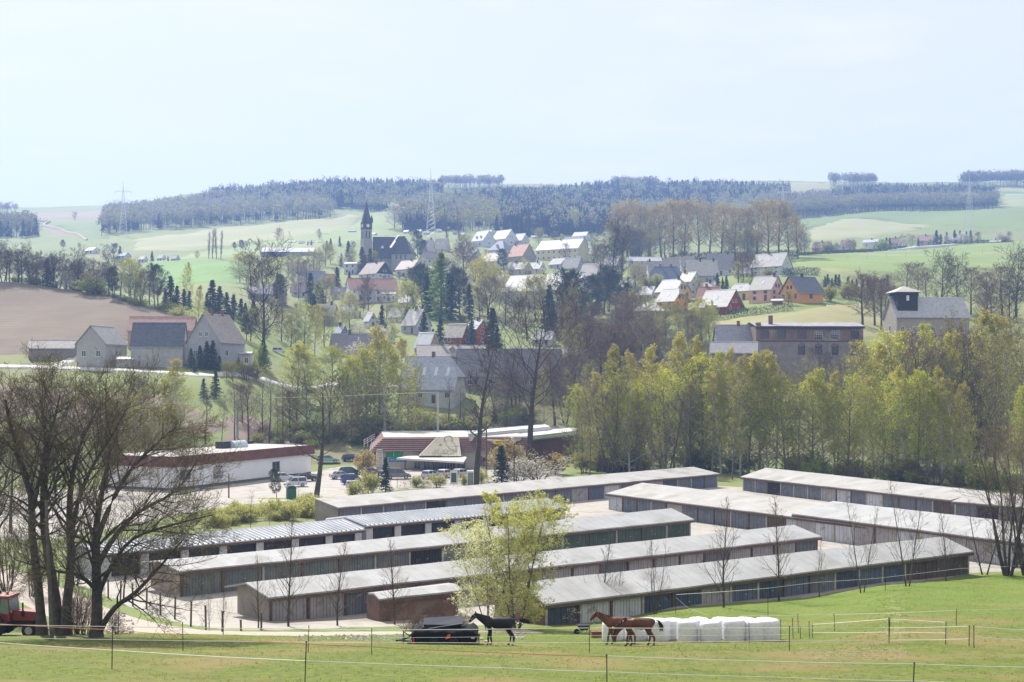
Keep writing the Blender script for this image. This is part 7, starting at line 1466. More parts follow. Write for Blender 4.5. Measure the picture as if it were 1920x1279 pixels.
# ---------------------------------------------------------------- middle woods
MW = 'bare trees of the brown wood in the middle'
for i in range(84):
    px = rg.uniform(1050, 1335) if i > 3 else rg.uniform(905, 1045); py = rg.uniform(650, 800) if px > 1050 else rg.uniform(770, 800)
    if px > 1225: py = rg.uniform(675, 770)
    hp = rg.uniform(85, 135)
    tr(rg.choice(['bare', 'bareg', 'thin', 'bare', 'thin']), px, py, hp*(.66 if px > 1225 else 1), 1.15, 290, 400, 'bare tree of the brown wood behind the birches', MW)
BW = 'birches of the front birch wood'
for px, py, hp, k in ((1082, 872, 150, 'birchgr'), (1104, 868, 130, 'birchgr'), (1120, 880, 190, 'birchg'), (1142, 885, 246, 'birch'), (1160, 885, 180, 'birchgr'), (1180, 888, 238, 'birchg'), (1196, 884, 170, 'birchgr'), (1225, 886, 246, 'birch'), (1210, 880, 180, 'thin'), (1248, 884, 190, 'birchgr'), (1264, 878, 262, 'birch'), (1282, 884, 170, 'birchg'), (1300, 880, 260, 'birch'), (1318, 884, 220, 'birchgr'), (1335, 885, 236, 'birch'), (1352, 888, 200, 'birchg'), (1368, 884, 240, 'birch'), (1388, 890, 232, 'birchg'), (1404, 890, 210, 'birchgr'), (1422, 890, 240, 'birch'), (1440, 892, 246, 'birchg'), (1455, 892, 240, 'birch'), (1472, 894, 180, 'birchgr'),
                      (1500, 894, 150, 'thin'), (1524, 896, 190, 'birchgr'), (1545, 896, 214, 'birch'), (1566, 896, 206, 'birch'), (1590, 898, 196, 'birchgr'), (1618, 898, 200, 'birchg'), (1640, 890, 262, 'birchg'), (1655, 885, 250, 'birchg'), (1672, 900, 200, 'birchgr'), (1696, 904, 226, 'birch'), (1716, 890, 296, 'birch'), (1722, 906, 210, 'birchgr'), (1744, 908, 220, 'birch'), (1766, 910, 230, 'birch'), (1786, 910, 210, 'birchg'), (1806, 910, 200, 'birchg'), (1830, 890, 320, 'birch'), (1845, 900, 260, 'thin'), (1868, 905, 250, 'thin'), (1890, 890, 310, 'birchg'), (1912, 915, 190, 'birch'), (1935, 915, 200, 'birch'), (1700, 880, 270, 'birchg'), (1682, 885, 262, 'birchgr'), (1738, 885, 270, 'birchg'), (1760, 888, 272, 'birch'), (1785, 888, 278, 'birchg'), (1805, 885, 285, 'thin'), (1665, 880, 268, 'birchg'), (1250, 870, 200, 'birchg'), (1665, 870, 230, 'birchg')):
    tr(k, px, py, hp, rg.uniform(.85, 1.1), 170, 290, KN[k]+' in the birch wood behind the garages', BW)
for i in range(56):
    px = rg.uniform(1080, 1930); tr(rg.choice(['thin', 'thin', 'slim', 'bareg', 'thin']), px, rg.uniform(862, 900), rg.uniform(90, 190) if px < 1750 else rg.uniform(150, 290), .9, 170, 310, 'thin sparse tree between the birches', 'thin trees between the birches')
for i in range(26):
    px = rg.uniform(1480, 1930); tr(rg.choice(['bare', 'bareg', 'thin']), px, rg.uniform(790, 850), rg.uniform(130, 230)*(1 if px > 1730 else .75), 1.0, 270, 330, 'bare tree behind the right half of the birch wood', 'bare trees behind the birch wood')
for i in range(60):
    px = rg.uniform(1085, 1930); tr(rg.choice(['busho', 'bush', 'bushb', 'bushb', 'busho']), px, np.interp(px, [1085, 1350, 1400, 1930], [886, 882, 892, 920])+rg.uniform(-6, 1), rg.uniform(24, 52), 1.2, 170, 300, 'scrubby bush at the foot of the birch wood', 'undergrowth bushes of the birch wood', 'bush', 'bush')
for i in range(22): k = rg.choice(['bare', 'leafyo', 'bareg', 'thin', 'leafyo']); tr(k, rg.uniform(1180, 1325), rg.uniform(606, 650), rg.uniform(26, 44), 1.3, 320, 440, KN[k]+' below the orange houses', 'low trees below the orange houses')
# birches and thicket in the middle left
for px, py, hp, k, w in ((338, 812, 146, 'birchg', 1.3), (322, 806, 110, 'birchgr', 1.1), (722, 830, 226, 'birchg', 1.45), (708, 828, 190, 'birchgr', 1.2), (745, 826, 200, 'birchg', 1.2), (690, 822, 170, 'birchgr', 1.1), (660, 808, 140, 'birchgr', 1.1), (640, 806, 146, 'birch', 1.2), (618, 800, 150, 'birchgr', 1.2), (575, 800, 160, 'birchg', 1.4), (556, 796, 150, 'birchgr', 1.2), (770, 812, 130, 'thin', 1), (784, 808, 120, 'thin', 1), (670, 790, 130, 'blossom', .8)):
    tr(k, px, py, hp, w, 240, 320, KN[k]+' of the loose tree belt above the shops', 'tree belt above the shops')
for px, py, hp, k in ((385, 832, 110, 'slim'), (416, 826, 84, 'thin'), (440, 830, 120, 'slim'), (466, 830, 110, 'bare'), (492, 832, 130, 'slim'), (505, 832, 128, 'slim'), (520, 834, 90, 'thin'), (530, 832, 120, 'slim'), (545, 832, 100, 'bare'), (455, 790, 66, 'bare'), (250, 800, 80, 'bared'), (262, 806, 96, 'bare'), (620, 834, 110, 'thin'), (645, 838, 110, 'thin'), (700, 838, 120, 'thin'), (660, 840, 100, 'slim'), (675, 838, 90, 'thin'), (765, 826, 100, 'slim'), (790, 822, 90, 'thin'), (840, 815, 110, 'slim'), (862, 812, 90, 'slim'), (925, 808, 90, 'slim'), (1040, 800, 140, 'bare'), (1060, 796, 120, 'bareg'), (1060, 800, 110, 'birch'), (1020, 800, 120, 'birchg')):
    tr(k, px, py, hp, 1.1, 236, 320, KN[k]+' in the thicket above the white hall and shops', 'slim trees above the shops')
for i in range(120):
    px = rg.uniform(480, 1000); py = np.interp(px, [480, 600, 700, 1000], [835, 840, 832, 800])+rg.uniform(-26, 3)
    k = rg.choice(['bushb', 'busho', 'bushb', 'bush', 'busho', 'bushb']); tr(k, px, py, rg.uniform(14, 34), 1.3, 236, 310, KN[k]+' in the thicket above the shops', 'thicket bushes above the shops', 'bush', 'bush')
# ---------------------------------------------------------------- big single bare trees
m_big = decid(61, 21, 'round', .38, .36, 22, 7, 5, twig='dark', tw=.022, up1=.7, ang1=1.0, tr=.017, n4=2, sides2=3)
PR['big'] = m_big; PR['fork'] = decid(62, 18, 'vase', .3, .22, 18, 7, 6, twig='dark', tw=.02, up1=.9, ang1=.8, tr=.02, n4=1, sides2=3, fork=0)
PR['prun'] = decid(63, 14, 'round', .38, .34, 15, 6, 6, twig='dark', tw=.02, up1=.9, ang1=1.0, tr=.021, n4=1, sides2=3)
tr('big', 995, 886, 285, 1.5, 200, 250, 'big dark bare tree with wide crown in front of the brown slatted wall')
tr('fork', 892, 912, 270, 1.3, 180, 240, 'forked dark bare tree rising from the hedge at the car park')
tr('prun', 592, 940, 215, 1.35, 150, 210, 'dark bare tree standing at the left corner of the rearmost garages')
# car park plants
for k, px, py, hp, w, lb, nm in ((S, 723, 922, 68, 1.0, 'dark columnar spruce left of the grey minivan', 'conifer_tree'), (S, 940, 906, 74, 1.4, 'dark spruce right of the forked dark tree', 'conifer_tree'), ('bushor', 680, 890, 42, .9, 'orange budding shrub in front of the dark blue car', 'bush'), ('bushor', 944, 890, 60, 1.0, 'orange shrub behind the dark spruce under the yellow sign', 'bush'), ('bushl', 695, 928, 44, .8, 'lime green shrub left of the columnar spruce', 'bush'), ('bushl', 665, 934, 30, 1.2, 'low lime green shrub in front of the silver estate car', 'bush'), ('bushl', 782, 914, 20, 1.3, 'lime green shrub in the hedge, left one', 'bush'), ('bushl', 822, 914, 24, 1.3, 'lime green shrub in the hedge left of the notice board', 'bush'), ('bushl', 870, 912, 20, 1.1, 'lime green shrub between notice board and phone booth', 'bush'), ('bushl', 903, 908, 28, .9, 'lime green shrub right of the forked dark tree', 'bush'), ('bushw', 975, 904, 40, 1.6, 'whitish blossoming shrub at the garage roof, left one', 'bush'), ('bushw', 1010, 902, 48, 1.8, 'whitish blossoming shrub at the garage roof, right one', 'bush'), ('pine', 519, 940, 62, .8, 'ragged dark pine left of the green container', 'conifer_tree'), ('bushor', 1040, 890, 36, 1.2, 'orange tinged shrub right of the big dark tree', 'bush')):
    tr(k, px, py, hp, w, 150, 245, lb, None, nm, 'bush' if nm == 'bush' else 'tree')
for i in range(34):
    px = rg.uniform(405, 600); tr('bushl', px, np.interp(px, [405, 600], [985, 965])+rg.uniform(-12, 4), rg.uniform(16, 36), 1.3, 125, 185, 'yellow green bush in the strip behind the metal roofed garages', 'yellow green bushes behind the metal roofed garages', 'bush', 'bush')
for px, py, hp in ((470, 990, 90), (540, 960, 60), (560, 950, 56), (505, 985, 60)): tr('slim', px, py, hp*.8, .7, 125, 185, 'thin sapling in the yellow green strip', 'saplings in the yellow green strip')
# ---------------------------------------------------------------- slender trees in front of the garages (near)
def young(seed, h=8, fork=0):
    return decid(seed, h, 'cone', .14, .26, 30, 4, 3, up1=.8, ang1=.85, tr=.0125, twig='brown', tw=.010, bark=m_bark, fork=fork, n4=0, sides2=3)
PR['young'] = [young(71), young(72), young(73)]; PR['youngf'] = [young(74, 8, 3), young(75, 8, 2)]
for k, px, py, hp, w in (('young', 484, 1178, 150, .9), ('young', 541, 1176, 236, .85), ('young', 633, 1174, 178, .95), ('young', 740, 1172, 178, 1.0), ('young', 1130, 1158, 170, .9), ('young', 1160, 1156, 110, .7), ('youngf', 1228, 1152, 176, .7), ('young', 1357, 1140, 226, .85), ('young', 1461, 1128, 220, .85), ('youngf', 1536, 1120, 120, .7), ('youngf', 1617, 1112, 204, .8), ('youngf', 1702, 1100, 214, .85), ('young', 1773, 1090, 160, .7), ('young', 418, 1190, 130, .6), ('youngf', 392, 1180, 90, .6)):
    tr(k, px, py, hp, w, 74, 116, 'slender bare young tree in the row before the garages', 'row of young bare trees before the garages')
PR['multi'] = decid(76, 11, 'vase', .05, .40, 34, 7, 6, twig='brown', tw=.014, up1=.9, ang1=.75, tr=.014, n4=2, fork=6, sides2=3)
tr('multi', 1890, 1080, 262, 1.2, 90, 135, 'large multi-stemmed bare tree at the right edge of the grass')
tr('multi', 1925, 1080, 240, 1.1, 90, 135, 'multi-stemmed bare tree cut off by the right edge of the view')
tr('youngf', 1846, 1078, 150, 1.3, 90, 135, 'smaller bare tree just left of the large multi-stemmed one')
# ---------------------------------------------------------------- leafing tree in the middle foreground
PR['pale'] = decid(77, 10, 'oval', .04, .30, 70, 6, 6, twig='olive', leaf='lime', nl=36000, ls=.095, tw=.007, up1=.5, ang1=.9, tr=.012, fork=5, bark=m_barkg, lmix='lime', ljit=.06, n4=2)
PR['pale2'] = decid(78, 8, 'oval', .04, .42, 50, 6, 6, twig='olive', leaf='pale', nl=22000, ls=.09, tw=.007, up1=.3, ang1=1.1, tr=.009, fork=4, bark=m_barkg, ljit=.06, n4=2)
tr('pale', 968, 1180, 262, 1.12, 74, 96, 'bright yellow green leafing tree standing in front of the garages')
tr('pale2', 916, 1182, 200, 1.0, 74, 96, 'pale whitish green leafing tree left of the brighter one')
tr('bushw', 1048, 1168, 44, 1.4, 76, 100, 'small whitish shrub right of the leafing tree', None, 'bush', 'bush')
for i in range(9): tr('bushb', 765+i*13, 1186, rg.uniform(26, 46), 1.0, 74, 90, 'reddish bare shrub in front of the brick shed', 'bare shrubs before the brick shed', 'bush', 'bush')
# ---------------------------------------------------------------- the big bare trees at left
def custom_tree(name, base, trunks, label, seed, nprim=26, tw=.012, spread=5.0, twig='umber', t0=.3, lowb=None, ang=.85, up1=.35):
    rs = np.random.RandomState(seed); tm = MB(); cm = MB(); g = base
    for pts, r0 in trunks:
        p = np.array([[(q[0], q[1], q[2]) for q in pts]]); K = p.shape[1]; t = np.linspace(0, K-1, 13); k = np.clip(t.astype(int), 0, K-2); f = (t-k)[None, :, None]
        # smooth polyline (Catmull-Rom)
        pp = np.concatenate([2*p[:, :1]-p[:, 1:2], p, 2*p[:, -1:]-p[:, -2:-1]], 1)
        a, b, c, d = pp[:, k], pp[:, k+1], pp[:, k+2], pp[:, k+3]
        q = .5*(2*b+(c-a)*f+(2*a-5*b+4*c-d)*f**2+(3*b-a-3*c+d)*f**3); r = (r0*(1-.80*t/(K-1)))[None]
        r[0, 0] *= 1.35; tubes(tm, q, r, 9)
        Lt = np.linalg.norm(q[:, 1:]-q[:, :-1], axis=2).sum()
        c1 = list(children(rs, q, r, nprim, spread/Lt, ang, t0, .42, .35)); p1, q1 = grow(rs, *c1, 7, up1, .10, .15); q1 = np.maximum(q1, .012); tubes(tm, p1, q1, 5)
        c2 = children(rs, p1, q1, 8, .52, .75, .2, .55); p2, q2 = grow(rs, *c2, 5, .3, .13, .25); q2 = np.maximum(q2, tw*.8); tubes(cm, p2, q2, 3)
        c3 = children(rs, p2, q2, 6, .55, .75, .2, .6); p3, q3 = grow(rs, *c3, 3, .2, .13, .4); q3 = np.clip(q3, tw*.55, tw); tubes(cm, p3, q3, 2)
        c4 = children(rs, p3, q3, 3, .7, .8, .1, .6); p4, q4 = grow(rs, *c4, 2, .1, .15, .5); tubes(cm, p4, np.full_like(q4, tw*.5), 2)
        leaves(cm, rs, along(rs, p4, 1400, .03), .06, 1)
    r = empty(name, g, 0, label, 'tree', 'big bare trees beside the tractor')
    tm.build('trunk', m_bark, r, smooth=True); cm.build('crown', [m_tw(twig), m_lf('olive')], r); return r
def lp(g, px, py, dy=0):      # photo point near distance g.y, relative to base g
    q = P(px, py, g.y+dy); return (q.x-g.x, q.y-g.y, q.z-g.z)
g = G(100, 1192, 60, 90)
custom_tree('bare_tree', g, [([lp(g, 112, 1200), lp(g, 104, 1120), lp(g, 84, 1000, .5), lp(g, 82, 920, 1), lp(g, 88, 850, 1), lp(g, 82, 790, 1.5), lp(g, 76, 745, 2)], .34)], 'middle one of three tall dark trunks beside the tractor', 81, 26, spread=4.6)
g = G(76, 1192, 60, 90)
custom_tree('bare_tree', g, [([lp(g, 80, 1200), lp(g, 72, 1100), lp(g, 60, 1000, -.5), lp(g, 58, 930, -1), lp(g, 34, 860, -1), lp(g, 20, 800, -1.5), lp(g, 10, 750, -2)], .30), ([lp(g, 60, 950, -.8), lp(g, 74, 905, -1.5), lp(g, 84, 840, -2), lp(g, 104, 780, -2.5), lp(g, 112, 740, -3)], .16)], 'leftmost of three tall dark trunks beside the tractor, forking above', 82, 22, spread=4.2)
g = G(128, 1192, 60, 90)
custom_tree('bare_tree', g, [([lp(g, 122, 1200), lp(g, 126, 1130), lp(g, 134, 1040, .5), lp(g, 130, 970, 1), lp(g, 136, 890, 1), lp(g, 158, 815, 2), lp(g, 192, 755, 3)], .33), ([lp(g, 132, 1000, .6), lp(g, 150, 930, 0), lp(g, 176, 870, -1), lp(g, 214, 810, -1), lp(g, 238, 765, -1.5)], .17)], 'rightmost of three tall dark trunks beside the tractor, leaning', 83, 24, spread=4.8)
g = G(178, 1196, 60, 90)
custom_tree('bare_tree', g, [([lp(g, 180, 1200), lp(g, 182, 1130), lp(g, 180, 1040), lp(g, 182, 975, .5), lp(g, 196, 900, 1), lp(g, 206, 850, 1.5)], .36), ([lp(g, 186, 1182), lp(g, 215, 1140, -.5), lp(g, 255, 1110, -1), lp(g, 300, 1062, -1.5), lp(g, 345, 1010, -2)], .19), ([lp(g, 184, 1110), lp(g, 150, 1080, -1), lp(g, 100, 1070, -1.5), lp(g, 30, 1050, -2)], .14),
                             ([lp(g, 182, 1060), lp(g, 220, 1000, 1), lp(g, 260, 960, 1.5), lp(g, 330, 920, 2), lp(g, 372, 860, 2)], .18), ([lp(g, 182, 1120), lp(g, 210, 1060, -1), lp(g, 250, 1010, -2), lp(g, 320, 985, -2), lp(g, 400, 965, -3)], .15), ([lp(g, 181, 1010), lp(g, 215, 930, 0), lp(g, 250, 875, 1), lp(g, 296, 830, 1), lp(g, 330, 800, 1)], .17)],
            'wide spreading bare tree with low branches reaching over the lane', 84, 20, spread=3.8, t0=.25, up1=.15)
g = G(-30, 1150, 70, 110)
custom_tree('bare_tree', g, [([lp(g, -30, 1160), lp(g, -20, 1040), lp(g, -12, 930), lp(g, -2, 850), lp(g, -5, 780)], .36)], 'dark bare tree cut off by the left edge of the view', 85, 34, spread=4.4, twig='dark')
for i, (px, py, hp) in enumerate(((140, 1190, 100), (150, 1190, 90), (160, 1192, 96), (220, 1190, 60), (60, 1120, 130), (15, 1110, 140), (140, 1100, 90))): tr('bushb', px, py, hp, .6, 60, 110, 'thin bare sucker shoots at the foot of the big trees', 'sucker shoots at the big trees', 'bush', 'bush')
for i in range(5): tr('leafyo', 225+i*24+rg.uniform(-6, 6), 905-rg.uniform(0, 40), rg.uniform(100, 190), 1.1, 150, 260, 'olive tinged tree behind the big spreading bare tree', 'trees behind the big spreading bare tree')
for px, py, hp in ((20, 1000, 200), (60, 960, 160), (-10, 950, 190), (105, 940, 150), (150, 930, 150), (200, 925, 150)): tr('bare', px, py, hp, 1.0, 120, 260, 'bare brown tree left behind the big trunks', 'bare trees behind the big trunks')
# labels: number the trees of each kind from the left
from collections import defaultdict
_by = defaultdict(list)
for r, what, gr, px in TREES: _by[what].append((px, r))
for what, lst in _by.items():
    lst.sort(key=lambda t: t[0]); n = len(lst)
    for i, (px, r) in enumerate(lst):
        if n == 1: r['label'] = what
        elif n == 2: r['label'] = ('left one of two: ' if i == 0 else 'right one of two: ')+what
        else: r['label'] = (ordn(i+1)+' from left: ' if i else 'leftmost: ')+what
        if n > 1 and len(r['label'].split()) > 16: print('LONG', r['label'])
NM = {'birch': 'birch_tree', 'birchg': 'birch_tree', 'birchgr': 'birch_tree', 'poplar': 'poplar_tree', 'avenue': 'avenue_tree', 'leafy': 'leafing_tree', 'leafyo': 'leafing_tree', 'willow': 'willow_tree', 'bronze': 'leafing_tree', 'pale': 'leafing_tree', 'pale2': 'leafing_tree', 'blossom': 'blossoming_tree', 'thin': 'slim_tree', 'slim': 'slim_tree', 'young': 'young_tree', 'youngf': 'young_tree', 'pine': 'pine_tree', 'spruce': 'spruce_tree', 'spruceb': 'spruce_tree', 'larch': 'larch_tree', 'bushb': 'bare_bush', 'bushl': 'leafing_bush', 'bush': 'green_bush', 'busho': 'olive_bush', 'bushw': 'blossoming_bush', 'bushor': 'orange_bush', 'bushy': 'flowering_bush'}
for r, what, gr, px in TREES:
    n = NM.get(r['k'], 'bare_tree'); del r['k']; r.name = n; r['category'] = n.replace('_', ' ')
# ================================================================ far woods (each wood one mass of trees)
def poly_pts(rs, poly, n):
    xs = [p[0] for p in poly]; ys = [p[1] for p in poly]; out = []
    while len(out) < n:
        x, y = rs.uniform(min(xs), max(xs)), rs.uniform(min(ys), max(ys)); c = False; j = len(poly)-1
        for i in range(len(poly)):
            a, b = poly[i], poly[j]
            if (a[1] > y) != (b[1] > y) and x < (b[0]-a[0])*(y-a[1])/(b[1]-a[1])+a[0]: c = not c
            j = i
        if c: out.append((x, y))
    return out
def wood(px_poly, d0, d1, n, kinds, label, h=18, name='woodland', seed=1, floor=True):
    rs = np.random.RandomState(seed); poly = [G(x, y, d0, d1) for x, y in px_poly]; poly = [(p.x, p.y) for p in poly]
    pts = np.array(poly_pts(rs, poly, n)); z = Hn(pts[:, 0], pts[:, 1]); names = list(kinds); pr = np.array([kinds[k] for k in names], float); pr /= pr.sum()
    ch = rs.choice(len(names), n, p=pr); m = MB(); mats = [m_lf('x'+k) for k in names]+[m_tw('dark')]
    for i in range(n):
        x, y = pts[i]; k = names[ch[i]]; hh = h*(rs.uniform(.72, 1.0) if k == 'con' else rs.uniform(.75, 1.15)); b = np.array([x, y, z[i]-.5])
        if k == 'con':
            nl = 5; V = []; f = []
            w = hh*.19; a0 = rs.uniform(0, 6.28)
            for t in range(nl):
                z0 = hh*(.12+.16*t); z1 = min(hh, z0+hh*.34); rr = w*(1-t/nl*.85)*rs.uniform(.8, 1.2); q = len(V)
                for j in range(6): an = a0+t+j*math.pi/3; V.append((math.cos(an)*rr*rs.uniform(.7, 1.25), math.sin(an)*rr*rs.uniform(.7, 1.25), z0+rs.uniform(-.5, .5)))
                V.append((0, 0, z1)); f += [(q+j, q+(j+1) % 6, q+6) for j in range(6)]
            m.add(np.array(V)+b, f, ch[i])
        else:
            c = 46; az = rs.uniform(0, 6.28, c); ph = np.arccos(rs.uniform(-.6, 1, c)); R_ = rs.uniform(.45, 1, c)
            C = np.stack([np.cos(az)*np.sin(ph)*R_*hh*.24, np.sin(az)*np.sin(ph)*R_*hh*.24, hh*.66+np.cos(ph)*R_*hh*.34], 1)+b
            leaves(m, rs, C, hh*.10 if k != 'dec' else hh*.085, ch[i], 0, 1.4 if k == 'dec' else 1.0)
            lean = rs.uniform(-.6, .6, 2)
            V = [(-.16, 0, 0), (.16, 0, 0), (.10+lean[0], 0, hh*.8), (-.10+lean[0], 0, hh*.8)]; m.add(np.array(V)+b, [(0, 1, 2, 3)], len(names))
    o = m.build(name, mats); tag(o, label, 'wood', kind='stuff'); return o
LF['xcon'] = ((.022, .040, .028), (.012, .024, .018)); LF['xdec'] = ((.22, .21, .16), (.15, .145, .11)); LF['xgrn'] = ((.24, .27, .07), (.16, .18, .05)); LF['xyel'] = ((.32, .29, .09), (.22, .20, .07)); LF['xred'] = ((.24, .15, .10), (.17, .11, .08))
wood([(188, 452), (192, 440), (240, 436), (400, 424), (500, 418), (618, 412), (628, 398), (560, 392), (400, 384), (340, 394), (200, 408)], 900, 2050, 1900, {'dec': 6, 'grn': 1.2, 'con': .4}, 'bluish leafless wood on the left hillside', 20, seed=1)
wood([(380, 392), (400, 374), (560, 362), (700, 356), (830, 358), (830, 378), (720, 392), (600, 392), (480, 394)], 1300, 2095, 2600, {'con': 6, 'dec': 1, 'grn': .6}, 'dark conifer wood along the left ridge', 22, seed=2)
wood([(640, 392), (760, 376), (880, 384), (930, 396), (940, 436), (860, 436), (760, 432), (748, 402), (700, 398)], 900, 1950, 1100, {'dec': 3, 'grn': 2, 'yel': 2, 'con': .5}, 'mixed wood turning green behind the church', 18, seed=3)
wood([(752, 408), (850, 400), (862, 432), (752, 434)], 900, 1900, 260, {'con': 6, 'dec': 1}, 'dark conifer block behind the church', 20, seed=4)
wood([(850, 384), (960, 372), (1100, 362), (1300, 358), (1480, 362), (1480, 376), (1300, 392), (1150, 398), (1130, 440), (1000, 446), (945, 440), (930, 396), (860, 392)], 900, 2090, 3600, {'con': 6, 'dec': .7, 'grn': .4}, 'long dark conifer wood across the middle hillside', 21, seed=5)
wood([(1030, 400), (1150, 394), (1300, 388), (1480, 376), (1490, 408), (1400, 420), (1150, 432), (1060, 425)], 900, 1950, 650, {'grn': 3, 'dec': 3, 'yel': 1}, 'pale spring wood in front of the long conifer wood', 17, seed=6)
wood([(1490, 410), (1560, 406), (1700, 396), (1870, 391), (1870, 384), (1700, 386), (1500, 396), (1440, 400)], 900, 1900, 1200, {'dec': 6, 'grn': 1.2, 'red': .5}, 'leafless wood edge at the right hillside', 19, seed=7)
wood([(1560, 376), (1640, 366), (1800, 364), (1866, 376), (1868, 386), (1700, 388), (1560, 390)], 1100, 2060, 1500, {'con': 6, 'dec': 1}, 'dark conifer wood at the right hillside', 21, seed=8)
wood([(1440, 388), (1560, 380), (1560, 394), (1440, 402)], 1100, 2060, 420, {'con': 3, 'dec': 3}, 'wood linking the two conifer woods on the right', 19, seed=18)
wood([(-60, 446), (70, 446), (60, 432), (-60, 426)], 900, 1900, 220, {'dec': 4, 'grn': 1, 'con': 1}, 'bluish wood at the far left slope', 20, seed=9)
for i, (a, b, y, h, n, lb) in enumerate(((828, 942, 353, 20, 160, 'copse on the hilltop right of the middle pylon'), (1146, 1238, 353, 18, 120, 'copse on the ridge above the long conifer wood'), (1556, 1644, 348, 20, 130, 'copse on the ridge at the right'), (1800, 1960, 352, 24, 280, 'wood on the ridge at the right edge'), (-60, 30, 399, 16, 90, 'small wood on the crest at the left edge'))):
    wood([(a, y+3), (b, y+3), (b, y-.5), (a, y-.5)], 1600, 2090, n, {'dec': 5, 'red': 1}, lb, h, seed=20+i)
# ================================================================ grass tufts and dandelions in the paddock (near)
rs = np.random.RandomState(5)
def scatter(n, d0, d1, maxpx=2000):
    d = np.sqrt(rs.uniform(d0**2, d1**2, n)); px = rs.uniform(-60, 1980, n); x = (px-CX)*d/F
    far = np.interp(px, [0, 720, 900, 1060, 1460, 1830, 2000], [75.5, 76, 82, 86, 96, 111, 117]); k = d < far; return x[k], d[k]
x, y = scatter(90000, 33, 118); z = Hn(x, y)
m = MB(); n = len(x); C = np.stack([x, y, z], 1); clump = (np.sin(x*.9+y*.35)*np.sin(y*.8-x*.3)+np.sin(x*2.3)*np.sin(y*1.9))*.5+rs.uniform(-.6, .6, n)
C = C[clump > .1]; n = len(C); nb = 3
for b in range(nb):
    az = rs.uniform(0, 6.28, n); hh = rs.uniform(.04, .10, n); w = .018+.0*hh; lean = rs.uniform(0, .08, n); o = rs.uniform(-.06, .06, (n, 2))
    B = C+np.column_stack([o, np.zeros(n)]); dx = np.cos(az)*w; dy = np.sin(az)*w
    V = np.stack([B+np.stack([-dx, -dy, 0*dx], 1), B+np.stack([dx, dy, 0*dx], 1), B+np.stack([-np.sin(az)*lean, np.cos(az)*lean, hh], 1)], 1).reshape(-1, 3)
    q = np.arange(n)*3; m.add(V, np.stack([q, q+1, q+2], 1))
tag(m.build('grass', mat('grass blades', (.27, .29, .05), .8, scale=.5, col2=(.16, .20, .035), tl=.6)), 'short spring grass tufts all over the paddock', 'grass', kind='stuff')
x, y = scatter(7000, 36, 116); k = (np.sin(x*.25+1)*np.sin(y*.16)+rs.uniform(-.9, .9, len(x))) > .25; x, y = x[k], y[k]; z = Hn(x, y)+rs.uniform(.03, .10, len(x)); n = len(x)
V = []; m = MB(); an = np.arange(5)*2*math.pi/5; r_ = rs.uniform(.018, .032, n)
V = np.stack([np.stack([x+np.cos(a)*r_, y+np.sin(a)*r_*.9-.004, z+np.sin(a)*r_*-.5], 1) for a in an], 1).reshape(-1, 3); q = np.arange(n)*5
m.add(V, np.stack([q+j for j in range(5)], 1)); tag(m.build('dandelions', mat('dandelion yellow', (.80, .66, .08), .7, scale=2, var=.1, col2=(.85, .82, .55))), 'scattered yellow dandelions and daisies in the paddock grass', 'flowers', kind='stuff')
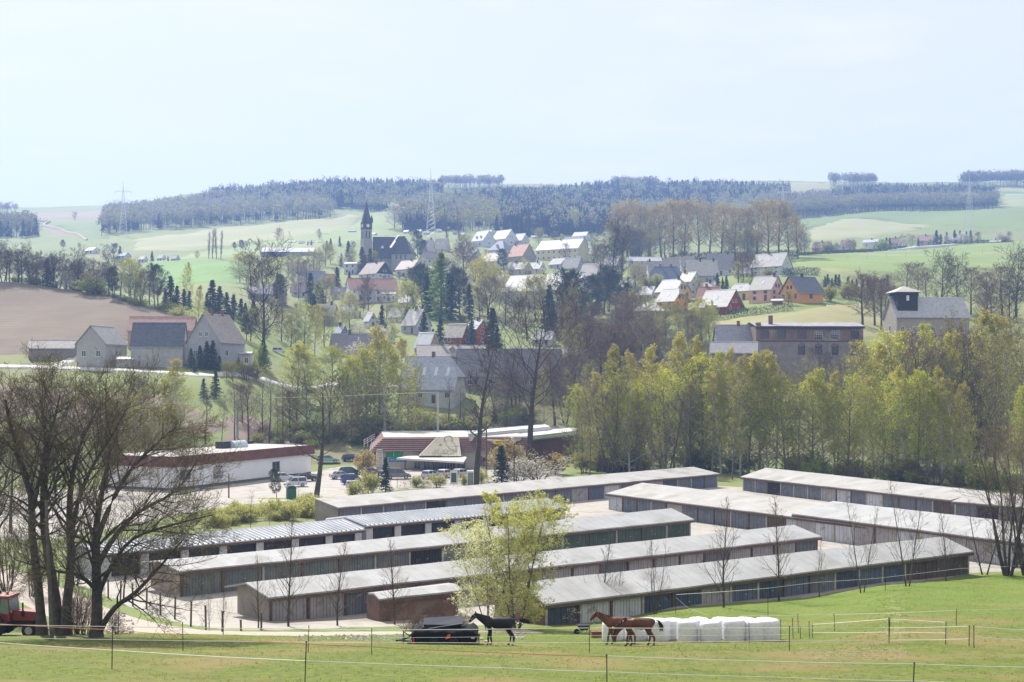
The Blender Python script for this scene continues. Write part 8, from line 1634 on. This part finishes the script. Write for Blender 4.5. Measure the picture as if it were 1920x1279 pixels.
# ================================================================ pylons
def pylon(px, pyb, pyt, d, label, arms=(.42, .62)):
    s = d/F; x = (px-CX)*s; zb = H(x, d); h = (HY-pyt)*s-zb; r = empty('pylon', (x, d, zb), R(12), label, 'pylon', 'power pylons on the hills')
    m_ = mat('galvanised steel lattice', (.60, .62, .64), .5, scale=1, var=.05, metal=.2); hb = h*.80; wb = h*.06; m = MB(); N = 14
    def W(t): return wb*(1-t)**1.15+.55
    for sx in (-1, 1):
        for sy in (-1, 1): m.tube([(sx*W(t), sy*W(t), hb*t) for t in np.linspace(0, 1, 8)], .11, 4)
    for k in range(N):
        t0, t1 = (k/N)**.85, ((k+1)/N)**.85
        for f in range(4):
            c, sn = math.cos(f*math.pi/2), math.sin(f*math.pi/2)
            for s0 in (-1, 1):
                a = (s0*W(t0), -W(t0)); b = (-s0*W(t1), -W(t1)); m.tube([(a[0]*c-a[1]*sn, a[0]*sn+a[1]*c, hb*t0), (b[0]*c-b[1]*sn, b[0]*sn+b[1]*c, hb*t1)], .055, 3, cap=False)
    m.build('lattice_mast', m_, r)
    MB().tube([(0, 0, hb-.5), (0, 0, h)], [.35, .12], 5).build('earth_wire_peak', m_, r)
    for zf, w in ((.63, h*.17), (.79, h*.135)):
        z = h*zf; a = MB(); a.tube([(-w, 0, z), (w, 0, z)], .16, 4).tube([(-w, 0, z+.1), (0, 0, z+h*.035), (w, 0, z+.1)], .12, 4); ao = a.build('crossarm', m_, r)
        ins = MB()
        for u in (-1, -.66, .66, 1) if zf < .7 else (-1, 1): ins.tube([(u*w, 0, z), (u*w, 0, z-h*.055)], .13, 4)
        ins.build('insulators', m_, ao)
    return r, h
pylon(231, 446, 337, 1150, 'steel lattice pylon on the left hill'); pylon(808, 432, 315, 1040, 'tallest looking steel lattice pylon, behind the church and poplars')
pylon(1468, 402, 337, 1420, 'steel lattice pylon on the wooded ridge above the avenue'); pylon(1818, 436, 324, 1120, 'steel lattice pylon on the right hill above the hamlet')
# ================================================================ haze
hb = bpy.data.meshes.new('haze'); zlo = float(cz.min())-8; V = [(sx*2100, y, z) for sx in (-1, 1) for y in (-80, 2960) for z in (zlo, 385)]
hb.from_pydata(V, [], [(0, 1, 3, 2), (4, 6, 7, 5), (0, 4, 5, 1), (2, 3, 7, 6), (0, 2, 6, 4), (1, 5, 7, 3)]); haze = link('haze', hb); tag(haze, 'pale blue spring haze filling the valley', 'haze', kind='stuff')
hm = bpy.data.materials.new('valley haze'); hm.use_nodes = True; hn = hm.node_tree.nodes; hn.remove(hn['Principled BSDF']); pv = hn.new('ShaderNodeVolumePrincipled')
pv.inputs['Color'].default_value = (.34, .52, 1.0, 1); pv.inputs['Density'].default_value = HAZE_D = .00025; pv.inputs['Anisotropy'].default_value = .2
hm.node_tree.links.new(pv.outputs[0], hn['Material Output'].inputs['Volume']); hb.materials.append(hm)
